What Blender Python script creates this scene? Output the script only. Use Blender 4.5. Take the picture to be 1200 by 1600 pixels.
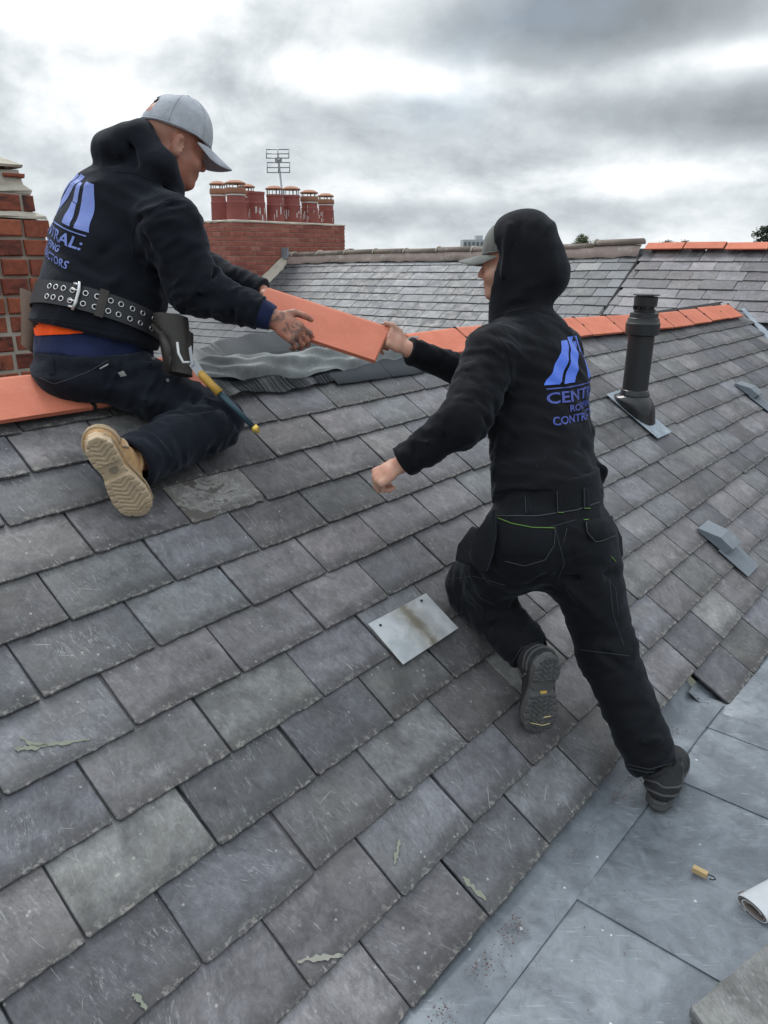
import bpy, bmesh, math, random
import numpy as np
from mathutils import Vector, Matrix
from mathutils.bvhtree import BVHTree

for _o in list(bpy.data.objects):
    bpy.data.objects.remove(_o)
SC = bpy.context.scene
COL = SC.collection
RNG = random.Random(7)

# ------------------------------------------------------------------ camera
F = 1155.0                                   # focal length in photo pixels (1200 x 1600)
TH = math.atan(400.0 / F)                    # camera pitched down by this much
CAMZ = 1.53
cam_d = bpy.data.cameras.new('camera')
cam = bpy.data.objects.new('camera', cam_d)
COL.objects.link(cam)
cam.location = (0, 0, CAMZ)
cam.rotation_euler = (math.pi / 2 - TH, 0, 0)
cam_d.sensor_fit = 'VERTICAL'
cam_d.sensor_height = 36.0
cam_d.lens = 36.0 * F / 1600.0
cam_d.clip_start = 0.05
cam_d.clip_end = 4000
SC.camera = cam

# ------------------------------------------------------------------ view, sun, sky
SC.view_settings.view_transform = 'Standard'
SC.view_settings.look = 'None'
SC.view_settings.exposure = 0.62
SC.view_settings.gamma = 1.0
SC.view_settings.use_curve_mapping = False
SC.render.engine = 'CYCLES'
SC.cycles.max_bounces = 6
SC.cycles.use_denoising = True

SUN_EL, SUN_AZ = math.radians(52), math.radians(-28)     # azimuth measured from +Y towards +X
sun_d = bpy.data.lights.new('sun', 'SUN')
sun_d.energy = 1.3
sun_d.angle = math.radians(18)
sun_d.color = (1.0, 0.975, 0.95)
sun = bpy.data.objects.new('sun', sun_d)
COL.objects.link(sun)
_sd = Vector((math.sin(SUN_AZ) * math.cos(SUN_EL), math.cos(SUN_AZ) * math.cos(SUN_EL), math.sin(SUN_EL)))
sun.rotation_euler = _sd.to_track_quat('Z', 'Y').to_euler()


class NT:
    """small wrapper for building node trees"""
    def __init__(s, tree):
        s.t = tree; s.n = tree.nodes; s.l = tree.links
    def node(s, typ, **kw):
        n = s.n.new(typ)
        for k, v in kw.items():
            setattr(n, k, v)
        return n
    def put(s, n, i, v):
        if v is None:
            return
        if isinstance(v, bpy.types.NodeSocket):
            s.l.new(v, n.inputs[i])
        else:
            sock = n.inputs[i]
            if sock.type == 'RGBA' and not hasattr(v, '__len__'):
                v = (v, v, v, 1)
            elif sock.type == 'RGBA' and len(v) == 3:
                v = (*v, 1)
            sock.default_value = v
    def math(s, op, a, b=None, c=None, clamp=False):
        n = s.node('ShaderNodeMath', operation=op, use_clamp=clamp)
        s.put(n, 0, a); s.put(n, 1, b); s.put(n, 2, c)
        return n.outputs[0]
    def vmath(s, op, a, b=None):
        n = s.node('ShaderNodeVectorMath', operation=op)
        s.put(n, 0, a); s.put(n, 1, b)
        return n.outputs['Vector'] if op not in ('LENGTH', 'DISTANCE', 'DOT_PRODUCT') else n.outputs['Value']
    def noise(s, vec, scale, detail=5, rough=0.55, dist=0.0, out='Fac'):
        n = s.node('ShaderNodeTexNoise')
        s.put(n, 'Vector', vec); s.put(n, 'Scale', scale); s.put(n, 'Detail', detail); s.put(n, 'Roughness', rough); s.put(n, 'Distortion', dist)
        return n.outputs[out]
    def ramp(s, fac, stops, interp='LINEAR'):
        n = s.node('ShaderNodeValToRGB')
        n.color_ramp.interpolation = interp
        cr = n.color_ramp
        while len(cr.elements) > 1:
            cr.elements.remove(cr.elements[-1])
        for i, (p, c) in enumerate(stops):
            e = cr.elements[0] if i == 0 else cr.elements.new(p)
            e.position = p
            e.color = (c, c, c, 1) if not hasattr(c, '__len__') else (*c, 1)
        s.put(n, 'Fac', fac)
        return n.outputs['Color']
    def mix(s, fac, a, b, blend='MIX'):
        n = s.node('ShaderNodeMix', data_type='RGBA', blend_type=blend)
        s.put(n, 0, fac); s.put(n, 6, a); s.put(n, 7, b)
        return n.outputs[2]
    def mapr(s, v, a, b, c=0.0, d=1.0, smooth=True):
        n = s.node('ShaderNodeMapRange')
        if smooth:
            n.interpolation_type = 'SMOOTHSTEP'
        s.put(n, 0, v); s.put(n, 1, a); s.put(n, 2, b); s.put(n, 3, c); s.put(n, 4, d)
        return n.outputs[0]
    def mapping(s, vec, scale=(1, 1, 1), loc=(0, 0, 0), rot=(0, 0, 0)):
        n = s.node('ShaderNodeMapping')
        s.put(n, 'Vector', vec); s.put(n, 'Location', loc); s.put(n, 'Rotation', rot); s.put(n, 'Scale', scale)
        return n.outputs[0]


def build_world():
    w = bpy.data.worlds.new('World')
    SC.world = w
    w.use_nodes = True
    T = NT(w.node_tree)
    T.n.clear()
    out = T.node('ShaderNodeOutputWorld')
    bg = T.node('ShaderNodeBackground')
    T.l.new(bg.outputs[0], out.inputs[0])
    sky = T.node('ShaderNodeTexSky', sky_type='NISHITA', sun_disc=False)
    sky.sun_elevation = SUN_EL
    sky.sun_rotation = SUN_AZ
    d = T.node('ShaderNodeTexCoord').outputs['Generated']
    sep = T.node('ShaderNodeSeparateXYZ'); T.l.new(d, sep.inputs[0])
    x, y, z = sep.outputs
    zc = T.math('ADD', T.math('MAXIMUM', z, 0.0), 0.48)
    px, py = T.math('DIVIDE', x, zc), T.math('DIVIDE', y, zc)
    cv = T.node('ShaderNodeCombineXYZ'); T.put(cv, 0, px); T.put(cv, 1, py); T.put(cv, 2, 0.0)
    cv = cv.outputs[0]
    n1 = T.noise(T.vmath('ADD', cv, (3.1, 8.4, 0)), 1.7, 9, 0.56, 0.35)
    n2 = T.noise(T.vmath('ADD', cv, (17.3, 2.2, 4)), 4.2, 8, 0.6, 0.2)
    n3 = T.noise(T.vmath('ADD', cv, (1.3, 22.2, 9)), 10.0, 6, 0.6, 0.2)
    az, el = T.math('ARCTAN2', x, y), z
    # broad cloud banks of this sky (azimuth, elevation, half sizes, weight): dark bases positive, bright tops negative
    banks = [(0.24, 0.25, 0.22, 0.05, 0.34), (0.42, 0.15, 0.22, 0.038, 0.26), (-0.02, 0.15, 0.14, 0.03, 0.10), (0.10, 0.045, 0.34, 0.022, 0.10),
             (-0.34, 0.26, 0.22, 0.05, -0.16), (-0.30, 0.20, 0.2, 0.05, -0.06), (0.10, 0.19, 0.10, 0.022, -0.12), (0.40, 0.205, 0.12, 0.016, -0.10), (-0.28, 0.16, 0.16, 0.05, -0.16), (-0.05, 0.20, 0.16, 0.028, -0.14), (0.28, 0.085, 0.2, 0.022, -0.14), (0.0, 0.08, 0.1, 0.02, -0.1)]
    val = T.math('ADD', T.math('MULTIPLY', n1, 0.66), T.math('ADD', T.math('MULTIPLY', n2, 0.42), T.math('MULTIPLY', n3, 0.20)))
    wob = T.math('MULTIPLY', T.math('SUBTRACT', n2, 0.5), 0.9)
    for a0, e0, sa, se, wgt in banks:
        dx = T.math('DIVIDE', T.math('SUBTRACT', az, a0), sa)
        dy = T.math('DIVIDE', T.math('SUBTRACT', el, e0), se)
        r = T.math('ADD', T.math('SQRT', T.math('ADD', T.math('MULTIPLY', dx, dx), T.math('MULTIPLY', dy, dy))), wob)
        g = T.mapr(r, 1.25, 0.25, 0.0, wgt)
        val = T.math('ADD', val, g)
    # val: low = bright sunlit vapour, high = dense grey base
    col = T.ramp(T.math('SUBTRACT', val, 0.12), [(0.26, (8.8, 8.85, 8.75)), (0.36, (7.3, 7.5, 7.6)), (0.45, (5.9, 6.25, 6.45)), (0.53, (4.7, 5.1, 5.35)), (0.64, (3.4, 3.75, 4.0)), (0.85, (2.05, 2.3, 2.5))])
    gap = T.mapr(T.noise(T.vmath('ADD', cv, (40.0, 11.0, 2)), 0.9, 6, 0.55), 0.56, 0.70, 0.0, 0.30)
    col = T.mix(gap, col, sky.outputs[0])
    lift = T.mapr(z, 0.27, 0.95, 1.0, 2.1)          # an overcast sky is brightest overhead
    col = T.vmath('MULTIPLY', col, lift)
    T.put(bg, 'Color', col)
    T.put(bg, 'Strength', 0.092)


build_world()

# ------------------------------------------------------------------ frames and helpers
AZ, PR, NR = math.radians(40.2), math.radians(32.8), 1.65
CAMP = np.array([0, 0, CAMZ])
U = np.array([math.sin(AZ), math.cos(AZ), 0.0])             # along the near ridge
VH = np.array([-math.cos(AZ), math.sin(AZ), 0.0])           # horizontally towards the near ridge
W = VH * math.cos(PR) + np.array([0, 0, math.sin(PR)])      # up the near slope
NN = np.cross(U, W)                                         # out of the near slope
ZUP = np.array([0, 0, 1.0])


def RP(a, b, h=0.0):
    """point on the near slope: a along the ridge, b up the slope, h out of it (metres)"""
    return CAMP + a * U + b * W + (h - NR) * NN


def ray(x, y):
    X, Y = x - 600.0, 800.0 - y
    return np.array([X, F * math.cos(TH) + Y * math.sin(TH), -F * math.sin(TH) + Y * math.cos(TH)]) / F


def K(x, y, d):
    """where the sight line through photo point (x, y) is d metres in front of the camera"""
    return CAMP + ray(x, y) * d


def project(p):
    q = np.asarray(p) - CAMP
    fw = q[1] * math.cos(TH) - q[2] * math.sin(TH)
    up = q[1] * math.sin(TH) + q[2] * math.cos(TH)
    if fw < 0.05:
        return (9e9, 9e9, fw)
    return (600 + F * q[0] / fw, 800 - F * up / fw, fw)


def ab_of(x, y, h=0.0):
    d = ray(x, y)
    q = d * ((h - NR) / (d @ NN))
    return q @ U, q @ W


def unit(v):
    v = np.asarray(v, float)
    return v / np.linalg.norm(v)


def mat4(o, x, y, z):
    m = Matrix.Identity(4)
    for i, c in enumerate((x, y, z, o)):
        for j in range(3):
            m[j][i] = float(c[j])
    return m


def mesh_data(name, verts, faces, mats=None, smooth=False):
    me = bpy.data.meshes.new(name)
    me.from_pydata([tuple(map(float, v)) for v in verts], [], [tuple(f) for f in faces])
    for m in (mats or []):
        me.materials.append(m)
    if smooth:
        me.polygons.foreach_set('use_smooth', [True] * len(me.polygons))
    me.update()
    return me


def link(name, me, parent=None, mw=None, label=None, cat=None, group=None, kind=None):
    o = bpy.data.objects.new(name, me)
    COL.objects.link(o)
    if parent is not None:
        o.parent = parent
    if mw is not None:
        o.matrix_local = mw
    for k, v in (('label', label), ('category', cat), ('group', group), ('kind', kind)):
        if v:
            o[k] = v
    return o


def thing(name, label, cat, loc=(0, 0, 0), group=None):
    o = link(name, None, None, Matrix.Translation(Vector([float(c) for c in loc])), label, cat, group, 'thing')
    o.empty_display_size = 0.1
    return o


def wpart(name, me, parent, label=None, kind=None):
    """mesh given in world coordinates, hung under a thing that is only translated (or a child of one)"""
    o = link(name, me, parent, None, label, None, None, kind)
    off = Vector((0, 0, 0))
    p = parent
    while p is not None:
        off += p.location
        p = p.parent
    me.transform(Matrix.Translation(-off))
    return o


class MB:
    """collects simple shapes into one mesh"""
    def __init__(s):
        s.v = []; s.f = []
    def add(s, v, f):
        o = len(s.v)
        s.v += [tuple(map(float, p)) for p in v]
        s.f += [tuple(i + o for i in q) for q in f]
    def box(s, o, x, y, z):
        """box with corner directions: centre o, half vectors x, y, z"""
        o, x, y, z = map(np.asarray, (o, x, y, z))
        v = [o + i * x + j * y + k * z for k in (-1, 1) for j in (-1, 1) for i in (-1, 1)]
        s.add(v, [(0, 2, 3, 1), (4, 5, 7, 6), (0, 1, 5, 4), (2, 6, 7, 3), (0, 4, 6, 2), (1, 3, 7, 5)])
    def tube(s, pts, r, n=8, cap=True):
        pts = [np.asarray(p, float) for p in pts]
        rs = r if hasattr(r, '__len__') else [r] * len(pts)
        rings = []
        up = None
        for i, p in enumerate(pts):
            t = unit(pts[min(i + 1, len(pts) - 1)] - pts[max(i - 1, 0)])
            if up is None:
                up = np.array([0, 0, 1.0]) if abs(t[2]) < 0.9 else np.array([1.0, 0, 0])
            sx = unit(np.cross(t, up)); up = np.cross(sx, t)
            rings.append([p + rs[i] * (math.cos(q) * sx + math.sin(q) * up) for q in [2 * math.pi * k / n for k in range(n)]])
        v = [q for rg in rings for q in rg]
        f = [(i * n + k, i * n + (k + 1) % n, (i + 1) * n + (k + 1) % n, (i + 1) * n + k) for i in range(len(pts) - 1) for k in range(n)]
        if cap:
            f += [tuple(range(n))[::-1], tuple((len(pts) - 1) * n + k for k in range(n))]
        s.add(v, f)
    def lathe(s, prof, o, ax, n=24, closed=False):
        """profile of (radius, height) turned round axis ax through o"""
        o = np.asarray(o, float); ax = unit(ax)
        sx = unit(np.cross(ax, [0.3, 1, 0.1])); sy = np.cross(ax, sx)
        v = [o + h * ax + r * (math.cos(2 * math.pi * k / n) * sx + math.sin(2 * math.pi * k / n) * sy) for r, h in prof for k in range(n)]
        m = len(prof)
        f = [(i * n + k, i * n + (k + 1) % n, (i + 1) * n + (k + 1) % n, (i + 1) * n + k) for i in range(m - 1) for k in range(n)]
        if not closed:
            f += [tuple(range(n))[::-1], tuple((m - 1) * n + k for k in range(n))]
        s.add(v, f)
    def mesh(s, name, mat, smooth=False):
        return mesh_data(name, s.v, s.f, mat if isinstance(mat, (list, tuple)) else [mat], smooth)


def auto_smooth(me, deg=35):
    """smooth shading with the sharp edges marked"""
    me.polygons.foreach_set('use_smooth', [True] * len(me.polygons))
    bm = bmesh.new(); bm.from_mesh(me)
    lim = math.radians(deg)
    for e in bm.edges:
        if len(e.link_faces) == 2 and e.calc_face_angle(0) > lim:
            e.smooth = False
    bm.to_mesh(me); bm.free()
    return me


# ------------------------------------------------------------------ materials
def new_mat(name):
    m = bpy.data.materials.new(name)
    m.use_nodes = True
    T = NT(m.node_tree)
    b = T.n['Principled BSDF']
    return m, T, b


def bump(T, b, h, strength=0.3, dist=0.002):
    n = T.node('ShaderNodeBump')
    T.put(n, 'Strength', strength); T.put(n, 'Distance', dist); T.put(n, 'Height', h)
    T.l.new(n.outputs[0], b.inputs['Normal'])


def simple_mat(name, col, rough=0.6, metal=0.0, var=0.15, scale=30, bmp=0.15, spec=None, stretch=(1, 1, 1), dirt=None):
    m, T, b = new_mat(name)
    tc = T.node('ShaderNodeTexCoord').outputs['Object']
    v = T.mapping(tc, stretch)
    n = T.noise(v, scale, 6, 0.6)
    n2 = T.noise(v, scale * 0.15, 4, 0.6)
    f = T.math('ADD', T.math('MULTIPLY', T.math('ADD', n, n2), var), 1.0 - var)
    c = T.mix(1.0, (*col, 1), f, 'MULTIPLY')
    if dirt:
        c = T.mix(T.mapr(T.noise(v, scale * 0.3, 7, 0.7), 0.52, 0.72, 0, dirt[1]), c, (*dirt[0], 1))
    T.put(b, 'Base Color', c)
    T.put(b, 'Roughness', rough); T.put(b, 'Metallic', metal)
    if spec is not None:
        T.put(b, 'Specular IOR Level', spec)
    if bmp:
        bump(T, b, n, bmp)
    return m


def slate_mat(name, stops, far=False, light=1.0):
    """each slate gets its own tint and its own piece of the grain, scratches, dark weathered tail and pale chips"""
    m, T, b = new_mat(name)
    oi = T.node('ShaderNodeObjectInfo')
    rnd = oi.outputs['Random']
    tc = T.node('ShaderNodeTexCoord').outputs['Object']
    off = T.node('ShaderNodeCombineXYZ')
    T.put(off, 0, T.math('MULTIPLY', rnd, 71.0)); T.put(off, 1, T.math('MULTIPLY', rnd, 37.0)); T.put(off, 2, T.math('MULTIPLY', rnd, 113.0))
    p = T.vmath('ADD', tc, off.outputs[0])
    sep = T.node('ShaderNodeSeparateXYZ'); T.l.new(tc, sep.inputs[0])
    yy = sep.outputs[1]
    base = T.ramp(T.math('FRACT', T.math('MULTIPLY', rnd, 7.31)), stops)
    shade = T.math('ADD', 0.66, T.math('MULTIPLY', T.math('FRACT', T.math('MULTIPLY', rnd, 23.7)), 0.74))
    base = T.mix(1.0, base, shade, 'MULTIPLY')
    base = T.mix(1.0, base, (1.01, 1.0, 1.02, 1), 'MULTIPLY')
    cl = T.noise(p, 9, 6, 0.62, 0.4)
    base = T.mix(1.0, base, T.mapr(cl, 0.28, 0.74, 0.50, 1.50, False), 'MULTIPLY')
    rot = T.math('MULTIPLY', T.math('SUBTRACT', T.math('FRACT', T.math('MULTIPLY', rnd, 41.3)), 0.5), 0.9)
    rv = T.node('ShaderNodeVectorRotate', rotation_type='Z_AXIS'); T.put(rv, 'Vector', p); T.put(rv, 'Angle', rot)
    mid = T.noise(T.mapping(rv.outputs[0], (1.3, 0.9, 1)), 40, 9, 0.76, 0.9)
    base = T.mix(1.0, base, T.mapr(mid, 0.30, 0.70, 0.66, 1.38, False), 'MULTIPLY')
    grain = T.noise(T.mapping(rv.outputs[0], (150, 34, 40)), 1.0, 6, 0.7, 0.5)
    base = T.mix(1.0, base, T.mapr(grain, 0.28, 0.74, 0.85, 1.17, False), 'MULTIPLY')
    # brown-green film on some
    film = T.mapr(T.noise(p, 5.5, 5, 0.6, 0.2), 0.50, 0.72, 0, 0.45)
    base = T.mix(film, base, (0.130 * light, 0.127 * light, 0.118 * light, 1))
    # pale rubbed streaks down the slope
    st = T.noise(T.mapping(rv.outputs[0], (120, 30, 1)), 1.0, 8, 0.8, 1.0)
    msk = T.mapr(T.noise(p, 8, 4, 0.6), 0.43, 0.64)
    base = T.mix(T.math('MULTIPLY', T.mapr(st, 0.52, 0.68), T.math('MULTIPLY', msk, 0.85)), base, (0.35, 0.37, 0.38, 1))
    if not far:
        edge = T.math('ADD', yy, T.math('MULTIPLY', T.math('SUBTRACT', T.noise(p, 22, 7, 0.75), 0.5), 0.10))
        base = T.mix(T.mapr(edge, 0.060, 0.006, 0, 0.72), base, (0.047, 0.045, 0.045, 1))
        chip = T.math('MULTIPLY', T.mapr(yy, 0.026, 0.001), T.mapr(T.noise(p, 60, 6, 0.75), 0.50, 0.60))
        base = T.mix(T.math('MULTIPLY', chip, 0.62), base, (0.30, 0.29, 0.265, 1))
        # thin scratches at odd angles
        r2 = T.node('ShaderNodeVectorRotate', rotation_type='Z_AXIS'); T.put(r2, 'Vector', p); T.put(r2, 'Angle', T.math('MULTIPLY', rnd, 60.0))
        sc = T.noise(T.mapping(r2.outputs[0], (160, 7, 1)), 1.0, 2, 0.5, 0.25)
        base = T.mix(T.math('MULTIPLY', T.mapr(sc, 0.735, 0.76), 0.7), base, (0.37, 0.37, 0.36, 1))
        sc2 = T.noise(T.mapping(rv.outputs[0], (210, 12, 1), (3, 1, 0)), 1.0, 2, 0.5, 0.35)
        base = T.mix(T.math('MULTIPLY', T.mapr(sc2, 0.72, 0.75), 0.6), base, (0.36, 0.365, 0.36, 1))
        pz = T.mapr(T.noise(p, 18, 6, 0.7, 0.6), 0.66, 0.74)
        base = T.mix(T.math('MULTIPLY', pz, 0.45), base, (0.24, 0.25, 0.24, 1))
        dk = T.mapr(T.noise(T.vmath('ADD', p, (9, 4, 2)), 11, 7, 0.72, 0.6), 0.54, 0.70)
        base = T.mix(T.math('MULTIPLY', dk, 0.6), base, (0.055, 0.053, 0.055, 1))
    # bird lime / lime specks and green-grey lichen
    vo = T.node('ShaderNodeTexVoronoi'); T.put(vo, 'Vector', p); T.put(vo, 'Scale', 42.0 if not far else 20.0)
    spk = T.math('MULTIPLY', T.mapr(vo.outputs['Distance'], 0.17, 0.10), T.mapr(T.noise(p, 14, 3, 0.5), 0.56, 0.62))
    base = T.mix(T.math('MULTIPLY', spk, 0.6), base, (0.44, 0.44, 0.40, 1))
    li = T.mapr(T.noise(T.vmath('ADD', p, (5, 5, 5)), 10, 7, 0.7, 0.8), 0.70, 0.76)
    base = T.mix(T.math('MULTIPLY', li, 0.55), base, (0.30, 0.33, 0.25, 1))
    T.put(b, 'Base Color', base)
    T.put(b, 'Roughness', T.mapr(cl, 0.3, 0.7, 0.45, 0.68))
    T.put(b, 'Specular IOR Level', 0.42)
    hgt = T.math('ADD', T.math('MULTIPLY', grain, 0.22), T.math('ADD', T.noise(p, 22, 7, 0.65, 0.5), T.math('MULTIPLY', T.noise(p, 110, 4, 0.6), 0.3)))
    bump(T, b, hgt, 0.55 if not far else 0.4, 0.004)
    return m


L_ = 1.10
M = {}
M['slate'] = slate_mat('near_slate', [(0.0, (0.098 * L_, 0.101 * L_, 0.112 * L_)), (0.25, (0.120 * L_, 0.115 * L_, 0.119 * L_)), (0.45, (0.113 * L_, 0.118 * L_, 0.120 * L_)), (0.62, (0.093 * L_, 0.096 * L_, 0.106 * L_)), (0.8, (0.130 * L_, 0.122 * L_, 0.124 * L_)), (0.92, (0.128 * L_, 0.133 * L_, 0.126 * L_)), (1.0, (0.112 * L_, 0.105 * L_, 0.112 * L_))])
M['slate_rest'] = slate_mat('outlying_slate', [(0.0, (0.11, 0.113, 0.122)), (1.0, (0.12, 0.122, 0.125))], True)
M['slate_pale'] = slate_mat('pale_slate', [(0.0, (0.090, 0.099, 0.110)), (0.25, (0.125, 0.133, 0.139)), (0.45, (0.060, 0.065, 0.073)), (0.6, (0.115, 0.122, 0.128)), (0.8, (0.085, 0.092, 0.100)), (1.0, (0.16, 0.164, 0.16))], True, 1.3)
M['slate_purple'] = slate_mat('purple_slate', [(0.0, (0.150, 0.142, 0.150)), (0.3, (0.135, 0.132, 0.142)), (0.55, (0.165, 0.152, 0.158)), (0.8, (0.165, 0.165, 0.165)), (1.0, (0.185, 0.16, 0.165))], True, 1.2)
M['deck'] = simple_mat('dark_underlay', (0.02, 0.02, 0.022), 0.9)


def terracotta(name, col):
    m, T, b = new_mat(name)
    oi = T.node('ShaderNodeObjectInfo').outputs['Random']
    tc = T.node('ShaderNodeTexCoord').outputs['Object']
    p = T.vmath('ADD', tc, T.vmath('MULTIPLY', oi, (50, 50, 50)))
    c = T.mix(T.mapr(T.noise(p, 7, 5, 0.6), 0.35, 0.7), (*col, 1), (col[0] * 0.88, col[1] * 0.82, col[2] * 0.8, 1))
    c = T.mix(1.0, c, T.math('ADD', 0.88, T.math('MULTIPLY', oi, 0.2)), 'MULTIPLY')
    g = T.noise(p, 260, 3, 0.6)
    c = T.mix(1.0, c, T.mapr(g, 0.2, 0.8, 0.86, 1.12, False), 'MULTIPLY')
    c = T.mix(T.mapr(T.noise(p, 40, 7, 0.78), 0.58, 0.72, 0, 0.5), c, (0.34, 0.17, 0.12, 1))
    c = T.mix(T.mapr(T.noise(p, 12, 7, 0.72, 0.5), 0.56, 0.72, 0, 0.45), c, (0.62, 0.27, 0.185, 1))
    c = T.mix(T.mapr(T.noise(T.vmath('ADD', p, (3, 8, 1)), 6, 6, 0.7, 0.3), 0.56, 0.70, 0, 0.35), c, (0.36, 0.10, 0.06, 1))
    T.put(b, 'Base Color', c); T.put(b, 'Roughness', 0.72); T.put(b, 'Specular IOR Level', 0.3)
    bump(T, b, T.math('ADD', g, T.noise(p, 30, 4, 0.6)), 0.3, 0.0015)
    return m


M['terracotta'] = terracotta('new_terracotta', (0.60, 0.19, 0.115))
M['terracotta_edge'] = terracotta('terracotta_edge', (0.60, 0.28, 0.18))
M['old_clay'] = simple_mat('old_clay_ridge', (0.16, 0.125, 0.105), 0.9, 0, 0.4, 25, 0.5, None, (1, 1, 1), ((0.3, 0.29, 0.26), 0.6))
M['mortar_pink'] = simple_mat('pinkish_bedding_mortar', (0.30, 0.235, 0.21), 0.95, 0, 0.5, 16, 0.8, None, (1, 1, 1), ((0.45, 0.43, 0.40), 0.8))
M['mortar'] = simple_mat('lime_mortar', (0.47, 0.43, 0.36), 0.95, 0, 0.4, 30, 0.9, None, (1, 1, 1), ((0.22, 0.20, 0.17), 0.5))
M['black_plastic'] = simple_mat('black_pvc', (0.017, 0.018, 0.02), 0.42, 0, 0.2, 60, 0.04)
M['black_gloss'] = simple_mat('black_moulded_plastic', (0.014, 0.015, 0.017), 0.25, 0, 0.2, 40, 0.05)
M['dark'] = simple_mat('dark_gap', (0.012, 0.012, 0.012), 0.9)
M['grey_plastic'] = simple_mat('grey_vent_plastic', (0.145, 0.17, 0.195), 0.5, 0, 0.2, 60, 0.08, None, (1, 1, 1), ((0.30, 0.31, 0.31), 0.4))
M['steel'] = simple_mat('bright_steel', (0.62, 0.62, 0.62), 0.3, 1.0, 0.15, 60, 0.05)
M['dull_steel'] = simple_mat('dull_steel', (0.30, 0.31, 0.33), 0.42, 0.9, 0.2, 60, 0.1)


def lead_mat(name, dark, pale, rough=0.42, scale=1.0):
    m, T, b = new_mat(name)
    oi = T.node('ShaderNodeObjectInfo').outputs['Random']
    tc = T.node('ShaderNodeTexCoord').outputs['Object']
    p = T.vmath('ADD', tc, T.vmath('MULTIPLY', oi, (30, 30, 0)))
    a = T.noise(p, 3.6 * scale, 7, 0.62, 0.5)
    bb = T.noise(p, 16 * scale, 8, 0.68, 1.2)
    c = T.mix(T.mapr(a, 0.40, 0.60), (*dark, 1), (*pale, 1))
    c = T.mix(1.0, c, T.mapr(bb, 0.3, 0.72, 0.76, 1.24, False), 'MULTIPLY')
    scr = T.noise(T.mapping(p, (14, 130, 1), (0, 0, 0), (0, 0, 0.5)), 1.0, 4, 0.6, 0.6)
    c = T.mix(T.math('MULTIPLY', T.mapr(scr, 0.60, 0.72), 0.4), c, (0.40, 0.43, 0.46, 1))
    scr2 = T.noise(T.mapping(p, (120, 9, 1), (5, 0, 0), (0, 0, 0.9)), 1.0, 4, 0.6, 0.9)
    c = T.mix(T.math('MULTIPLY', T.mapr(scr2, 0.63, 0.72), 0.35), c, (0.08, 0.09, 0.10, 1))
    stn = T.mapr(T.noise(T.vmath('ADD', p, (7, 3, 0)), 5.5, 7, 0.7, 0.7), 0.55, 0.72, 0, 0.5)
    c = T.mix(stn, c, (dark[0] * 0.6, dark[1] * 0.62, dark[2] * 0.66, 1))
    vo = T.node('ShaderNodeTexVoronoi'); T.put(vo, 'Vector', p); T.put(vo, 'Scale', 24.0)
    c = T.mix(T.math('MULTIPLY', T.mapr(vo.outputs['Distance'], 0.12, 0.06), T.mapr(T.noise(p, 9, 2, 0.5), 0.55, 0.6)), c, (0.55, 0.57, 0.58, 1))
    T.put(b, 'Base Color', c)
    T.put(b, 'Metallic', 0.25)
    T.put(b, 'Roughness', T.mapr(bb, 0.3, 0.7, rough - 0.06, rough + 0.2))
    bump(T, b, T.math('ADD', T.math('MULTIPLY', a, 2.0), T.math('ADD', bb, T.math('MULTIPLY', T.noise(p, 120, 3, 0.6), 0.25))), 0.35, 0.006)
    return m


M['lead'] = lead_mat('weathered_lead', (0.130, 0.147, 0.168), (0.205, 0.230, 0.256))
M['lead_new'] = lead_mat('bright_lead', (0.26, 0.31, 0.36), (0.36, 0.41, 0.46), 0.4, 2.0)


def brick_mat():
    m, T, b = new_mat('sooted_red_brick')
    oi = T.node('ShaderNodeObjectInfo').outputs['Random']
    tc = T.node('ShaderNodeTexCoord').outputs['Object']
    p = T.vmath('ADD', tc, T.vmath('MULTIPLY', oi, (30, 50, 70)))
    c = T.ramp(T.math('FRACT', T.math('MULTIPLY', oi, 9.7)), [(0.0, (0.28, 0.076, 0.044)), (0.35, (0.36, 0.105, 0.056)), (0.6, (0.21, 0.056, 0.038)), (1.0, (0.40, 0.125, 0.068))])
    c = T.mix(1.0, c, T.mapr(T.noise(p, 40, 6, 0.65), 0.25, 0.75, 0.66, 1.25, False), 'MULTIPLY')
    soot = T.math('MULTIPLY', T.mapr(T.noise(p, 11, 6, 0.7, 0.6), 0.44, 0.66), T.mapr(T.math('FRACT', T.math('MULTIPLY', oi, 3.3)), 0.25, 0.8, 0.15, 0.95))
    c = T.mix(soot, c, (0.045, 0.024, 0.022, 1))
    T.put(b, 'Base Color', c); T.put(b, 'Roughness', 0.9)
    bump(T, b, T.noise(p, 70, 7, 0.7), 0.6, 0.004)
    return m


M['brick'] = brick_mat()


def brick2_mat():
    m, T, b = new_mat('orange_red_brick')
    oi = T.node('ShaderNodeObjectInfo').outputs['Random']
    tc = T.node('ShaderNodeTexCoord').outputs['Object']
    p = T.vmath('ADD', tc, T.vmath('MULTIPLY', oi, (30, 50, 70)))
    c = T.ramp(T.math('FRACT', T.math('MULTIPLY', oi, 9.7)), [(0.0, (0.31, 0.095, 0.07)), (0.35, (0.36, 0.12, 0.088)), (0.6, (0.26, 0.076, 0.06)), (1.0, (0.39, 0.15, 0.11))])
    c = T.mix(1.0, c, T.mapr(T.noise(p, 16, 5, 0.65), 0.25, 0.75, 0.75, 1.2, False), 'MULTIPLY')
    T.put(b, 'Base Color', c); T.put(b, 'Roughness', 0.9)
    bump(T, b, T.noise(p, 40, 5, 0.7), 0.4, 0.004)
    return m


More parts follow.
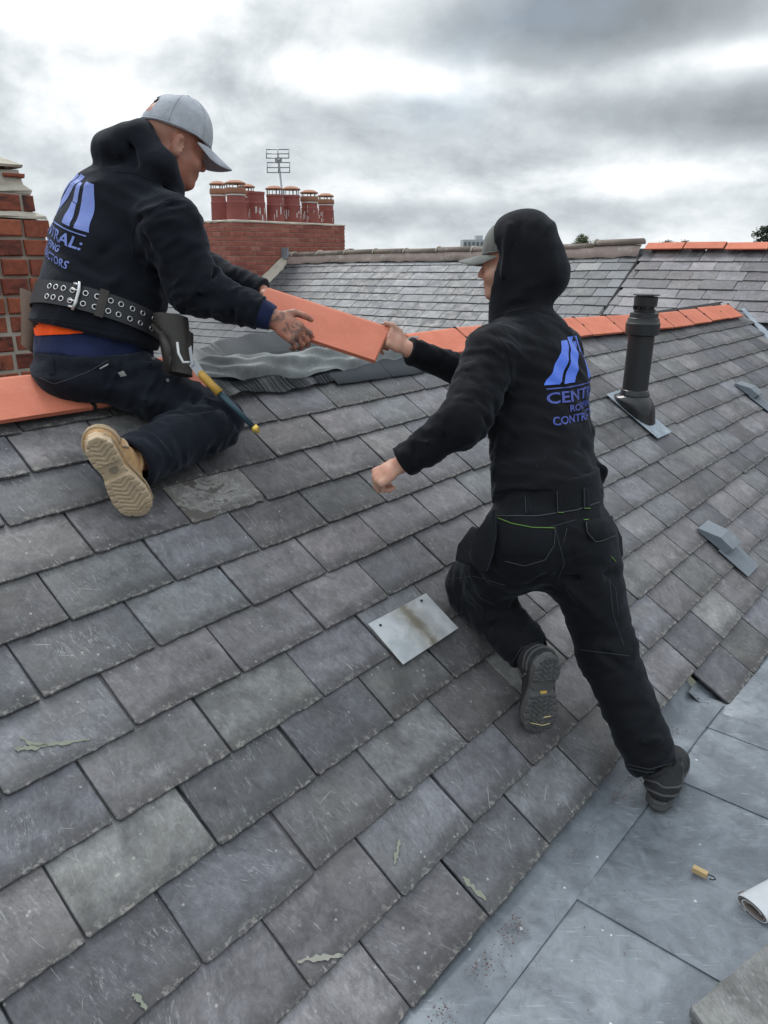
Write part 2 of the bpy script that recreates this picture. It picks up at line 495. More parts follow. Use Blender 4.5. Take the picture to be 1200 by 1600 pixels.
M['brick2'] = brick2_mat()
M['mortar2'] = simple_mat('tan_pointing', (0.36, 0.27, 0.215), 0.95, 0, 0.3, 20, 0.5)
M['pot'] = simple_mat('red_clay_pot', (0.29, 0.083, 0.072), 0.75, 0, 0.3, 9, 0.2, None, (1, 1, 0.5), ((0.13, 0.045, 0.04), 0.4))
M['cowl'] = simple_mat('tan_clay_cowl', (0.36, 0.17, 0.105), 0.8, 0, 0.3, 12, 0.2)
M['lime'] = simple_mat('white_bird_lime', (0.62, 0.60, 0.58), 0.9, 0, 0.2, 30, 0.1)
# ------------------------------------------------------------------ ground far below and the distant town
gm, T, b = new_mat('distant_ground')
tc = T.node('ShaderNodeTexCoord').outputs['Object']
T.put(b, 'Base Color', T.ramp(T.noise(tc, 0.02, 6, 0.6), [(0.35, (0.05, 0.07, 0.035)), (0.5, (0.10, 0.10, 0.09)), (0.65, (0.06, 0.075, 0.04))]))
T.put(b, 'Roughness', 0.95)
me = mesh_data('ground', [(-3000, -3000, -7.5), (3000, -3000, -7.5), (3000, 3000, -7.5), (-3000, 3000, -7.5)], [(0, 1, 2, 3)], [gm])
link('ground', me, kind='structure')

# ------------------------------------------------------------------ slates
def slate_mesh(name, seed, w, ln, th, mat, rag=0.0020, clip=0.010, ntail=9, bevel=0.0013):
    """one riven slate: local x across, y up the slope from its tail, z out of the roof; top face at z = 0"""
    r = random.Random(seed)
    pts = []
    for i in range(ntail + 1):
        t = i / ntail
        y = r.uniform(-rag, rag) * (0.4 if i in (0, ntail) else 1.0)
        pts.append((-w / 2 + w * t, y))
    cl, cr = r.uniform(0.002, clip), r.uniform(0.002, clip)
    pts[0] = (pts[0][0] + cl * 0.7, pts[0][1]); pts[-1] = (pts[-1][0] - cr * 0.7, pts[-1][1])
    right = [(w / 2 + r.uniform(-.002, .002), cr)] + [(w / 2 + r.uniform(-.0025, .0025), ln * q) for q in (0.33, 0.62)] + [(w / 2, ln)]
    left = [(-w / 2, ln)] + [(-w / 2 + r.uniform(-.0025, .0025), ln * q) for q in (0.62, 0.33)] + [(-w / 2 + r.uniform(-.002, .002), cl)]
    pts += right + left
    n = len(pts)
    cx, cy = 0.0, ln / 2
    v = []
    for x, y in pts:
        f = bevel * r.uniform(0.6, 2.2)
        ix = x - f * (1 if x > 0 else -1) if abs(x) > w * 0.44 else x
        iy = y + f if y < ln * 0.2 else (y - f if y > ln * 0.9 else y)
        v.append((ix, iy, r.uniform(-.0006, .0006)))
    for x, y in pts:
        v.append((x, y, -min(th * 0.5, bevel) * r.uniform(0.6, 1.3)))
    for x, y in pts:
        v.append((x + r.uniform(-.001, .001), y + r.uniform(-.001, .001), -th))
    f = [tuple(range(n))]
    for i in range(n):
        j = (i + 1) % n
        f.append((n + i, n + j, j, i)); f.append((2 * n + i, 2 * n + j, n + j, n + i))
    me = mesh_data(name, v, f, [mat], True)
    return auto_smooth(me, 18)


GA = 0.1695                                  # exposed length of each course
TILT = math.atan(0.0099 / GA)
def tail_b(c, a):
    return 1.627 - GA * c - 0.012 * max(0, a - 2.5) * (1 if c < 8 else 0.3)

# measured joint positions along each course (metres along the ridge), continued at random
JO = {0: [], 1: [.922, 1.45, 1.879, 2.206, 2.52, 2.807], 2: [.771, 1.10, 1.422, 1.733, 2.041, 2.346, 2.648], 3: [.932, 1.252, 1.559, 1.869],
      4: [.772, 1.084, 1.399, 1.704, 2.015, 2.312], 5: [.612, .924, 1.239, 1.549, 1.855, 2.166], 6: [.756, 1.077, 1.391, 1.69],
      7: [.606, .919, 1.236, 1.53, 1.823], 8: [.45, .762, 1.068, 1.376, 1.665], 9: [.602, .912, 1.216, 1.531], 10: [.752, 1.054, 1.358, 1.668, 1.96],
      11: [.909, 1.213, 1.515, 1.813], 12: [2.675]}
EDGE = [(-2, 1.63), (1.8, 1.645), (2.84, 1.60), (3.2, 1.62), (4.6, 1.585), (6.1, 1.50), (8.1, 1.478), (12, 1.45)]
def ridge_b(a):
    for (a0, b0), (a1, b1) in zip(EDGE, EDGE[1:]):
        if a <= a1:
            return b0 + (b1 - b0) * (a - a0) / (a1 - a0)
    return EDGE[-1][1]
def valley_a(bb):
    return 8.26 - (1.544 - bb) * 0.834

roof = thing('slate_roof', 'weathered grey slate roof slope in front with the workers on it', 'roof', RP(2, 0.6))
ROOT = np.array(roof.location)
deck = MB()
def strip(bm_, a0, a1, b0, b1, h):
    bm_.add([RP(a0, b0, h), RP(a1, b0, h), RP(a1, b1, h), RP(a0, b1, h)], [(0, 1, 2, 3)])
strip(deck, -1.2, 2.69, -0.20, 1.80, -0.035)
strip(deck, 2.69, 8.1, -0.37, 1.80, -0.035)
ap = [RP(a, 1.80, -0.035) for a in (-1.2, 8.3)]
DN = -W * np.array([1, 1, 0]) * -1
FS = VH * math.cos(PR) - np.array([0, 0, math.sin(PR)])      # down the hidden far slope
deck.add([ap[0], ap[1], ap[1] + FS * 3.2, ap[0] + FS * 3.2], [(0, 1, 2, 3)])
wpart('roof_deck', deck.mesh('roof_deck', M['deck']), roof)

variants = {}
def slate_variant(w, ln, kind='slate', nvar=7, **kw):
    key = (round(w, 2), round(ln, 2), kind, RNG.randrange(nvar))
    if key not in variants:
        variants[key] = slate_mesh('slate', int(key[0] * 100) * 1009 + int(key[1] * 100) * 31 + len(kind) * 7 + key[3], key[0], ln, 0.0085, M[kind], **kw)
    return variants[key]


cands = []
for c in range(0, 13):
    js = list(JO.get(c, []))
    r = random.Random(100 + c)
    if c == 0:
        js = [j + 0.155 + r.uniform(-.02, .02) for j in JO[1] if j > 1]
    if c == 1:                                # a slate hidden by the sitting man
        js = [.922, 1.186, 1.50, 1.879, 2.206, 2.52, 2.807]
    if c == 3:
        js = [.62] + js
    if c == 12:
        js = [2.675]
    if c == 2:
        pass
    while js[0] > -1.1 and c != 12:
        js.insert(0, js[0] - 0.312 + r.uniform(-.008, .008))
    while js[-1] < 8.6:
        step = 0.305 + r.uniform(-.02, .02)
        if js[-1] > 3.0 and r.random() < 0.12:
            step *= 0.78
        js.append(js[-1] + step)
    for j0, j1 in zip(js, js[1:]):
        am = (j0 + j1) / 2
        tb = tail_b(c, am)
        if tb > ridge_b(am) + 0.02 or am > valley_a(tb) + 0.12:
            continue
        ctr = RP(am, tb + GA / 2)
        x, y, d = project(ctr)
        if d > 40 or not (-2500 < x < 1500):
            continue
        cs = [project(RP(j_, b_)) for j_ in (j0, j1) for b_ in (tb, tb + GA)]
        vis = any(0 < q_[0] < 1200 and 0 < q_[1] < 1600 for q_ in cs)
        cands.append((1 / max(d, .3) ** 2 + (0.0 if vis else -9), c, j0, j1, tb))
cands.sort(key=lambda q: -q[0])
rest = MB()
mottled = slate_mat('flaking_slate', [(0, (0.20, 0.195, 0.18)), (1, (0.23, 0.22, 0.20))], False, 1.6)
# the flaking slate has broad pale delaminated islands
T = NT(mottled.node_tree); b = T.n['Principled BSDF']
tc = T.node('ShaderNodeTexCoord').outputs['Object']
nz = T.noise(T.mapping(tc, (0.8, 1.3, 1)), 9, 8, 0.66, 0.8)
old = b.inputs['Base Color'].links[0].from_socket
c1 = T.mix(T.mapr(nz, 0.52, 0.56), old, (0.10, 0.088, 0.08, 1))
rim = T.math('SUBTRACT', T.mapr(nz, 0.475, 0.50), T.mapr(nz, 0.505, 0.53))
T.put(b, 'Base Color', T.mix(T.math('MULTIPLY', rim, 0.45), c1, (0.42, 0.41, 0.38, 1)))
nb = 0
rr = random.Random(5)
for q, c, j0, j1, tb in cands:
    w = max(0.06, j1 - j0 - 0.0072)
    am = (j0 + j1) / 2
    ln = 0.40 if c > 1 else 0.26
    if c == 0:
        ln = max(0.05, min(0.2, ridge_b(am) + 0.1 - tb))
    me = slate_variant(w, ln)
    jit = rr.gauss(0, 0.006)
    tl = TILT + rr.gauss(0, 0.006)
    o = RP(am, tb + rr.gauss(0, 0.0022), 0.005 + abs(rr.gauss(0, 0.0012)))
    xd = unit(U * math.cos(jit) + W * math.sin(jit)); yd = unit(-U * math.sin(jit) + W * math.cos(jit) - NN * tl); zd = np.cross(xd, yd)
    sx = w / round(w, 2)
    if nb < 285 and q > -1:
        lab = None
        if c == 3 and abs(am - 1.40) < 0.16:
            me = slate_mesh('slate', 991, round(w, 2), ln, 0.009, mottled, rag=0.007, clip=0.03)
            lab = 'pale flaking slate with brown and silver patches'
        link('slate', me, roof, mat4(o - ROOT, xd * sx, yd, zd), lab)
        nb += 1
    else:
        rest.add([o + v.co.x * sx * xd + v.co.y * yd + v.co.z * zd for v in me.vertices], [tuple(p.vertices) for p in me.polygons])
if rest.v:
    wpart('slates_beyond', rest.mesh('slates_beyond', M['slate_rest']), roof, kind='stuff')

# pale metal sheet slipped in among the slates
mm, T, b = new_mat('stained_zinc')
tc = T.node('ShaderNodeTexCoord').outputs['Object']
s_ = T.node('ShaderNodeSeparateXYZ'); T.l.new(tc, s_.inputs[0])
n = T.noise(tc, 14, 6, 0.6, 0.5)
c = T.mix(T.mapr(n, 0.3, 0.7), (0.42, 0.45, 0.47, 1), (0.62, 0.64, 0.65, 1))
wd = T.math('ADD', T.math('ABSOLUTE', T.math('SUBTRACT', s_.outputs[0], 0.02)), T.math('MULTIPLY', T.math('SUBTRACT', n, 0.5), 0.07))
c = T.mix(T.math('MULTIPLY', T.mapr(wd, 0.035, 0.0), 0.85), c, (0.13, 0.105, 0.07, 1))
c = T.mix(T.math('MULTIPLY', T.mapr(wd, 0.09, 0.02), 0.35), c, (0.30, 0.26, 0.19, 1))
T.put(b, 'Base Color', c); T.put(b, 'Metallic', 0.15); T.put(b, 'Roughness', 0.4)
bump(T, b, n, 0.3, 0.004)
a0, b0 = ab_of(627, 1042); a1, b1 = ab_of(713, 985); a2, b2 = ab_of(663, 930); a3, b3 = ab_of(573, 978)
tm = MB()
cc = RP((a0 + a2) / 2, (b0 + b2) / 2, 0.010)
P4 = [RP(a0, b0, 0.0125), RP(a1, b1, 0.0125), RP(a2, b2, 0.010), RP(a3, b3, 0.010)]
nx, ny = 8, 5
rr = random.Random(3)
vv = []
for k in (0, 1):
    for j in range(ny + 1):
        for i in range(nx + 1):
            s, t = i / nx, j / ny
            pt = (P4[0] * (1 - s) + P4[1] * s) * (1 - t) + (P4[3] * (1 - s) + P4[2] * s) * t
            vv.append(pt - cc + NN * ((0.0015 * math.sin(5 * s + 2) + rr.uniform(-.0004, .0004)) - 0.0022 * k))
ff = []
m1 = (nx + 1) * (ny + 1)
for j in range(ny):
    for i in range(nx):
        q = j * (nx + 1) + i
        ff.append((q, q + 1, q + nx + 2, q + nx + 1)); ff.append((m1 + q, m1 + q + nx + 1, m1 + q + nx + 2, m1 + q + 1))
for i in range(nx):
    ff.append((i, m1 + i, m1 + i + 1, i + 1)); q = ny * (nx + 1) + i; ff.append((q, q + 1, m1 + q + 1, m1 + q))
for j in range(ny):
    q = j * (nx + 1); ff.append((q, q + nx + 1, m1 + q + nx + 1, m1 + q)); q += nx; ff.append((q, m1 + q, m1 + q + nx + 1, q + nx + 1))
MI = np.array([U, W, NN])
me = mesh_data('metal_sheet', [MI @ v for v in vv], ff, [mm], True)
auto_smooth(me)
sheet = link('metal_sheet', me, roof, mat4(cc - ROOT, U, W, NN), 'bright grey metal patch with a brown stain down its middle')
nl = MB()
for s, t in ((0.12, 0.86), (0.86, 0.9)):
    pt = (P4[0] * (1 - s) + P4[1] * s) * (1 - t) + (P4[3] * (1 - s) + P4[2] * s) * t
    nl.lathe([(0.0045, 0.0), (0.0045, 0.003), (0.002, 0.0036)], MI @ (pt - cc), (0, 0, 1), 8)
link('nail', nl.mesh('nail', M['dark']), sheet)

# pale lichen streaks and quartz veins on single slates
lich = simple_mat('pale_green_lichen', (0.215, 0.23, 0.185), 0.95, 0, 0.5, 60, 0.3, None, (1, 1, 1), ((0.115, 0.12, 0.108), 0.9))
quartz = simple_mat('cream_quartz_vein', (0.28, 0.28, 0.24), 0.8, 0, 0.4, 70, 0.2, None, (1, 1, 1), ((0.28, 0.29, 0.25), 0.6))
def streak(pts, wid, mat, nm, seed, lift=0.0088):
    r = random.Random(seed)
    P_ = []
    for (x0, y0), (x1, y1) in zip(pts, pts[1:]):
        for k in range(7):
            P_.append(ab_of(x0 + (x1 - x0) * k / 7, y0 + (y1 - y0) * k / 7))
    P_.append(ab_of(*pts[-1]))
    P_ = np.array(P_)
    n_ = len(P_)
    L_s, R_s = [], []
    ph = r.uniform(0, 6)
    for i, p_ in enumerate(P_):
        d_ = P_[min(i + 1, n_ - 1)] - P_[max(i - 1, 0)]; d_ = d_ / np.linalg.norm(d_); q_ = np.array([-d_[1], d_[0]])
        t = i / (n_ - 1)
        w_ = wid * (math.sin(math.pi * (.06 + .88 * t)) ** .6) * (.65 + .5 * math.sin(i * 1.3 + ph) * math.sin(i * .5)) 
        j_ = r.uniform(-.3, .3) * wid
        L_s.append(p_ + q_ * (abs(w_) + j_ + r.uniform(0, .25) * wid)); R_s.append(p_ - q_ * (abs(w_) - j_ + r.uniform(0, .25) * wid))
    def hh(p_):
        c_ = math.ceil((1.627 - p_[1]) / GA - 1e-6)          # course and distance above its tail
        y_ = p_[1] - (1.627 - GA * c_)
        return lift - TILT * max(0, y_)
    v_ = [RP(*p_, hh(p_)) for p_ in L_s] + [RP(*p_, hh(p_)) for p_ in R_s]
    m_ = MB(); m_.add(v_, [(i, i + 1, n_ + i + 1, n_ + i)[::-1] for i in range(n_ - 1)])
    wpart(nm, m_.mesh(nm, mat, True), roof)
streak([(30, 1152), (52, 1165), (95, 1164), (140, 1157)], .0055, lich, 'lichen_streak', 1)
streak([(22, 1172), (45, 1170), (75, 1166)], .007, lich, 'lichen_streak', 2)
streak([(463, 1503), (505, 1497), (536, 1494)], .0062, quartz, 'quartz_vein', 4)
streak([(722, 1371), (738, 1388), (757, 1408)], .009, lich, 'lichen_streak', 5)
streak([(624, 1312), (620, 1330), (614, 1352)], .0055, lich, 'lichen_streak', 6)
streak([(206, 1554), (214, 1560), (228, 1578)], .006, lich, 'lichen_streak', 8)

# ridge tiles: half-angle tiles with a rounded crown
def ridge_tile_mesh(name, ln, wing, th=0.015, ang=33, rad=0.035, mats=None, taper=0.0, n=6):
    """x along the ridge (centred), y across, z up; crown at the origin"""
    a = math.radians(ang)
    def prof(off):
        out = []
        R = rad + off
        cz = -rad
        for k in range(2 * n + 1):
            t = -math.pi / 2 + a + (math.pi - 2 * a) * k / (2 * n)
            t = math.pi - (math.pi / 2 - (math.pi / 2 - a)) if False else t
            out.append((R * math.cos(math.pi / 2 - (k / n - 1) * a), cz + R * math.sin(math.pi / 2 - (k / n - 1) * a)))
        return out
    def full(off):
        p = prof(off)
        dirl = (-math.cos(a), -math.sin(a)); dirr = (math.cos(a), -math.sin(a))
        if p[0][0] > 0:
            p = p[::-1]
        L = [(p[0][0] + dirl[0] * wing, p[0][1] + dirl[1] * wing)]
        Rr = [(p[-1][0] + dirr[0] * wing, p[-1][1] + dirr[1] * wing)]
        mid = [(p[0][0] + dirl[0] * wing * 0.5, p[0][1] + dirl[1] * wing * 0.5)]
        midr = [(p[-1][0] + dirr[0] * wing * 0.5, p[-1][1] + dirr[1] * wing * 0.5)]
        return L + mid + p + midr + Rr
    o, i = full(0), full(-th)
    loop = o + i[::-1]
    m = len(loop)
    v = []; f = []
    bev = 0.004
    xs = [(-ln / 2, bev), (-ln / 2 + bev, 0), (ln / 2 - bev, 0), (ln / 2, bev)]
    cy = sum(p[0] for p in loop) / m
    no = len(o)
    for x, ins in xs:
        oo, ii = full(-ins), full(-th + ins)
        for y, z in oo + ii[::-1]:
            v.append((x, y, z))
    for k in range(3):
        for q in range(m):
            f.append((k * m + q, (k + 1) * m + q, (k + 1) * m + (q + 1) % m, k * m + (q + 1) % m))
    for q in range(no - 1):
        f.append((q, q + 1, m - 2 - q, m - 1 - q))
        e = 3 * m
        f.append((e + q + 1, e + q, e + m - 1 - q, e + m - 2 - q))
    me = mesh_data(name, v, f, mats or [M['terracotta']], True)
    bm = bmesh.new(); bm.from_mesh(me); bmesh.ops.recalc_face_normals(bm, faces=bm.faces); bm.to_mesh(me); bm.free()
    return auto_smooth(me, 30)


TL = 0.45
WING = 0.172
rt_mesh = ridge_tile_mesh('ridge_tile', TL - 0.012, WING)
gap_mesh = ridge_tile_mesh('ridge_union', 0.02, WING - 0.004, 0.012, mats=[M['dark']])
def crown(a):
    """crown of the ridge above ridge position a, and its frame"""
    bb = ridge_b(a)
    return RP(a, bb, 0.010) + W * (WING + 0.022) + NN * 0.030 
def place_ridge(a0, n, step, parent, root, screws=True, jit=0.004, seed=1):
    r = random.Random(seed)
    for k in range(n):
        a = a0 + step * (k + 0.5)
        p0, p1 = crown(a - step / 2), crown(a + step / 2)
        xd = unit(p1 - p0 + np.array([0, 0, r.uniform(-jit, jit)])); yd = unit(np.cross(ZUP, xd)); zd = np.cross(xd, yd)
        pc = (p0 + p1) / 2 + np.array([0, 0, r.uniform(-.003, .003)])
        t = link('ridge_tile', rt_mesh, parent, mat4(pc - root, xd, yd, zd))
        g = link('ridge_union', gap_mesh, parent, mat4(p1 - np.array([0, 0, 0.004]) - root, xd, yd, zd))
        if screws:
            for yy, zz in ((-0.075, -0.047), (0.075, -0.047), (0.0, 0.0)):
                s = MB()
                s.lathe([(0.013, 0.0), (0.013, 0.007), (0.006, 0.012)], (0, yy, zz), (0, 7.3 * yy, 0.84), 8)
                link('ridge_clamp', s.mesh('ridge_clamp', M['dark']), g)
place_ridge(1.215 - TL * 3, 4, TL, roof, ROOT, False, 0.006, 4)
place_ridge(2.98, 11, TL, roof, ROOT, True, 0.006, 8)

# lead-lined valley where this slope meets the far one
lv = MB()
va = []
for bb in np.linspace(1.62, -0.5, 9):
    va.append(valley_a(bb))
bbs = np.linspace(1.62, -0.5, 9)
lv.add([RP(valley_a(x) - 0.02, x, 0.0) for x in bbs] + [RP(valley_a(x) + 0.16, x, 0.012) for x in bbs] + [RP(valley_a(x) + 0.19, x, 0.03) for x in bbs], [(i, 9 + i, 10 + i, i + 1) for i in range(8)] + [(9 + i, 18 + i, 19 + i, 10 + i) for i in range(8)])
wpart('valley_lead', lv.mesh('valley_lead', M['lead_new'], True), roof)

# ------------------------------------------------------------------ flat lead roof under the eaves
def lead_z(a):
    return -0.006 - 0.045 * (a - 0.9)
def LP(a, v, h=0.0):
    """a along the eaves, v horizontally up-slope from the camera foot"""
    p = a * U + v * VH
    p[2] = lead_z(a) + h
    return p
flat = thing('lead_flat_roof', 'blue-grey lead flat roof with lapped seams beside the slates', 'flat roof', LP(1.5, 0.3))
FR0 = np.array(flat.location)
EV = VH @ (RP(0, -0.2376) - CAMP)             # horizontal distance of the eaves
def lead_sheet(a0, a1, v0, v1, h, lap=0.012, seed=0, n=(14, 10), label=None):
    r = random.Random(seed)
    vv = []; ff = []
    for j in range(n[1] + 1):
        for i in range(n[0] + 1):
            s, t = i / n[0], j / n[1]
            hh = h + 0.0025 * math.sin(7 * s + seed) * math.sin(5 * t + seed) + r.uniform(-.0006, .0006)
            e = 0.0015 * math.sin(9 * t + seed) if i in (0, n[0]) else 0
            vv.append(LP(a0 + (a1 - a0) * s + e, v0 + (v1 - v0) * t + (0.0015 * math.sin(11 * s) if j in (0, n[1]) else 0), hh) - FR0)
    m = n[0] + 1
    for j in range(n[1]):
        for i in range(n[0]):
            q = j * m + i
            ff.append((q, q + 1, q + m + 1, q + m))
    top = len(vv)
    ring = list(range(n[0] + 1)) + [j * m + n[0] for j in range(1, n[1] + 1)] + [n[1] * m + i for i in range(n[0] - 1, -1, -1)] + [j * m for j in range(n[1] - 1, 0, -1)]
    for q in ring:
        vv.append(vv[q] - np.array([0, 0, 0.006]))
    for k in range(len(ring)):
        k2 = (k + 1) % len(ring)
        ff.append((ring[k], top + k, top + k2, ring[k2]))
    me = mesh_data('lead_sheet', vv, ff, [M['lead']], True)
    return link('lead_sheet', auto_smooth(me, 40), flat, None, label)
vs = EV - 0.115                               # the long seam parallel to the eaves
lead_sheet(-1.6, 1.475, -3.0, vs + 0.03, 0.000, seed=1)
lead_sheet(1.44, 2.13, -3.0, vs + 0.03, 0.0035, seed=2)
lead_sheet(2.10, 2.50, -3.0, vs + 0.03, 0.0075, seed=3)
lead_sheet(2.47, 3.4, -3.0, vs + 0.03, 0.011, seed=4)
lead_sheet(3.37, 6.6, -3.0, vs + 0.03, 0.0075, seed=5)
# upstand flashing that runs up under the eaves slates
fl = MB()
aa = np.linspace(-1.4, 2.66, 25)
r = random.Random(2)
rows = [(vs - 0.012, 0.003, 0), (vs, 0.0075, 0), (vs + 0.05, 0.010, 0), (EV - 0.015, 0.013, 0.2), (EV + 0.05, 0.03, 0.5), (EV + 0.16, 0.09, 0.5)]
vv = [LP(a, v + r.uniform(-.002, .002), h + (0.013 * min(1, max(0, (a - 1.4) / 1.0))) + r.uniform(-.001, .001)) - FR0 for v, h, k in rows for a in aa]
for row in (4, 5):
    for i, a in enumerate(aa):
        p = RP(a, -0.2376 + (0.04 if row == 4 else 0.16), -0.030)
        vv[row * 25 + i] = p - FR0
me = mesh_data('lead_flashing', vv, [(j * 25 + i, j * 25 + i + 1, (j + 1) * 25 + i + 1, (j + 1) * 25 + i) for j in range(5) for i in range(24)], [M['lead']], True)
link('lead_flashing', me, flat)
aa2 = np.concatenate([[2.594], np.linspace(2.606, 6.6, 24)])
vv = []
for k, (db, h, onroof) in enumerate([(-.418, .006, 0), (-.40, .0148, 0), (-.30, .016, 0), (-.19, .018, 0), (0.02, -.028, 1), (.14, -.03, 1)]):
    for a in aa2:
        vv.append((RP(a, -0.41 + db, h) if onroof else LP(a, EV - 0.14 + db + .2 - .02, h + 0.002 if a > 2.6 else .006)) - FR0)
me = mesh_data('lead_flashing', vv, [(j * 25 + i, j * 25 + i + 1, (j + 1) * 25 + i + 1, (j + 1) * 25 + i) for j in range(5) for i in range(24)], [M['lead']], True)
link('lead_flashing', me, flat)

# ------------------------------------------------------------------ the far roof, at right angles to the near one
RV = np.array([math.cos(AZ), -math.sin(AZ), 0])             # along the far ridge, towards the right
P2 = math.radians(34)
BR = CAMP + np.array([4.3, 8.5, 0.06])
S2 = -U * math.cos(P2) - np.array([0, 0, math.sin(P2)])     # down the far slope
N2 = unit(np.cross(RV, -S2))
def FP(t, s, h=0.0):
    """t metres left of the valley end along the far ridge, s down the slope"""
    dz = 0.0 if t < 1.5 else -0.018 * (t - 1.5) + 0.006 * math.sin(t * 1.3)
    return BR - RV * t + S2 * s + N2 * h + np.array([0, 0, dz])
far = thing('slate_roof', 'pale blue-grey slate roof behind with an old brown clay ridge', 'roof', FP(5, 1))
nbr = thing('slate_roof', 'purplish slate roof behind on the right with an orange tile ridge', 'roof', FP(0, 1))
FR, NRR = np.array(far.location), np.array(nbr.location)
def line_y(x):
    """the near ridge as seen, in photo pixels"""
    return 600 - 0.10 * x - 0.0 if x > 1170 else (590 - 0.085 * x if x > 640 else 640 - 0.12 * x)
def far_roof(root, R0, t0, t1, rows, mat, h0, wid, seed, cap, tmin_rows=None):
    dk = MB()
    for k in range(24):
        ta, tb_ = t0 + (t1 - t0) * k / 24, t0 + (t1 - t0) * (k + 1) / 24
        dk.add([FP(ta, -0.02, h0 - .03), FP(tb_, -0.02, h0 - .03), FP(tb_, GA * rows + 1.2, h0 - .03), FP(ta, GA * rows + 1.2, h0 - .03)], [(0, 1, 2, 3)])
        dk.add([FP(ta, -0.02, h0 - .03), FP(tb_, -0.02, h0 - .03), FP(tb_, -0.02, h0 - .03) + U * 3 + np.array([0, 0, -2.0]), FP(ta, -0.02, h0 - .03) + U * 3 + np.array([0, 0, -2.0])], [(0, 1, 2, 3)])
    wpart('roof_deck', dk.mesh('roof_deck', M['deck']), root)
    r = random.Random(seed)
    lst = []
    for c in range(rows):
        s = GA * (c + 1) + 0.06
        t = t0 + 0.004 + (0.5 * wid if c % 2 else 0.0) * 1.0 + r.uniform(-.03, .03)
        first = True
        while t < t1:
            w = wid * r.uniform(0.82, 1.14)
            if first and c % 2:
                w = 0.5 * wid
                t = t0 + 0.004
            first = False
            w = min(w, t1 - t)
            if w < .05:
                break
            tm = t + w / 2
            x, y, d = project(FP(tm, s - GA / 2))
            if y < line_y(min(max(x, 0), 1200)) + (14 if -40 < x < 1260 else 400) and not (tm > 7.84 and s < 1.37 / math.cos(P2) * 0.98 and tm < 8.75):
                lst.append(((-d if -20 < x < 1220 else -99), c, tm, w - 0.005, s))
            t += w
    lst.sort(reverse=True)
    n = 0
    rst = MB()
    for q, c, tm, w, s in lst:
        me = slate_variant(w, 0.30, mat, 4, ntail=4)
        o = FP(tm, s + r.gauss(0, .003), h0 + 0.004 + abs(r.gauss(0, .0015)))
        j = r.gauss(0, .012)
        xa = unit(FP(tm - .1, s) - FP(tm + .1, s))
        xd = unit(xa * math.cos(j) - S2 * math.sin(j)); yd = unit(-S2 * math.cos(j) - xa * math.sin(j) - N2 * (TILT + r.gauss(0, .006))); zd = unit(np.cross(xd, yd))
        sx = w / round(w, 2)
        if n < cap and q > -90:
            link('slate', me, root, mat4(o - R0, xd * sx, yd, zd)); n += 1
        else:
            rst.add([o + v.co.x * sx * xd + v.co.y * yd + v.co.z * zd for v in me.vertices], [tuple(p.vertices) for p in me.polygons])
    if rst.v:
        wpart('slates_beyond', rst.mesh('slates_beyond', M[mat]), root, kind='stuff')
    return n
TDIV = 1.5
nf = far_roof(far, FR, TDIV + 0.02, 12.5, 19, 'slate_pale', 0.0, 0.30, 31, 296)
nn2 = far_roof(nbr, NRR, -7.0, TDIV, 16, 'slate_purple', 0.012, 0.33, 32, 290)
# old ridge: mortar bedding with long half-round clay pieces on top
mb = MB()
tt = np.linspace(TDIV + 0.03, 7.72, 60)
r = random.Random(9)
prof = [(0.150, 0.012), (0.145, 0.028), (0.05, 0.075), (0.0, 0.085)]
mb.add([FP(t, s + r.uniform(-.012, .012) * (1 if k < 2 else 0), h + r.uniform(-.006, .006)) for k, (s, h) in enumerate(prof) for t in tt], [(k * 60 + i, k * 60 + i + 1, (k + 1) * 60 + i + 1, (k + 1) * 60 + i) for k in range(3) for i in range(59)])
wpart('ridge_bedding', mb.mesh('ridge_bedding', M['mortar_pink'], True), far)
t = TDIV + 0.03
k = 0
while t < 7.7:
    w = min(0.61, 7.72 - t)
    p0, p1 = FP(t + 0.006, 0, 0), FP(t + w - 0.006, 0, 0)
    up = np.array([0, 0, 0.062 + r.uniform(-.008, .008) + (0.028 if k == 0 else 0)])
    m_ = MB(); xd = unit(p1 - p0)
    ring = []
    for p in (p0, p1):
        ring += [p + up + (-S2 * math.cos(PR)) * 0 + unit(-U) * 0.085 * math.cos(q) + ZUP * 0.05 * math.sin(q) for q in np.linspace(-0.35, math.pi + 0.35, 11)]
    m_.add(ring, [(i, i + 1, 12 + i, 11 + i) for i in range(10)] + [tuple(range(11))[::-1], tuple(range(11, 22))])
    wpart('ridge_tile', m_.mesh('ridge_tile', M['old_clay'], True), far)
    j_ = MB(); j_.tube([p1 + up + unit(-U) * 0.088 * math.cos(q) + ZUP * 0.055 * math.sin(q) for q in np.linspace(-0.3, math.pi + 0.3, 9)], 0.012, 6)
    wpart('ridge_joint', j_.mesh('ridge_joint', M['mortar'], True), far)
    t += w; k += 1
# mortar fillet up the side of the big chimney and a lead corner at the top
mb = MB()
ss = np.linspace(0.02, 1.36, 16)
for k, (dt, h) in enumerate([(0.0, 0.015), (0.035, 0.05), (0.10, 0.06)]):
    pass
mb.add([FP(7.70 + dt + r.uniform(-.012, .012), s, h + r.uniform(-.008, .008)) for dt, h in [(0.0, 0.0), (0.03, 0.05), (0.09, 0.07), (0.14, 0.10)] for s in ss], [(k * 16 + i, k * 16 + i + 1, (k + 1) * 16 + i + 1, (k + 1) * 16 + i) for k in range(3) for i in range(15)])
wpart('mortar_fillet', mb.mesh('mortar_fillet', M['mortar'], True), far)
mb = MB()
mb.box(FP(7.78, 0.03, 0.14), RV * 0.09, ZUP * 0.09, U * 0.012)
wpart('lead_corner', mb.mesh('lead_corner', M['lead_new']), far)
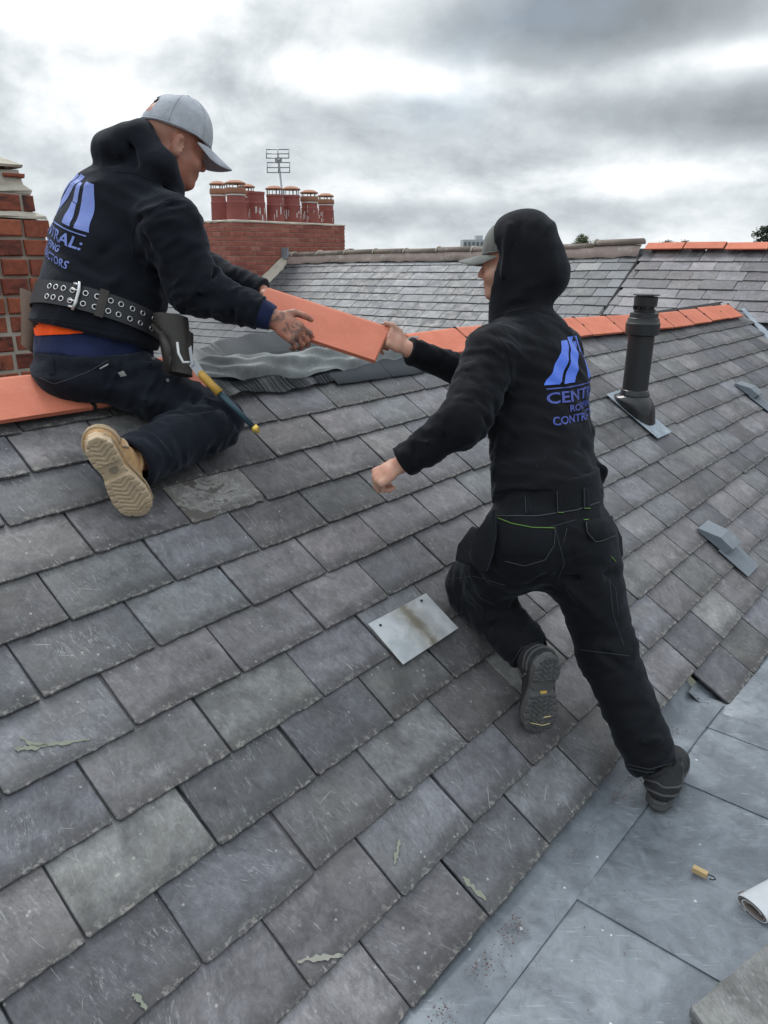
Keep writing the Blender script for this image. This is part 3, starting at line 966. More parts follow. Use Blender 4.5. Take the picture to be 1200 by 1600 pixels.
# orange ridge of the neighbouring roof
rt2 = ridge_tile_mesh('ridge_tile', 0.445, 0.115)
for k in range(18):
    tm = TDIV - 0.02 - 0.46 * (k + 0.5)
    p = FP(tm, 0, 0.0) + np.array([0, 0, 0.092 + 0.006 * (k % 2) - 0.0036 * min(k, 9)])
    yd = unit(np.cross(ZUP, RV))
    link('ridge_tile', rt2, nbr, mat4(p - NRR, unit(RV + ZUP * (0.02 if k == 0 else 0.0)), yd, ZUP))
# dark upstand between the two roofs
mb = MB(); mb.box((FP(TDIV + .008, 0.1, 0.0) + FP(TDIV + .008, 2.4, 0.0)) / 2, RV * 0.012, (FP(TDIV, 2.4) - FP(TDIV, 0.1)) / 2, N2 * 0.012)
wpart('roof_joint', mb.mesh('roof_joint', M['dark']), nbr)

# ------------------------------------------------------------------ chimneys
def brick_courses(root, R0, corner, ex, ey, lx, ly, z0, z1, course, mats, joint=0.012, bl=0.225, flem=False, shrink=None, seed=0, individually=(0, 1, 2, 3)):
    """bricks round a rectangular stack: corner = nearest bottom corner, ex/ey run along its faces"""
    r = random.Random(seed)
    cache = {}
    n = int(round((z1 - z0) / course))
    bd = 0.105
    for c in range(n):
        zz = z0 + (c + 0.5) * course
        sh = shrink(c, n) if shrink else 0.0
        L = [(corner + ex * sh + ey * sh, ex, ey, lx - 2 * sh), (corner + ex * sh + ey * (ly - sh), ex, -ey, lx - 2 * sh), (corner + ey * sh + ex * sh, ey, ex, ly - 2 * sh), (corner + ey * sh + ex * (lx - sh), ey, -ex, ly - 2 * sh)]
        for fi, (o, d, inn, ln) in enumerate(L):
            pos = 0.0 if (fi < 2) == (c % 2 == 0) else bd + joint
            end = ln if (fi < 2) == (c % 2 == 0) else ln - bd - joint
            k = c
            while pos < end - 0.04:
                w = bl - joint
                if flem and k % 2:
                    w = bd
                if pos + w > end - 0.05:
                    w = end - pos
                w = min(w, end - pos)
                key = (round(w, 2), r.randrange(3))
                if key not in cache:
                    q = random.Random(hash(key))
                    m_ = MB()
                    hw, hh, hd = key[0] / 2, (course - joint) / 2, bd / 2
                    bb = 0.004
                    vs_ = []
                    for sy, ins in ((-1, bb), (-1 + 0.1, 0), (1, 0)):
                        for sx_, sz in ((-1, -1), (1, -1), (1, 1), (-1, 1)):
                            vs_.append((sx_ * (hw - ins) + q.uniform(-.0025, .0025), sy * hd, sz * (hh - ins) + q.uniform(-.002, .002)))
                    m_.add(vs_, [(0, 1, 2, 3)] + [(4 * a_ + i, 4 * a_ + 4 + i, 4 * a_ + 4 + (i + 1) % 4, 4 * a_ + (i + 1) % 4) for a_ in (0, 1) for i in range(4)] + [(11, 10, 9, 8)])
                    me = m_.mesh('brick', mats)
                    bm = bmesh.new(); bm.from_mesh(me); bmesh.ops.recalc_face_normals(bm, faces=bm.faces); bm.to_mesh(me); bm.free()
                    cache[key] = me
                p = o + d * (pos + w / 2) + inn * (bd / 2 + r.uniform(-.003, .003)) + ZUP * (zz + r.uniform(-.0015, .0015)) - np.array([0, 0, 0])
                p = np.array([p[0], p[1], zz])
                xd = d if np.dot(np.cross(d, inn), ZUP) > 0 else -d
                link('brick', cache[key], root, mat4(p - R0, xd * (w / key[0]), inn, ZUP))
                pos += w + joint
                k += 1

# large stack behind, at the gable of the far roof
cc = CAMP + np.array([-2.42, 12.7, 0])
cc[2] = 0
CH_L, CH_W = 2.62, 0.88
ZT = CAMZ + 0.525
ch2 = thing('chimney_stack', 'wide red brick chimney stack behind carrying a row of clay pots', 'chimney', cc + U * 1.3 - RV * 0.44 + ZUP * (CAMZ - 0.9))
C2 = np.array(ch2.location)
brick_courses(ch2, C2, cc, U, -RV, CH_L, CH_W, ZT - 0.075 * 17, ZT, 0.075, M['brick2'], 0.010, 0.225, False, None, 5)
mb = MB(); mb.box(cc + U * CH_L / 2 - RV * CH_W / 2 + ZUP * (ZT - 0.68), U * (CH_L / 2 - 0.009), RV * (CH_W / 2 - 0.009), ZUP * 0.66)
wpart('mortar_core', mb.mesh('mortar_core', M['mortar2']), ch2)
mb = MB()
o = cc + U * CH_L / 2 - RV * CH_W / 2
lv_ = [(0.0, ZT - .005, .008), (0.0, ZT + .015, .006), (.12, ZT + .035, 0), (.30, ZT + .04, 0)]
r = random.Random(8)
vv = []
N_ = 40
for ins, z, j in lv_:
    for k in range(N_):
        q = k / N_ * 4
        sd = int(q); fr = q - sd
        hx, hy = CH_L / 2 + .008 - ins, CH_W / 2 + .008 - ins
        pts4 = [(-hx, -hy), (hx, -hy), (hx, hy), (-hx, hy)]
        p0, p1 = pts4[sd], pts4[(sd + 1) % 4]
        vv.append(o + U * (p0[0] + (p1[0] - p0[0]) * fr + r.uniform(-.004, .004)) - RV * (p0[1] + (p1[1] - p0[1]) * fr + r.uniform(-.004, .004)) + ZUP * (z + r.uniform(-j, j)))
mb.add(vv, [(k * N_ + i, k * N_ + (i + 1) % N_, (k + 1) * N_ + (i + 1) % N_, (k + 1) * N_ + i) for k in range(3) for i in range(N_)] + [tuple(3 * N_ + i for i in range(N_))])
wpart('mortar_cap', mb.mesh('mortar_cap', M['mortar'], False), ch2)
def pot_at(px, base_y, wpx, hpx, depth, cowl):
    """one pot: photo width and height at its depth give its real size"""
    s = depth / F
    p = K(px, base_y, depth)
    R = wpx / 2 * s * 1.12
    H = hpx * s
    e = link('chimney_pot', None, ch2, Matrix.Translation(Vector((p - C2).tolist())))
    bpy.data.objects.remove(e)
    m_ = MB()
    m_.lathe([(R * 0.98, -0.06), (R * 1.0, 0.0), (R * 0.92, H * 0.62), (R * 0.95, H * 0.64), (R * 0.95, H * 0.67), (R * 0.88, H * 0.69), (R * 0.87, H * 0.92), (R * 0.92, H * 0.93), (R * 0.92, H), (R * 0.72, H), (R * 0.7, H * 0.8)], (0, 0, 0), (0, 0, 1), 20)
    pot = link('chimney_pot', auto_smooth(m_.mesh('chimney_pot', M['pot'], True), 40), ch2, Matrix.Translation(Vector((p - C2).tolist())))
    st = MB(); rr = random.Random(int(px))
    for _ in range(rr.randrange(2, 9)):
        an = -math.pi / 2 + rr.uniform(-1.3, 1.3) + 0.2
        h0 = rr.uniform(0.1, 0.5) * H; h1 = h0 + rr.uniform(0.05, 0.3) * H
        rad = R * 0.985
        d_ = np.array([math.cos(an), math.sin(an), 0])
        st.box(d_ * rad * (1 - 0.08 * (h0 + h1) / 2 / (0.62 * H)) + ZUP * (h0 + h1) / 2, np.cross(ZUP, d_) * rr.uniform(.004, .012), ZUP * (h1 - h0) / 2, d_ * 0.004)
    if cowl != 1:
        link('lime_streak', st.mesh('lime_streak', M['lime']), pot)
    if cowl:
        top = H * (1.0 if cowl == 2 else 1.06)
        m_ = MB()
        if cowl in (1, 3):
            m_.lathe([(R * 0.98, H * 0.93), (R * 1.02, H * 0.95), (R * 0.98, top + .02), (R * 0.7, top + .02)], (0, 0, 0), (0, 0, 1), 20)
        cz = top + H * 0.22
        m_.lathe([(R * 0.55, cz - .012), (R * 0.98, cz - 0.03), (R * 1.0, cz - 0.012), (R * 0.55, cz + .026), (0.004, cz + .036)], (0, 0, 0), (0, 0, 1), 20)
        link('cowl', auto_smooth(m_.mesh('cowl', M['cowl'], True), 50), pot)
        m_ = MB()
        for k in range(6):
            an = k * math.pi / 3 + 0.4
            d_ = np.array([math.cos(an), math.sin(an), 0]) * R * 0.8
            m_.tube([d_ + ZUP * (top - .02), d_ + ZUP * (cz - .01)], 0.012 if k % 2 else 0.007, 6)
        link('cowl_bar', m_.mesh('cowl_bar', M['dull_steel']), pot)
        if cowl in (1, 3):
            m_ = MB(); m_.lathe([(R * 0.9, H * 0.86), (R * 0.935, H * 0.865), (R * 0.935, H * 0.905), (R * 0.9, H * 0.91)], (0, 0, 0), (0, 0, 1), 20)
            link('lime_band', m_.mesh('lime_band', M['lime']), pot)
for a in [(344, 349, 23, 45, 12.9, 1), (371, 349, 29, 46, 12.35, 1), (388, 349, 24, 42, 13.1, 1), (402, 350, 27, 46, 12.7, 0), (431, 352, 25, 44, 13.0, 2), (457, 354, 26, 45, 13.3, 2), (484.5, 354, 25, 39, 13.6, 3), (510, 355, 23, 36, 14.0, 3)]:
    pot_at(*a)

# aerial on a mast fixed to the stack
base = K(443, 352, 13.5)
s_ = 13.6 / F
ant = thing('television_aerial', 'thin grey television aerial on a leaning mast above the chimney pots', 'aerial', base)
top = K(433.5, 232, 13.6); A0 = base
def AP(x, y, d=13.6):
    return K(x, y, d) - A0
m_ = MB(); m_.tube([(0, 0, 0), AP(441, 302), AP(434, 240)], 0.017, 8)
link('mast', m_.mesh('mast', M['dull_steel'], True), ant)
for y0, y1 in ((233.5, 247), (254, 269.5)):
    m_ = MB()
    dx = (y0 - 233) * 0.06
    for k, y in enumerate((y0, (y0 + y1) / 2, y1)):
        m_.tube([AP(415.5 + dx, y), AP(452 + dx, y)], 0.010, 6)
    for x in (416.3, 451.3):
        m_.tube([AP(x + dx, y0), AP(x + dx, y1)], 0.009, 6)
    m_.tube([AP(434 + dx, y0 - 1), AP(434 + dx, y1)], 0.011, 6)
    link('reflector', m_.mesh('reflector', M['dull_steel'], True), ant)
m_ = MB()
m_.tube([AP(434, 250, 13.5), AP(439, 249, 12.9)], 0.016, 6)
for k in range(5):
    q = AP(434.6 + k, 250 - 0.2 * k, 13.5 - 0.12 * k)
    m_.tube([q + RV * 0.06 * (1 - k * .1) + ZUP * 0.03, q - RV * 0.06 * (1 - k * .1) - ZUP * 0.03], 0.008, 5)
m_.box(AP(435, 250.5, 13.5), RV * 0.05, ZUP * 0.045, U * 0.04)
link('boom', m_.mesh('boom', M['dull_steel']), ant)

# brick stack close by on the left, with oversailing courses and a mortar cap
LC = K(84, 400, 3.15)                        # its right front corner
LC[2] = 0
CW, CD = 0.80, 0.68
ZT1 = K(80, 343, 3.15)[2]
ch1 = thing('chimney_stack', 'sooty red brick chimney stack at the left edge behind the sitting man', 'chimney', LC - U * 0.4 + VH * 0.3 + ZUP * (CAMZ - 0.9))
C1 = np.array(ch1.location)
cor = LC - U * CW
CO = 0.0762
shr = lambda c, n: 0.0
brick_courses(ch1, C1, cor, U, VH, CW, CD, ZT1 - CO * 14, ZT1, CO, M['brick'], 0.013, 0.225, True, lambda c, n: 0.012 if c < n - 5 else 0.0, 3)
brick_courses(ch1, C1, cor + U * 0.035 + VH * 0.035, U, VH, CW - 0.07, CD - 0.07, ZT1 + 0.022, ZT1 + 0.022 + CO, CO, M['brick'], 0.013, 0.225, True, None, 13)
brick_courses(ch1, C1, cor + U * 0.05 + VH * 0.05, U, VH, CW - 0.10, CD - 0.10, ZT1 + 0.05 + CO, ZT1 + 0.05 + 2 * CO, CO, M['brick'], 0.06, 0.225, True, None, 14)
mb = MB()
o = cor + U * CW / 2 + VH * CD / 2
mb.box(o + ZUP * (ZT1 - 0.56), U * (CW / 2 - 0.0165), VH * (CD / 2 - 0.0165), ZUP * 0.555)
mb.box(o + ZUP * (ZT1 + 0.055), U * (CW / 2 - 0.043), VH * (CD / 2 - 0.043), ZUP * 0.054)
wpart('mortar_core', mb.mesh('mortar_core', M['mortar']), ch1)
mb = MB()
r = random.Random(4)
def slab_ring(levels, hx0, hy0, n=36):
    vv = []
    for ins, z, j in levels:
        for k in range(n):
            q = k / n * 4; sd = int(q); fr = q - sd
            hx, hy = hx0 - ins, hy0 - ins
            p4 = [(-hx, -hy), (hx, -hy), (hx, hy), (-hx, hy)]
            p0, p1 = p4[sd], p4[(sd + 1) % 4]
            vv.append(o + U * (p0[0] + (p1[0] - p0[0]) * fr + r.uniform(-j, j)) + VH * (p0[1] + (p1[1] - p0[1]) * fr + r.uniform(-j, j)) + ZUP * (z + r.uniform(-j, j)))
    mb.add(vv, [(k * n + i, k * n + (i + 1) % n, (k + 1) * n + (i + 1) % n, (k + 1) * n + i) for k in range(len(levels) - 1) for i in range(n)] + [tuple((len(levels) - 1) * n + i for i in range(n))])
slab_ring([(0.004, ZT1 - .002, .003), (0.003, ZT1 + .010, .004), (0.037, ZT1 + .028, .004)], CW / 2, CD / 2)
z2 = ZT1 + 0.022 + CO
slab_ring([(0.040, z2 - .002, .003), (0.037, z2 + .008, .005), (0.056, z2 + .030, .006), (0.064, z2 + CO * .8, .008), (0.07, z2 + CO + .01, .004)], CW / 2, CD / 2)
z3 = ZT1 + .05 + 2 * CO
slab_ring([(0.055, z3 - .01, .004), (0.05, z3 + .006, .006), (0.14, z3 + .045, .010), (0.24, z3 + .10, .008)], CW / 2, CD / 2)
wpart('mortar_cap', mb.mesh('mortar_cap', M['mortar']), ch1)

# ------------------------------------------------------------------ far tower block and tree tops
tw = thing('tower_block', 'pale grey block of flats far off on the horizon above the ridge', 'building', K(740, 395, 300) * np.array([1, 1, 0]) + np.array([0, 0, -7.5]))
T0 = np.array(tw.location)
conc = simple_mat('pale_concrete', (0.42, 0.44, 0.46), 0.9, 0, 0.1, 0.5, 0)
glass = simple_mat('dark_windows', (0.13, 0.15, 0.17), 0.2, 0, 0.1, 1, 0)
zt = K(740, 375, 300)[2] - T0[2]
hw = 300 / F * 19
mb = MB(); mb.box((0, 0, zt / 2), (hw, 0, 0), (0, 6, 0), (0, 0, zt / 2))
link('wall', mb.mesh('wall', conc), tw)
mb = MB(); mb.box((hw * .35, 0, zt + .8), (hw * .28, 0, 0), (0, 3, 0), (0, 0, .8))
link('plant_room', mb.mesh('plant_room', conc), tw)
wm = MB(); wm.box((0, 0, 0), (0.55, 0, 0), (0, .06, 0), (0, 0, .7)); wme = wm.mesh('window', glass)
for j in range(9):
    for i in range(6):
        link('window', wme, tw, Matrix.Translation((-hw + hw * 2 * (i + .5) / 6, -6.02, zt - 1.6 - j * 2.7)))
leafm = []
for nm, c in (('autumn_green_leaf', (0.10, 0.115, 0.045)), ('dark_green_leaf', (0.028, 0.045, 0.026)), ('olive_leaf', (0.075, 0.085, 0.05))):
    leafm.append(simple_mat(nm, c, 0.7, 0, 0.4, 3, 0))
bark = simple_mat('bark', (0.08, 0.065, 0.05), 0.95)
def tree(px, py, d, wpx, hpx, mi, label, seed):
    """crown centred at photo point, of photo width and height, at distance d; trunk down to the ground"""
    r = random.Random(seed)
    c = K(px, py, d); s = d / F
    rw, rh = wpx / 2 * s, hpx / 2 * s
    t = thing('tree', label, 'tree', (c[0], c[1], -7.5))
    h = c[2] + 7.5
    m_ = MB()
    m_.tube([(0, 0, 0), (0.05 * rw, 0, h * .5), (0, 0.05 * rw, h + rh * .5)], [0.16 * rw + .1, 0.11 * rw + .06, 0.02 * rw], 8)
    for k in range(9):
        a = r.uniform(0, 6.28); z0 = h - rh * r.uniform(0, .9); q = r.uniform(.5, .9)
        m_.tube([(0, 0, z0), (math.cos(a) * rw * q * .5, math.sin(a) * rw * q * .5, z0 + rh * .35), (math.cos(a) * rw * q, math.sin(a) * rw * q, z0 + rh * .6)], [.05 * rw, .03 * rw, .01 * rw], 5)
    link('trunk', m_.mesh('trunk', bark, True), t)
    v = []; f = []
    cl = [(r.gauss(0, .45), r.gauss(0, .45), r.gauss(0.1, .42)) for _ in range(26)]
    for cx, cy, cz in cl:
        q = math.sqrt(cx * cx + cy * cy + cz * cz)
        if q > .85:
            cx, cy, cz = cx / q * .85, cy / q * .85, cz / q * .85
        for _ in range(230):
            x, y, z = cx + r.gauss(0, .13), cy + r.gauss(0, .13), cz + r.gauss(0, .10)
            p = np.array([x * rw, y * rw, h + z * rh])
            e = np.array([r.gauss(0, 1), r.gauss(0, 1), r.gauss(0, 1)]); e /= np.linalg.norm(e)
            g = unit(np.cross(e, [r.gauss(0, 1), r.gauss(0, 1), r.gauss(0, 1)]))
            w_ = .042 * rw * r.uniform(.6, 1.4)
            n = len(v); v += [p - e * w_, p + g * w_ * .6, p + e * w_, p - g * w_ * .6]; f.append((n, n + 1, n + 2, n + 3))
    link('crown', mesh_data('crown', v, f, [leafm[mi]]), t)
tree(915, 388, 42, 46, 42, 0, 'autumn-tinted tree top peeping over the brown end of the far ridge', 1)
tree(1055, 390, 48, 46, 32, 2, 'small olive tree top just showing over the orange far ridge', 2)
tree(1204, 382, 30, 66, 56, 1, 'dark green tree top over the orange ridge at the right edge', 3)
tree(548, 394, 55, 26, 10, 2, 'low pale green tree top beside the end of the wide chimney', 4)

# ------------------------------------------------------------------ flue, vents
fb = RP(*ab_of(988, 642), 0.0)
fp = thing('flue_pipe', 'tall black plastic flue pipe with collar and cap on the slates', 'flue', fb)
F0 = fb
d0 = project(fb)[2]
s_ = d0 / F * 1.0
zv = lambda y: 0.0
def fz(y):                                     # photo height up the pipe -> metres above its foot
    lo = -0.2; hi = 1.4
    for _ in range(40):
        mid = (lo + hi) / 2
        if project(fb + np.array([0.0, 0.0, mid]) + np.array([0.012 * mid, 0, 0]))[1] > y:
            lo = mid
        else:
            hi = mid
    return (lo + hi) / 2
ax = unit(np.array([0.012, 0.0, 1.0]))
m_ = MB(); m_.lathe([(0.073, fz(628)), (0.073, fz(520))], (0, 0, 0), ax, 32)
link('pipe', auto_smooth(m_.mesh('pipe', M['black_plastic'], True), 40), fp)
m_ = MB(); m_.lathe([(0.075, fz(524)), (0.094, fz(522)), (0.096, fz(505)), (0.090, fz(503)), (0.086, fz(497)), (0.080, fz(496)), (0.078, fz(489)), (0.070, fz(488))], (0, 0, 0), ax, 32)
link('collar', auto_smooth(m_.mesh('collar', M['black_plastic'], True), 40), fp)
m_ = MB(); m_.lathe([(0.060, fz(494)), (0.060, fz(483)), (0.052, fz(482)), (0.052, fz(478))], (0, 0, 0), ax, 28)
for k in range(8):
    an = k * math.pi / 4
    m_.box(np.array([math.cos(an) * .052, math.sin(an) * .052, fz(480)]), (0.008 * math.cos(an), .008 * math.sin(an), 0), (-.006 * math.sin(an), .006 * math.cos(an), 0), (0, 0, .012))
link('neck', auto_smooth(m_.mesh('neck', M['black_gloss'], True), 40), fp)
m_ = MB(); m_.lathe([(0.050, fz(479)), (0.064, fz(478)), (0.066, fz(464)), (0.060, fz(463)), (0.05, fz(463))], (0, 0, 0), ax, 28); m_.lathe([(0.071, fz(461.5)), (0.073, fz(460.5)), (0.071, fz(459.5)), (0.02, fz(459))], (0, 0, 0), ax, 28)
for k in range(4):
    an = k * math.pi / 2 + .5
    m_.tube([np.array([math.cos(an) * .055, math.sin(an) * .055, fz(464)]) , np.array([math.cos(an) * .055, math.sin(an) * .055, fz(460)])], .006, 6)
link('cap', auto_smooth(m_.mesh('cap', M['black_plastic'], True), 40), fp)
# weathering hood that slides up the slope side
m_ = MB()
vv = []; nseg = 28
for k, (t) in enumerate(np.linspace(0, 1, 9)):
    for i in range(nseg):
        q = 2 * math.pi * i / nseg
        dx_, dy_ = math.cos(q), math.sin(q)      # along U, along slope
        rbx, rby0, rby1 = 0.105, 0.155, 0.135
        bx = rbx * math.copysign(abs(dx_) ** 0.7, dx_)
        by = (rby0 if dy_ < 0 else rby1) * math.copysign(abs(dy_) ** 0.8, dy_)
        bot = (bx * U + (by + 0.0) * W + NN * 0.012)
        tp = 0.080 * (dx_ * U + dy_ * VH) + ax * fz(616)
        e = t ** 0.75
        mid = bot * (1 - e) + tp * e + (math.sin(math.pi * t) * 0.018) * (dx_ * U + dy_ * VH)
        vv.append(mid)
m_.add(vv, [(k * nseg + i, k * nseg + (i + 1) % nseg, (k + 1) * nseg + (i + 1) % nseg, (k + 1) * nseg + i) for k in range(8) for i in range(nseg)])
m_.lathe([(0.078, fz(622)), (0.086, fz(620)), (0.087, fz(615)), (0.08, fz(613)), (0.08, fz(610)), (0.073, fz(608))], (0, 0, 0), ax, 32)
link('weathering_hood', auto_smooth(m_.mesh('weathering_hood', M['black_gloss'], True), 50), fp)
m_ = MB()
q = [ab_of(945, 603), ab_of(975, 690 - 30), ab_of(1016, 678), ab_of(1037, 662), ab_of(1000, 636), ab_of(958, 596)]
a_, b_ = ab_of(988, 642)
m_.box(-W * 0.04, U * 0.108, W * 0.20, NN * 0.0015)
x0, y0 = 0, 0
me = m_.mesh('lead_slate', M['lead_new'])
me.transform(Matrix.Translation(Vector((NN * 0.0155).tolist())))
link('lead_slate', me, fp)

def roof_vent(px, py, sc, label):
    a, bb = ab_of(px, py)
    base = RP(a, bb, 0.008)
    t = thing('roof_vent', label, 'roof vent', base, None)
    m_ = MB()
    m_.box(-W * 0.14 + NN * 0.004, U * 0.095, W * 0.09, NN * 0.002)
    link('base_plate', m_.mesh('base_plate', M['grey_plastic']), t)
    # wedge cowl: low at the top of the slope, open at its lower end
    w_, l_, h_ = 0.076, 0.092, 0.046
    pts = []
    for sx in (-1, 1):
        for (yy, zz) in ((-l_ + .012, 0.004), (-l_, h_), (-l_ * 0.15, h_ + .004), (l_, 0.012), (l_, 0.0)):
            pts.append(sx * w_ * (1 if zz < .03 else 0.90) * U + yy * W + zz * NN)
    m_ = MB(); m_.add(pts, [(1, 6, 7, 2), (2, 7, 8, 3), (3, 8, 9, 4), (0, 1, 2, 3, 4), (9, 8, 7, 6, 5)])
    link('hood', m_.mesh('hood', M['grey_plastic']), t)
    m_ = MB()
    m_.box(-W * (l_ - .022) + NN * (h_ * .5), U * w_ * .9, NN * h_ * .42, W * .001)
    for k in range(7):
        m_.box(-W * (l_ - .016) + NN * h_ * .5 + U * (w_ * .8 * (k - 3) / 3), U * .003, NN * h_ * .42, W * .003)
    link('grille', m_.mesh('grille', M['dark']), t)
    return t
roof_vent(1117, 843, 1, 'larger grey plastic roof vent below the flue pipe, nearer the lead roof')
roof_vent(1166, 612, 1, 'far grey plastic roof vent near the right edge, higher up the slates')

# ------------------------------------------------------------------ bits lying on the flat roof
def lead_pt(x, y, h=0.0):
    d = ray(x, y)
    lo, hi = 0.5, 6.0
    for _ in range(50):
        m = (lo + hi) / 2
        p = CAMP + d * m
        if p[2] > lead_z(p @ U) + h:
            lo = m
        else:
            hi = m
    return CAMP + d * lo
tan = simple_mat('tan_wood', (0.48, 0.34, 0.17), 0.7, 0, 0.2, 60, .1)
p = lead_pt(1094, 1362, 0.018)
e = unit(lead_pt(1106, 1368, 0.018) - p); e[2] = 0; e = unit(e); g = np.cross(ZUP, e)
cl = thing('wooden_peg', 'tiny tan wooden peg with a wire loop lying on the lead', 'peg', p)
m_ = MB(); m_.box((0, 0, 0.0), e * .019, g * .0075, ZUP * .007)
link('peg_body', m_.mesh('peg_body', tan), cl)
m_ = MB(); m_.tube([e * .018 + g * .004, e * .034 + g * .006, e * .04, e * .034 - g * .007, e * .026 - g * .009], .0016, 6)
link('wire_loop', m_.mesh('wire_loop', M['dark']), cl)
# loose slate slab in the corner
sp = [lead_pt(1078, 1572, .04), lead_pt(1215, 1455, .04), lead_pt(1330, 1600, .04), lead_pt(1150, 1690, .04)]
slab_m = slate_mat('loose_slab', [(0, (0.14, 0.145, 0.14)), (1, (0.17, 0.17, 0.162))], True, 1.2)
cen = sum(sp) / 4
m_ = MB(); rr = random.Random(6)
pts = []
for i in range(4):
    for k in range(7):
        t = k / 7
        q = sp[i] * (1 - t) + sp[(i + 1) % 4] * t
        pts.append(q - cen + np.array([rr.uniform(-.004, .004), rr.uniform(-.004, .004), rr.uniform(-.002, .002)]))
n = len(pts)
m_.add([p_ * .985 + ZUP * .002 for p_ in pts] + [p_ - ZUP * .006 for p_ in pts] + [p_ * .99 - ZUP * .028 for p_ in pts], [tuple(range(n))] + [(k * n + i, k * n + n + i, k * n + n + (i + 1) % n, k * n + (i + 1) % n) for k in (0, 1) for i in range(n)] + [tuple(2 * n + i for i in range(n))[::-1]])
me = m_.mesh('stone_slab', slab_m)
bm = bmesh.new(); bm.from_mesh(me); bmesh.ops.recalc_face_normals(bm, faces=bm.faces); bm.to_mesh(me); bm.free()
ss_ = link('stone_slab', me, None, Matrix.Translation(Vector((cen - ZUP * .006).tolist())), 'pale-spotted slate slab lying loose in the bottom right corner', 'slab')
# folded sheet of lead-grey cloth at the right edge
dust = simple_mat('pale_grey_sheet', (0.50, 0.52, 0.54), 0.65, 0, 0.2, 40, .2)
under = simple_mat('brown_sheet_underside', (0.20, 0.17, 0.15), 0.8, 0, 0.2, 40, .2)
p = lead_pt(1176, 1424, 0.02)
rl = thing('rolled_sheet', 'rolled pale grey sheet lying on the lead at the right edge', 'roll', p)
ex_ = unit(lead_pt(1215, 1400, .03) - p); ex_[2] = 0; ex_ = unit(ex_); ey_ = np.cross(ZUP, ex_)
def spiral(r0, turns, k0, th, w, mat, nm, squash=.55, z0=.0):
    n = 44
    v = []
    for side in (0, 1):
        for off in (0, th):
            for i in range(n):
                a = k0 + turns * 2 * math.pi * i / (n - 1)
                rr_ = r0 * (1 - .45 * i / (n - 1)) - off
                v.append(ex_ * (side * w) + ey_ * (rr_ * math.cos(a) * 1.15) + ZUP * (rr_ * math.sin(a) * squash + z0))
    f = []
    for i in range(n - 1):
        f += [(i, i + 1, 2 * n + i + 1, 2 * n + i), (n + i, 3 * n + i, 3 * n + i + 1, n + i + 1), (i, n + i, n + i + 1, i + 1), (2 * n + i, 2 * n + i + 1, 3 * n + i + 1, 3 * n + i)]
    me = mesh_data(nm, v, f, [mat], True)
    return link(nm, auto_smooth(me, 40), rl)
spiral(.044, 1.6, -1.2, .003, .26, dust, 'outer_layer', .52, .004)
spiral(.038, 1.3, -0.9, .003, .25, under, 'inner_layer', .5, .004)
m_ = MB(); m_.add([q - p for q in (lead_pt(1152, 1395, .006), lead_pt(1162, 1392, .022), lead_pt(1205, 1385, .012), lead_pt(1215, 1440, .004), lead_pt(1175, 1425, .006))], [(0, 1, 2, 3, 4)])
link('torn_corner', m_.mesh('torn_corner', under), rl)
# grit and rusty moss crumbs along the eaves
gv, gf = [], []
rr = random.Random(12)
rb = random.Random(13)
for _ in range(2300):
    a = rr.uniform(0.6, 2.62) ** 1.0
    k = rr.random()
    v_ = EV - 0.035 - abs(rr.gauss(0, .032)) if k < .75 else EV - rr.uniform(.05, 1.2)
    if k < .75 and math.sin(a * 17) + math.sin(a * 41 + 1) + .9 * math.sin(a * 7.3) < rr.uniform(-.6, 1.6):
        continue
    if k >= .75 and rr.random() < .72:
        continue
    p_ = LP(a, v_, .022 + .012 * min(1, max(0, a - 1.4)) if k < .75 else .004 + .006 * (a > 1.45) + .006 * (a > 2.1))
    s_ = rr.uniform(.0012, .0036)
    e1 = unit([rr.gauss(0, 1), rr.gauss(0, 1), rr.gauss(0, .3)]); e2 = unit(np.cross(e1, [0.1, rr.gauss(0, 1), 1]))
    n = len(gv)
    gv += [p_ - e1 * s_, p_ + e2 * s_ * .6, p_ + e1 * s_, p_ - e2 * s_ * .6, p_ + ZUP * s_ * .8]
    gf += [(n, n + 1, n + 4), (n + 1, n + 2, n + 4), (n + 2, n + 3, n + 4), (n + 3, n, n + 4)]
grit = simple_mat('rusty_grit', (0.16, 0.10, 0.095), 0.95, 0, 0.6, 90, 0, None, (1, 1, 1), ((0.42, 0.40, 0.36), 0.8))
link('roof_grit', mesh_data('roof_grit', gv, gf, [grit]), None, None, 'scattered rusty crumbs and grit on the lead below the eaves', None, None, 'stuff')
# ------------------------------------------------------------------ smooth solid modelling for people and clothes
_nr = np.random.RandomState(11)
_LAT = _nr.rand(32, 32, 32).astype(np.float32)


def vnoise(X, Y, Z):
    """smooth value noise, -1..1"""
    xi, yi, zi = np.floor(X).astype(int), np.floor(Y).astype(int), np.floor(Z).astype(int)
    fx, fy, fz = X - xi, Y - yi, Z - zi
    fx, fy, fz = fx * fx * (3 - 2 * fx), fy * fy * (3 - 2 * fy), fz * fz * (3 - 2 * fz)
    def L(a, b, c):
        return _LAT[(xi + a) & 31, (yi + b) & 31, (zi + c) & 31]
    x00 = L(0, 0, 0) * (1 - fx) + L(1, 0, 0) * fx; x10 = L(0, 1, 0) * (1 - fx) + L(1, 1, 0) * fx
    x01 = L(0, 0, 1) * (1 - fx) + L(1, 0, 1) * fx; x11 = L(0, 1, 1) * (1 - fx) + L(1, 1, 1) * fx
    return ((x00 * (1 - fy) + x10 * fy) * (1 - fz) + (x01 * (1 - fy) + x11 * fy) * fz) * 2 - 1


def smin(a, b, k):
    if k <= 0:
        return np.minimum(a, b)
    h = np.clip(0.5 + 0.5 * (b - a) / k, 0, 1)
    return b * (1 - h) + a * h - k * h * (1 - h)


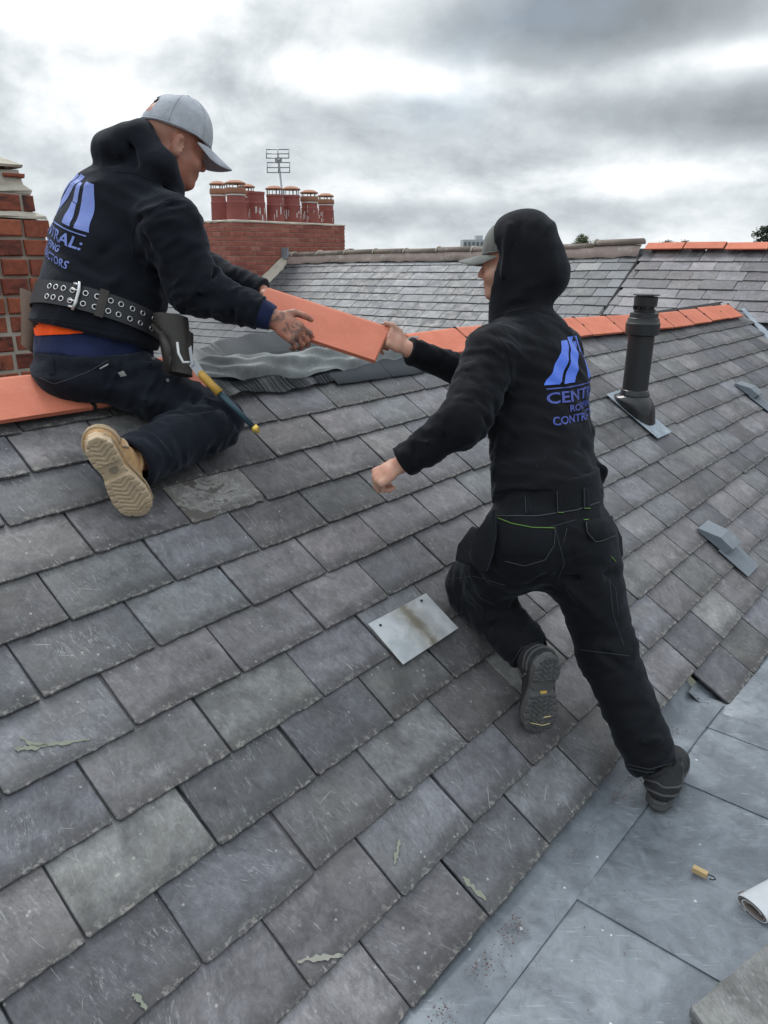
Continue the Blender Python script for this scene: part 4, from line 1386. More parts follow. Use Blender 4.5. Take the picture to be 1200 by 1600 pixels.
class Solid:
    def __init__(s, lo, hi, res):
        s.lo = np.asarray(lo, float); s.res = res
        s.n = np.ceil((np.asarray(hi, float) - s.lo) / res).astype(int) + 1
        s.d = np.full(s.n, 0.2, np.float32)
    def block(s, lo, hi):
        a = np.clip(np.floor((np.asarray(lo) - s.lo) / s.res).astype(int), 0, s.n)
        b = np.clip(np.ceil((np.asarray(hi) - s.lo) / s.res).astype(int) + 1, 0, s.n)
        sl = tuple(slice(a[i], b[i]) for i in range(3))
        g = [((np.arange(a[i], b[i]) * s.res) + s.lo[i]).astype(np.float32) for i in range(3)]
        X, Y, Z = np.meshgrid(*g, indexing='ij', sparse=True)
        return sl, X, Y, Z
    def put(s, lo, hi, fn, k=0.02, op='add', pad=0.06):
        sl, X, Y, Z = s.block(np.asarray(lo) - pad - k, np.asarray(hi) + pad + k)
        if s.d[sl].size == 0:
            return
        d = fn(X, Y, Z).astype(np.float32)
        if op == 'add':
            s.d[sl] = smin(s.d[sl], d, k)
        elif op == 'sub':
            s.d[sl] = -smin(-s.d[sl], d, k)
        elif op == 'disp':
            s.d[sl] = s.d[sl] + d
    # --- primitives
    def cone(s, a, b, ra, rb, k=0.02, op='add'):
        a, b = np.asarray(a, float), np.asarray(b, float)
        ab = b - a; L2 = max(ab @ ab, 1e-9)
        def fn(X, Y, Z):
            t = np.clip(((X - a[0]) * ab[0] + (Y - a[1]) * ab[1] + (Z - a[2]) * ab[2]) / L2, 0, 1)
            return np.sqrt((X - a[0] - t * ab[0]) ** 2 + (Y - a[1] - t * ab[1]) ** 2 + (Z - a[2] - t * ab[2]) ** 2) - (ra + (rb - ra) * t)
        r = max(ra, rb)
        s.put(np.minimum(a, b) - r, np.maximum(a, b) + r, fn, k, op)
    def ell(s, c, ax, r, k=0.02, op='add'):
        """ellipsoid: centre, three axes, three radii"""
        c = np.asarray(c, float)
        def fn(X, Y, Z):
            q = [((X - c[0]) * a[0] + (Y - c[1]) * a[1] + (Z - c[2]) * a[2]) for a in ax]
            k0 = np.sqrt(sum((q[i] / r[i]) ** 2 for i in range(3)))
            k1 = np.sqrt(sum((q[i] / r[i] ** 2) ** 2 for i in range(3))) + 1e-6
            return k0 * (k0 - 1) / k1
        m = max(r)
        s.put(c - m, c + m, fn, k, op)
    def limb(s, a, b, sa, oa, sb, ob, side, k=0.02, op='add', ends=1.0):
        """tapering limb of elliptical section: half widths along 'side' (sa, sb) and across it (oa, ob)"""
        a, b = np.asarray(a, float), np.asarray(b, float)
        L = np.linalg.norm(b - a); t_ = (b - a) / L
        sd = unit(np.asarray(side) - t_ * (np.asarray(side) @ t_)); od = np.cross(t_, sd)
        def fn(X, Y, Z):
            px_, py_, pz_ = X - a[0], Y - a[1], Z - a[2]
            h = px_ * t_[0] + py_ * t_[1] + pz_ * t_[2]
            t = np.clip(h / L, 0, 1)
            ex = h - t * L
            u_ = px_ * sd[0] + py_ * sd[1] + pz_ * sd[2]
            v_ = px_ * od[0] + py_ * od[1] + pz_ * od[2]
            ru, rv = sa + (sb - sa) * t, oa + (ob - oa) * t
            rm = np.minimum(ru, rv)
            k0 = np.sqrt((u_ / ru) ** 2 + (v_ / rv) ** 2 + (ex / (rm * ends)) ** 2)
            k1 = np.sqrt((u_ / ru ** 2) ** 2 + (v_ / rv ** 2) ** 2 + (ex / (rm * ends) ** 2) ** 2) + 1e-6
            return k0 * (k0 - 1) / k1
        m = max(sa, oa, sb, ob)
        s.put(np.minimum(a, b) - m, np.maximum(a, b) + m, fn, k, op)
    def box(s, c, ax, h, rad=0.004, k=0.005, op='add'):
        c = np.asarray(c, float)
        def fn(X, Y, Z):
            q = [np.abs((X - c[0]) * a[0] + (Y - c[1]) * a[1] + (Z - c[2]) * a[2]) - h[i] + rad for i, a in enumerate(ax)]
            o = np.sqrt(sum(np.maximum(v, 0) ** 2 for v in q))
            return o + np.minimum(np.maximum(q[0], np.maximum(q[1], q[2])), 0) - rad
        m = math.sqrt(sum(v * v for v in h))
        s.put(c - m, c + m, fn, k, op)
    def half(s, p, n, k=0.004, lo=None, hi=None):
        """cut away everything on the side the normal points to"""
        p, n = np.asarray(p, float), unit(n)
        sl, X, Y, Z = s.block(s.lo if lo is None else lo, s.lo + s.n * s.res if hi is None else hi)
        d = ((X - p[0]) * n[0] + (Y - p[1]) * n[1] + (Z - p[2]) * n[2]).astype(np.float32)
        s.d[sl] = -smin(-s.d[sl], -d, k)
    def fold(s, a, b, r, amp):
        """raise (amp > 0) or sink a soft ridge along a line"""
        a, b = np.asarray(a, float), np.asarray(b, float)
        ab = b - a; L2 = max(ab @ ab, 1e-9)
        def fn(X, Y, Z):
            t = np.clip(((X - a[0]) * ab[0] + (Y - a[1]) * ab[1] + (Z - a[2]) * ab[2]) / L2, 0, 1)
            q = ((X - a[0] - t * ab[0]) ** 2 + (Y - a[1] - t * ab[1]) ** 2 + (Z - a[2] - t * ab[2]) ** 2) / (r * r)
            return -1.35 * amp * np.exp(-q) * (0.35 + 0.65 * np.sin(math.pi * np.clip(t, 0.03, .97)))
        s.put(np.minimum(a, b) - 2.2 * r, np.maximum(a, b) + 2.2 * r, fn, 0, 'disp', 0.0)
    def wrinkle(s, lo, hi, freq, amp, ax=None, stretch=0.3, seed=0):
        """cloth wrinkles: noise squeezed along one direction so that folds run across it"""
        freq = freq * 1.75
        sl, X, Y, Z = s.block(lo, hi)
        d = s.d[sl]
        m = np.abs(d) < 0.03
        ii = np.nonzero(m)
        x, y, z = X.ravel()[ii[0]], Y.ravel()[ii[1]], Z.ravel()[ii[2]]
        if ax is None:
            q = np.stack([x, y, z]) * freq
        else:
            ax = unit(ax); e1 = unit(np.cross(ax, [0.31, 0.5, 0.8])); e2 = np.cross(ax, e1)
            q = np.stack([(x * v[0] + y * v[1] + z * v[2]) * f for v, f in ((ax, freq), (e1, freq * stretch), (e2, freq * stretch))])
        wv = vnoise(q[0] * .5 + seed + 9, q[1] * .5, q[2] * .5) * 1.2
        n = vnoise(q[0] + seed + wv, q[1] + seed * .7 + wv * .5, q[2] + seed * .3)
        n = 0.65 * (1 - 2 * np.abs(n)) + 0.35 * vnoise(q[0] * 2.1 + 3, q[1] * 2.1 + seed, q[2] * 2.1)
        # fade at the ends of the block
        f = 1.0
        c = (np.asarray(lo) + np.asarray(hi)) / 2; hh = (np.asarray(hi) - np.asarray(lo)) / 2
        e = np.maximum(np.maximum(np.abs(x - c[0]) / hh[0], np.abs(y - c[1]) / hh[1]), np.abs(z - c[2]) / hh[2])
        f = np.clip((1 - e) / 0.25, 0, 1)
        d[ii] -= (amp * n * f).astype(np.float32)
        s.d[sl] = d
    def mesh(s, name, mats, smooth_it=1):
        """surface nets"""
        d = s.d
        neg = d < 0
        nx, ny, nz = (v - 1 for v in d.shape)
        cnt = np.zeros((nx, ny, nz), np.uint8)
        for i in (0, 1):
            for j in (0, 1):
                for k in (0, 1):
                    cnt += neg[i:nx + i, j:ny + j, k:nz + k]
        act = (cnt > 0) & (cnt < 8)
        idx = np.full((nx, ny, nz), -1, np.int32)
        cells = np.argwhere(act)
        idx[act] = np.arange(len(cells))
        ci, cj, ck = cells.T
        acc = np.zeros((len(cells), 3)); w = np.zeros(len(cells))
        corner = {}
        for i in (0, 1):
            for j in (0, 1):
                for k in (0, 1):
                    corner[(i, j, k)] = d[ci + i, cj + j, ck + k]
        for a_ in range(3):
            for b_ in range(4):
                p = [0, 0, 0]
                o = [q for q in range(3) if q != a_]
                p[o[0]] = b_ & 1; p[o[1]] = b_ >> 1
                q = list(p); q[a_] = 1
                d0, d1 = corner[tuple(p)], corner[tuple(q)]
                m = (d0 < 0) != (d1 < 0)
                t = np.where(m, d0 / np.where(m, d0 - d1, 1), 0)
                pt = np.tile(np.array(p, float), (len(cells), 1)); pt[:, a_] = t
                acc[m] += pt[m]; w[m] += 1
        v = (cells + acc / w[:, None]) * s.res + s.lo
        faces = []
        for a_ in range(3):
            sl0 = [slice(None)] * 3; sl1 = [slice(None)] * 3
            sl0[a_] = slice(0, -1); sl1[a_] = slice(1, None)
            e0, e1 = neg[tuple(sl0)], neg[tuple(sl1)]
            ed = np.argwhere(e0 != e1)
            b_, c_ = [(1, 2), (2, 0), (0, 1)][a_]
            ok = (ed[:, b_] > 0) & (ed[:, c_] > 0) & (ed[:, b_] < d.shape[b_] - 1) & (ed[:, c_] < d.shape[c_] - 1)
            ed = ed[ok]
            def cell(db, dc):
                q = ed.copy(); q[:, b_] += db; q[:, c_] += dc
                return idx[q[:, 0], q[:, 1], q[:, 2]]
            f = np.stack([cell(-1, -1), cell(0, -1), cell(0, 0), cell(-1, 0)], 1)
            flip = ~e0[ed[:, 0], ed[:, 1], ed[:, 2]]
            f[flip] = f[flip][:, ::-1]
            faces.append(f)
        f = np.concatenate(faces)
        f = f[(f >= 0).all(1)]
        for _ in range(smooth_it):
            sm = np.zeros_like(v); c = np.zeros(len(v))
            for i in range(4):
                a_, b_ = f[:, i], f[:, (i + 1) % 4]
                np.add.at(sm, a_, v[b_]); np.add.at(c, a_, 1)
                np.add.at(sm, b_, v[a_]); np.add.at(c, b_, 1)
            v = v * 0.5 + 0.5 * sm / np.maximum(c, 1)[:, None]
        me = bpy.data.meshes.new(name)
        me.vertices.add(len(v)); me.vertices.foreach_set('co', v.astype(np.float32).ravel())
        me.loops.add(f.size); me.loops.foreach_set('vertex_index', f.astype(np.int32).ravel())
        me.polygons.add(len(f)); me.polygons.foreach_set('loop_start', np.arange(0, f.size, 4, dtype=np.int32))
        me.polygons.foreach_set('loop_total', np.full(len(f), 4, np.int32)) if hasattr(me.polygons[0], 'loop_total') and False else None
        for m in mats:
            me.materials.append(m)
        me.update(calc_edges=True); me.validate()
        me.polygons.foreach_set('use_smooth', [True] * len(me.polygons))
        return me


def bvh_of(me):
    return BVHTree.FromPolygons([v.co.copy() for v in me.vertices], [tuple(p.vertices) for p in me.polygons])


def on_surface(bv, x, y, lift=0.0015):
    """point of a garment seen at photo point (x, y), lifted off it along its normal"""
    d = Vector(unit(ray(x, y)).tolist())
    h = bv.ray_cast(Vector(CAMP.tolist()), d)
    if h[0] is None:
        return None
    return np.array(h[0]) + np.array(h[1]) * lift


def surf_line(bv, pts, r, lift=0.001, step=6.0, n=5):
    """fine cord laid on a garment along photo points"""
    out = []
    for (x0, y0), (x1, y1) in zip(pts, pts[1:]):
        m = max(1, int(math.hypot(x1 - x0, y1 - y0) / step))
        for k in range(m):
            p = on_surface(bv, x0 + (x1 - x0) * k / m, y0 + (y1 - y0) * k / m, lift)
            if p is not None:
                out.append(p)
    p = on_surface(bv, *pts[-1], lift)
    if p is not None:
        out.append(p)
    mb_ = MB()
    # break where the line jumps to another surface
    run = []
    for p in out:
        if run and np.linalg.norm(p - run[-1]) > 0.05:
            if len(run) > 1:
                mb_.tube(run, r, n)
            run = []
        run.append(p)
    if len(run) > 1:
        mb_.tube(run, r, n)
    return mb_


def surf_patch(bv, quad, nx, ny, lift, th, shape=None):
    """cloth patch lying on a garment over a photo quadrilateral (tl, tr, br, bl), with its own thickness"""
    mb_ = MB()
    q = [np.asarray(p, float) for p in quad]
    g = {}
    v = []
    for j in range(ny + 1):
        for i in range(nx + 1):
            s, t = i / nx, j / ny
            p = (q[0] * (1 - s) + q[1] * s) * (1 - t) + (q[3] * (1 - s) + q[2] * s) * t
            d = Vector(unit(ray(*p)).tolist())
            h = bv.ray_cast(Vector(CAMP.tolist()), d)
            if h[0] is None:
                continue
            e = 1 - max(abs(2 * s - 1), abs(2 * t - 1))
            g[(i, j)] = len(v)
            v.append(np.array(h[0]) + np.array(h[1]) * (lift + (th if e > 1e-6 else 0)))
    f = []
    for j in range(ny):
        for i in range(nx):
            c = [(i, j), (i, j + 1), (i + 1, j + 1), (i + 1, j)]
            if all(k in g for k in c):
                ids = [g[k] for k in c]
                if max(np.linalg.norm(v[ids[0]] - v[k]) for k in ids) < 0.08:
                    f.append(ids)
    mb_.add(v, f)
    return mb_


def cloth_mat(name, col, rough=0.85, weave=900, sheen=0.25, lint=0.0, fade=None):
    m, T, b = new_mat(name)
    tc = T.node('ShaderNodeTexCoord').outputs['Object']
    n = T.noise(tc, weave, 3, 0.6)
    c = T.mix(1.0, (*col, 1), T.mapr(T.noise(tc, 12, 6, 0.65), 0.25, 0.75, 0.7, 1.35, False), 'MULTIPLY')
    c = T.mix(1.0, c, T.mapr(n, 0.2, 0.8, 0.75, 1.25, False), 'MULTIPLY')
    if fade:
        c = T.mix(T.mapr(T.noise(T.mapping(tc, (1, 1, 2.2)), 6.5, 7, 0.72, 0.8), 0.54, 0.78, 0, fade[1]), c, (*fade[0], 1))
    if lint:
        vo = T.node('ShaderNodeTexVoronoi'); T.put(vo, 'Vector', tc); T.put(vo, 'Scale', 55.0)
        c = T.mix(T.math('MULTIPLY', T.mapr(vo.outputs['Distance'], 0.075, 0.04), T.math('MULTIPLY', T.mapr(T.noise(tc, 13, 2, 0.5), 0.6, 0.64), lint)), c, (0.35, 0.35, 0.33, 1))
    T.put(b, 'Base Color', c); T.put(b, 'Roughness', rough); T.put(b, 'Specular IOR Level', 0.2)
    T.put(b, 'Sheen Weight', sheen * 1.3); T.put(b, 'Sheen Roughness', 0.35)
    T.put(b, 'Sheen Tint', (0.75, 0.85, 1.0, 1))
    bump(T, b, T.math('ADD', T.math('MULTIPLY', n, 0.35), T.noise(tc, 38, 7, 0.62, 0.5)), 0.5, 0.006)
    return m


def skin_mat(name, col, spots=None):
    m, T, b = new_mat(name)
    tc = T.node('ShaderNodeTexCoord').outputs['Object']
    c = T.mix(T.mapr(T.noise(tc, 18, 5, 0.6), 0.3, 0.7, 0, 1), (*col, 1), (col[0] * 0.92, col[1] * 0.70, col[2] * 0.64, 1))
    c = T.mix(1.0, c, T.mapr(T.noise(tc, 140, 4, 0.6), 0.2, 0.8, 0.88, 1.1, False), 'MULTIPLY')
    for ctr, rad, dark, thr, sc in (spots or []):
        d = T.vmath('DISTANCE', tc, tuple(ctr))
        f = T.math('MULTIPLY', T.mapr(d, rad, rad * 0.75), T.mapr(T.noise(tc, sc, 4, 0.6, 1.0), thr, thr + 0.06))
        c = T.mix(T.math('MULTIPLY', f, dark[1]), c, (*dark[0], 1))
    T.put(b, 'Base Color', c); T.put(b, 'Roughness', 0.52); T.put(b, 'Specular IOR Level', 0.4)
    T.put(b, 'Subsurface Weight', 0.12); T.put(b, 'Subsurface Radius', (0.01, 0.004, 0.002)); T.put(b, 'Subsurface Scale', 0.6)
    bump(T, b, T.math('ADD', T.noise(tc, 300, 3, 0.6), T.noise(tc, 90, 3, 0.6)), 0.2, 0.001)
    return m


def head(S, c, f, up, sc=1.0):
    """head with face: c between the ears at eye height, f the way it faces"""
    f = unit(f); up = unit(np.asarray(up) - f * (np.asarray(up) @ f)); r = np.cross(f, up)
    P = lambda x, y, z: np.asarray(c) + (r * x + f * y + up * z) * sc
    A = (r, f, up)
    S.ell(P(0, -.012, .035), A, (.074 * sc, .098 * sc, .085 * sc), .01)
    S.ell(P(0, .030, -.045), A, (.058 * sc, .066 * sc, .075 * sc), .03)
    S.cone(P(-.018, .072, -.098), P(.018, .072, -.098), .016 * sc, .016 * sc, .025)
    S.limb(P(-.035, .074, .012), P(.035, .074, .012), .012 * sc, .012 * sc, .012 * sc, .012 * sc, up, .02)
    S.cone(P(0, .088, .005), P(0, .107, -.030), .008 * sc, .0115 * sc, .010)
    for q in (-1, 1):
        S.cone(P(q * .011, .098, -.036), P(q * .012, .094, -.036), .008 * sc, .007 * sc, .006)
        S.ell(P(q * .032, .090, -.006), A, (.019 * sc, .014 * sc, .012 * sc), .012, 'sub')
        S.ell(P(q * .032, .076, -.006), A, (.0135 * sc, .0135 * sc, .0125 * sc), .002)
        S.cone(P(q * .022, .089, .004), P(q * .042, .082, .003), .0035 * sc, .003 * sc, .004)
        S.ell(P(q * .042, .062, -.035), A, (.022 * sc, .022 * sc, .020 * sc), .025)
        # ear: rim, bowl and lobe
        e0 = P(q * .080, -.012, -.012)
        S.ell(e0, (unit(r * q * .8 - f * .5), unit(f * .8 + r * q * .5), up), (.0085 * sc, .021 * sc, .034 * sc), .003)
        S.ell(P(q * .0905, -.003, -.010), (unit(r * q * .8 - f * .5), unit(f * .8 + r * q * .5), up), (.007 * sc, .010 * sc, .019 * sc), .004, 'sub')
        S.cone(P(q * .080, -.004, -.042), P(q * .078, 0, -.032), .0065 * sc, .005 * sc, .004)
        S.cone(P(q * .079, .006, -.016), P(q * .078, .007, -.008), .005 * sc, .004 * sc, .003)
    S.cone(P(-.020, .087, -.062), P(.020, .087, -.062), .0065 * sc, .0065 * sc, .008)
    S.cone(P(-.017, .085, -.073), P(.017, .085, -.073), .0075 * sc, .0075 * sc, .006)
    S.cone(P(-.021, .098, -.0675), P(.021, .098, -.0675), .0028 * sc, .0028 * sc, .002, 'sub')
    return P


def hand(S, wrist, palm, dorsal, thumb, bends, thumb_dirs, sc=1.0, spread=0.08, arm=None):
    """palm: wrist to knuckles; dorsal: out of the back of the hand; thumb: side the thumb is on; bends: three joint angles per finger from the index"""
    palm = unit(palm); dorsal = unit(np.asarray(dorsal) - palm * (np.asarray(dorsal) @ palm)); th = np.cross(palm, dorsal)
    if th @ np.asarray(thumb) < 0:
        th = -th
    wrist = np.asarray(wrist, float)
    if arm is not None:
        S.limb(arm, wrist, .030 * sc, .024 * sc, .027 * sc, .020 * sc, th, .012)
    kn = wrist + palm * .088 * sc
    S.limb(wrist - palm * .005, wrist + palm * .045 * sc, .026 * sc, .018 * sc, .037 * sc, .0155 * sc, th, .010)
    S.limb(wrist + palm * .040 * sc, kn - palm * .008, .037 * sc, .0155 * sc, .039 * sc, .0125 * sc, th, .010)
    lens = [(.042, .026, .020), (.046, .029, .021), (.042, .027, .020), (.033, .021, .018)]
    rad = [.0092, .0095, .0090, .0080]
    for i in range(4):
        off = (.029 - .0193 * i) * sc
        base = kn + th * off - palm * (.002 if i in (1, 2) else .008 + (.004 if i == 3 else 0))
        S.cone(base - palm * .015 * sc, base + dorsal * .002, .0105 * sc, .0108 * sc, .008)
        d = unit(palm + th * spread * (1.5 - i))
        nrm = dorsal
        p = base
        R = rad[i] * sc
        for j in range(3):
            a = math.radians(bends[i][j])
            d, nrm = unit(d * math.cos(a) - nrm * math.sin(a)), unit(nrm * math.cos(a) + d * math.sin(a))
            q = p + d * lens[i][j] * sc
            S.cone(p, q, R * (1 - .07 * j), R * (.93 - .08 * j), .004 if j else .007)
            S.cone(p + nrm * .0015, p + nrm * .0015, R * 1.03, R * 1.03, .004)
            p = q
    p = wrist + palm * .020 * sc + th * .024 * sc - dorsal * .004
    R = .0125 * sc
    for j, (d, l) in enumerate(zip(thumb_dirs, (.040, .032, .027))):
        d = unit(palm * d[0] + dorsal * d[1] + th * d[2])
        q = p + d * l * sc
        S.cone(p, q, R * (1.25 if j == 0 else 1), R * (.95 if j < 2 else .78), .010 if j == 0 else .004)
        p = q; R *= .92


def boot_parts(name, heel, toe, nrm, ankle, mats, parent, hi=0.11, chevron=True, res=0.0028, wide=1.0, sole_h=0.03):
    """safety boot: sole outline from heel to toe, nrm points down out of the sole; ankle = centre of the boot's opening"""
    heel, toe = np.asarray(heel, float), np.asarray(toe, float)
    L = np.linalg.norm(toe - heel); y = (toe - heel) / L
    n = unit(np.asarray(nrm) - y * (np.asarray(nrm) @ y)); x = np.cross(y, n)
    P = lambda a, b, c: heel + x * a + y * b - n * c           # c: height above the tread
    c = (heel + toe) / 2
    lo = np.minimum(np.minimum(heel, toe), ankle) - .10; hi_ = np.maximum(np.maximum(heel, toe), ankle) + .10
    so = Solid(lo, hi_, res)
    hr, br = .036 * wide, .049 * wide
    def sole(X, Y, Z):
        qx = (X - heel[0]) * x[0] + (Y - heel[1]) * x[1] + (Z - heel[2]) * x[2]
        qy = (X - heel[0]) * y[0] + (Y - heel[1]) * y[1] + (Z - heel[2]) * y[2]
        qc = -((X - heel[0]) * n[0] + (Y - heel[1]) * n[1] + (Z - heel[2]) * n[2])
        t = np.clip(qy / L, 0, 1)
        w = np.interp(t, [0, .04, .12, .25, .42, .58, .72, .85, .94, 1.0], [.012, .024, hr, hr * 1.0, .032 * wide, .043 * wide, br, br * .93, .034 * wide, .010])
        bend = .004 * np.sin(t * math.pi) * 1
        d2 = np.maximum(np.abs(qx - bend) - w, np.maximum(-qy, qy - L))
        bot = np.where(t > .86, (t - .86) * .09, 0.0) + np.where((t > .30) & (t < .47), .012, 0.0)
        dz = np.maximum(bot - qc, qc - sole_h)
        # tread
        ax = np.abs(qx - bend)
        per = .0165
        ch = qy + ax * (.75 if chevron else 0.9) 
        g = np.abs(np.mod(ch, per) - per / 2)
        inside = (ax < w * .62) & ((t < .29) | (t > .49)) & (t > .05) & (t < .93)
        groove = np.where(inside & (g > per * .32), .0045, 0.0)
        if not chevron:
            g2 = np.abs(np.mod(qx * 1.0 + 5 * per, per) - per / 2)
            groove = np.where(inside & ((g > per * .33) | (g2 > per * .38)), .0045, 0.0)
        lug = np.abs(np.mod(qy, .024) - .012)
        groove = np.where((~inside) & (ax > w * .70) & (lug > .0095) & (t > .03), .006, groove)
        dz = np.maximum(dz, bot + groove - qc)
        side = np.where(np.abs(qc - sole_h * .55) < .002, .002, 0.0)
        return np.maximum(d2 + side, dz)
    so.put(np.minimum(heel, toe) - .07, np.maximum(heel, toe) + .07, sole, 0.0)
    sole_me = so.mesh('sole', [mats['sole']], 1)
    up_ = Solid(lo, hi_, .004)
    up_.limb(P(0, .055, sole_h + .028), P(0, L - .062, sole_h + .012), .037 * wide, .034, .042 * wide, .028, x, .02)
    up_.ell(P(0, L - .062, sole_h + .010), (x, y, n), (.044 * wide, .056, .036), .02)
    up_.ell(P(0, .042, sole_h + .022), (x, y, n), (.035 * wide, .038, .040), .02)
    up_.limb(P(0, .075, sole_h + .03), np.asarray(ankle), .037 * wide, .046, .046, .052, x, .03)
    up_.limb(P(0, L * .62, sole_h + .02), P(0, .10, sole_h + .075), .034 * wide, .03, .036, .03, x, .03)
    up_.half(P(0, 0, sole_h - .004), n, .002)
    up_.half(np.asarray(ankle), np.asarray(ankle) - P(0, .075, sole_h + .03), .003)
    up_.wrinkle(lo, hi_, 45, .002, y, .5, 2)
    upper_me = up_.mesh('boot', [mats['upper']], 1)
    bvu = bvh_of(upper_me)
    def hug(p_):
        h_ = bvu.find_nearest(Vector(np.asarray(p_).tolist()))
        return np.array(h_[0]) + np.array(h_[1]) * .001
    def along(pp):
        out_ = []
        for a_, c_ in zip(pp, pp[1:]):
            out_ += [hug(np.asarray(a_) + (np.asarray(c_) - np.asarray(a_)) * k_ / 5) for k_ in range(5)]
        return out_ + [hug(pp[-1])]
    b = wpart('boot', upper_me, parent)
    s_ = wpart('sole', sole_me, b)
    # padded collar and stitched welt
    mb_ = MB()
    t_ = unit(np.asarray(ankle) - P(0, .075, sole_h + .03)); e1 = unit(x - t_ * (x @ t_)); e2 = np.cross(t_, e1)
    mb_.tube([np.asarray(ankle) - t_ * .006 + e1 * .044 * math.cos(q) + e2 * .050 * math.sin(q) for q in np.linspace(0, 2 * math.pi, 25)], .009, 8, False)
    wpart('collar', mb_.mesh('collar', mats['collar'], True), b)
    mb_ = MB()
    for q in (-1, 1):
        mb_.tube([P(q * np.interp(t, [.05, .15, .42, .72, .9, .97], [.024, .037, .035, .050, .042, .026]) * wide, L * t, sole_h + .001) for t in np.linspace(.05, .97, 14)], .0035, 6)
    wpart('welt', mb_.mesh('welt', mats['welt'], True), b)
    mb_ = MB()
    hp = [(-.042, .075, .030), (-.040, .030, .050), (-.022, -.004, .062), (0, -.012, .066), (.022, -.004, .062), (.040, .030, .050), (.042, .075, .030)]
    mb_.tube(along([P(x_ * wide, y_, sole_h + z_) for x_, y_, z_ in hp]), .004, 6)
    mb_.tube(along([P(x_ * 1.03 * wide, y_ - .003, sole_h + z_ * .45) for x_, y_, z_ in hp]), .0045, 6)
    for q in (-1, 1):
        mb_.tube(along([P(q * .047 * wide, .080, sole_h + .012), P(q * .046 * wide, .115, sole_h + .045), P(q * .040 * wide, .105, sole_h + .085)]), .0045, 6)
    wpart('trim', mb_.mesh('trim', mats['welt'], True), b)
    # laces over the instep
    mb_ = MB()
    for k in range(4):
        t = .40 + .075 * k
        z = sole_h + .088 - .011 * k
        mb_.tube([hug(P(-.024, L * t - .01, z - .008)), hug(P(0, L * t, z)), hug(P(.024, L * t - .01, z - .008))], .0032, 5)
    wpart('laces', mb_.mesh('laces', mats['collar'], True), b)
    return b, P


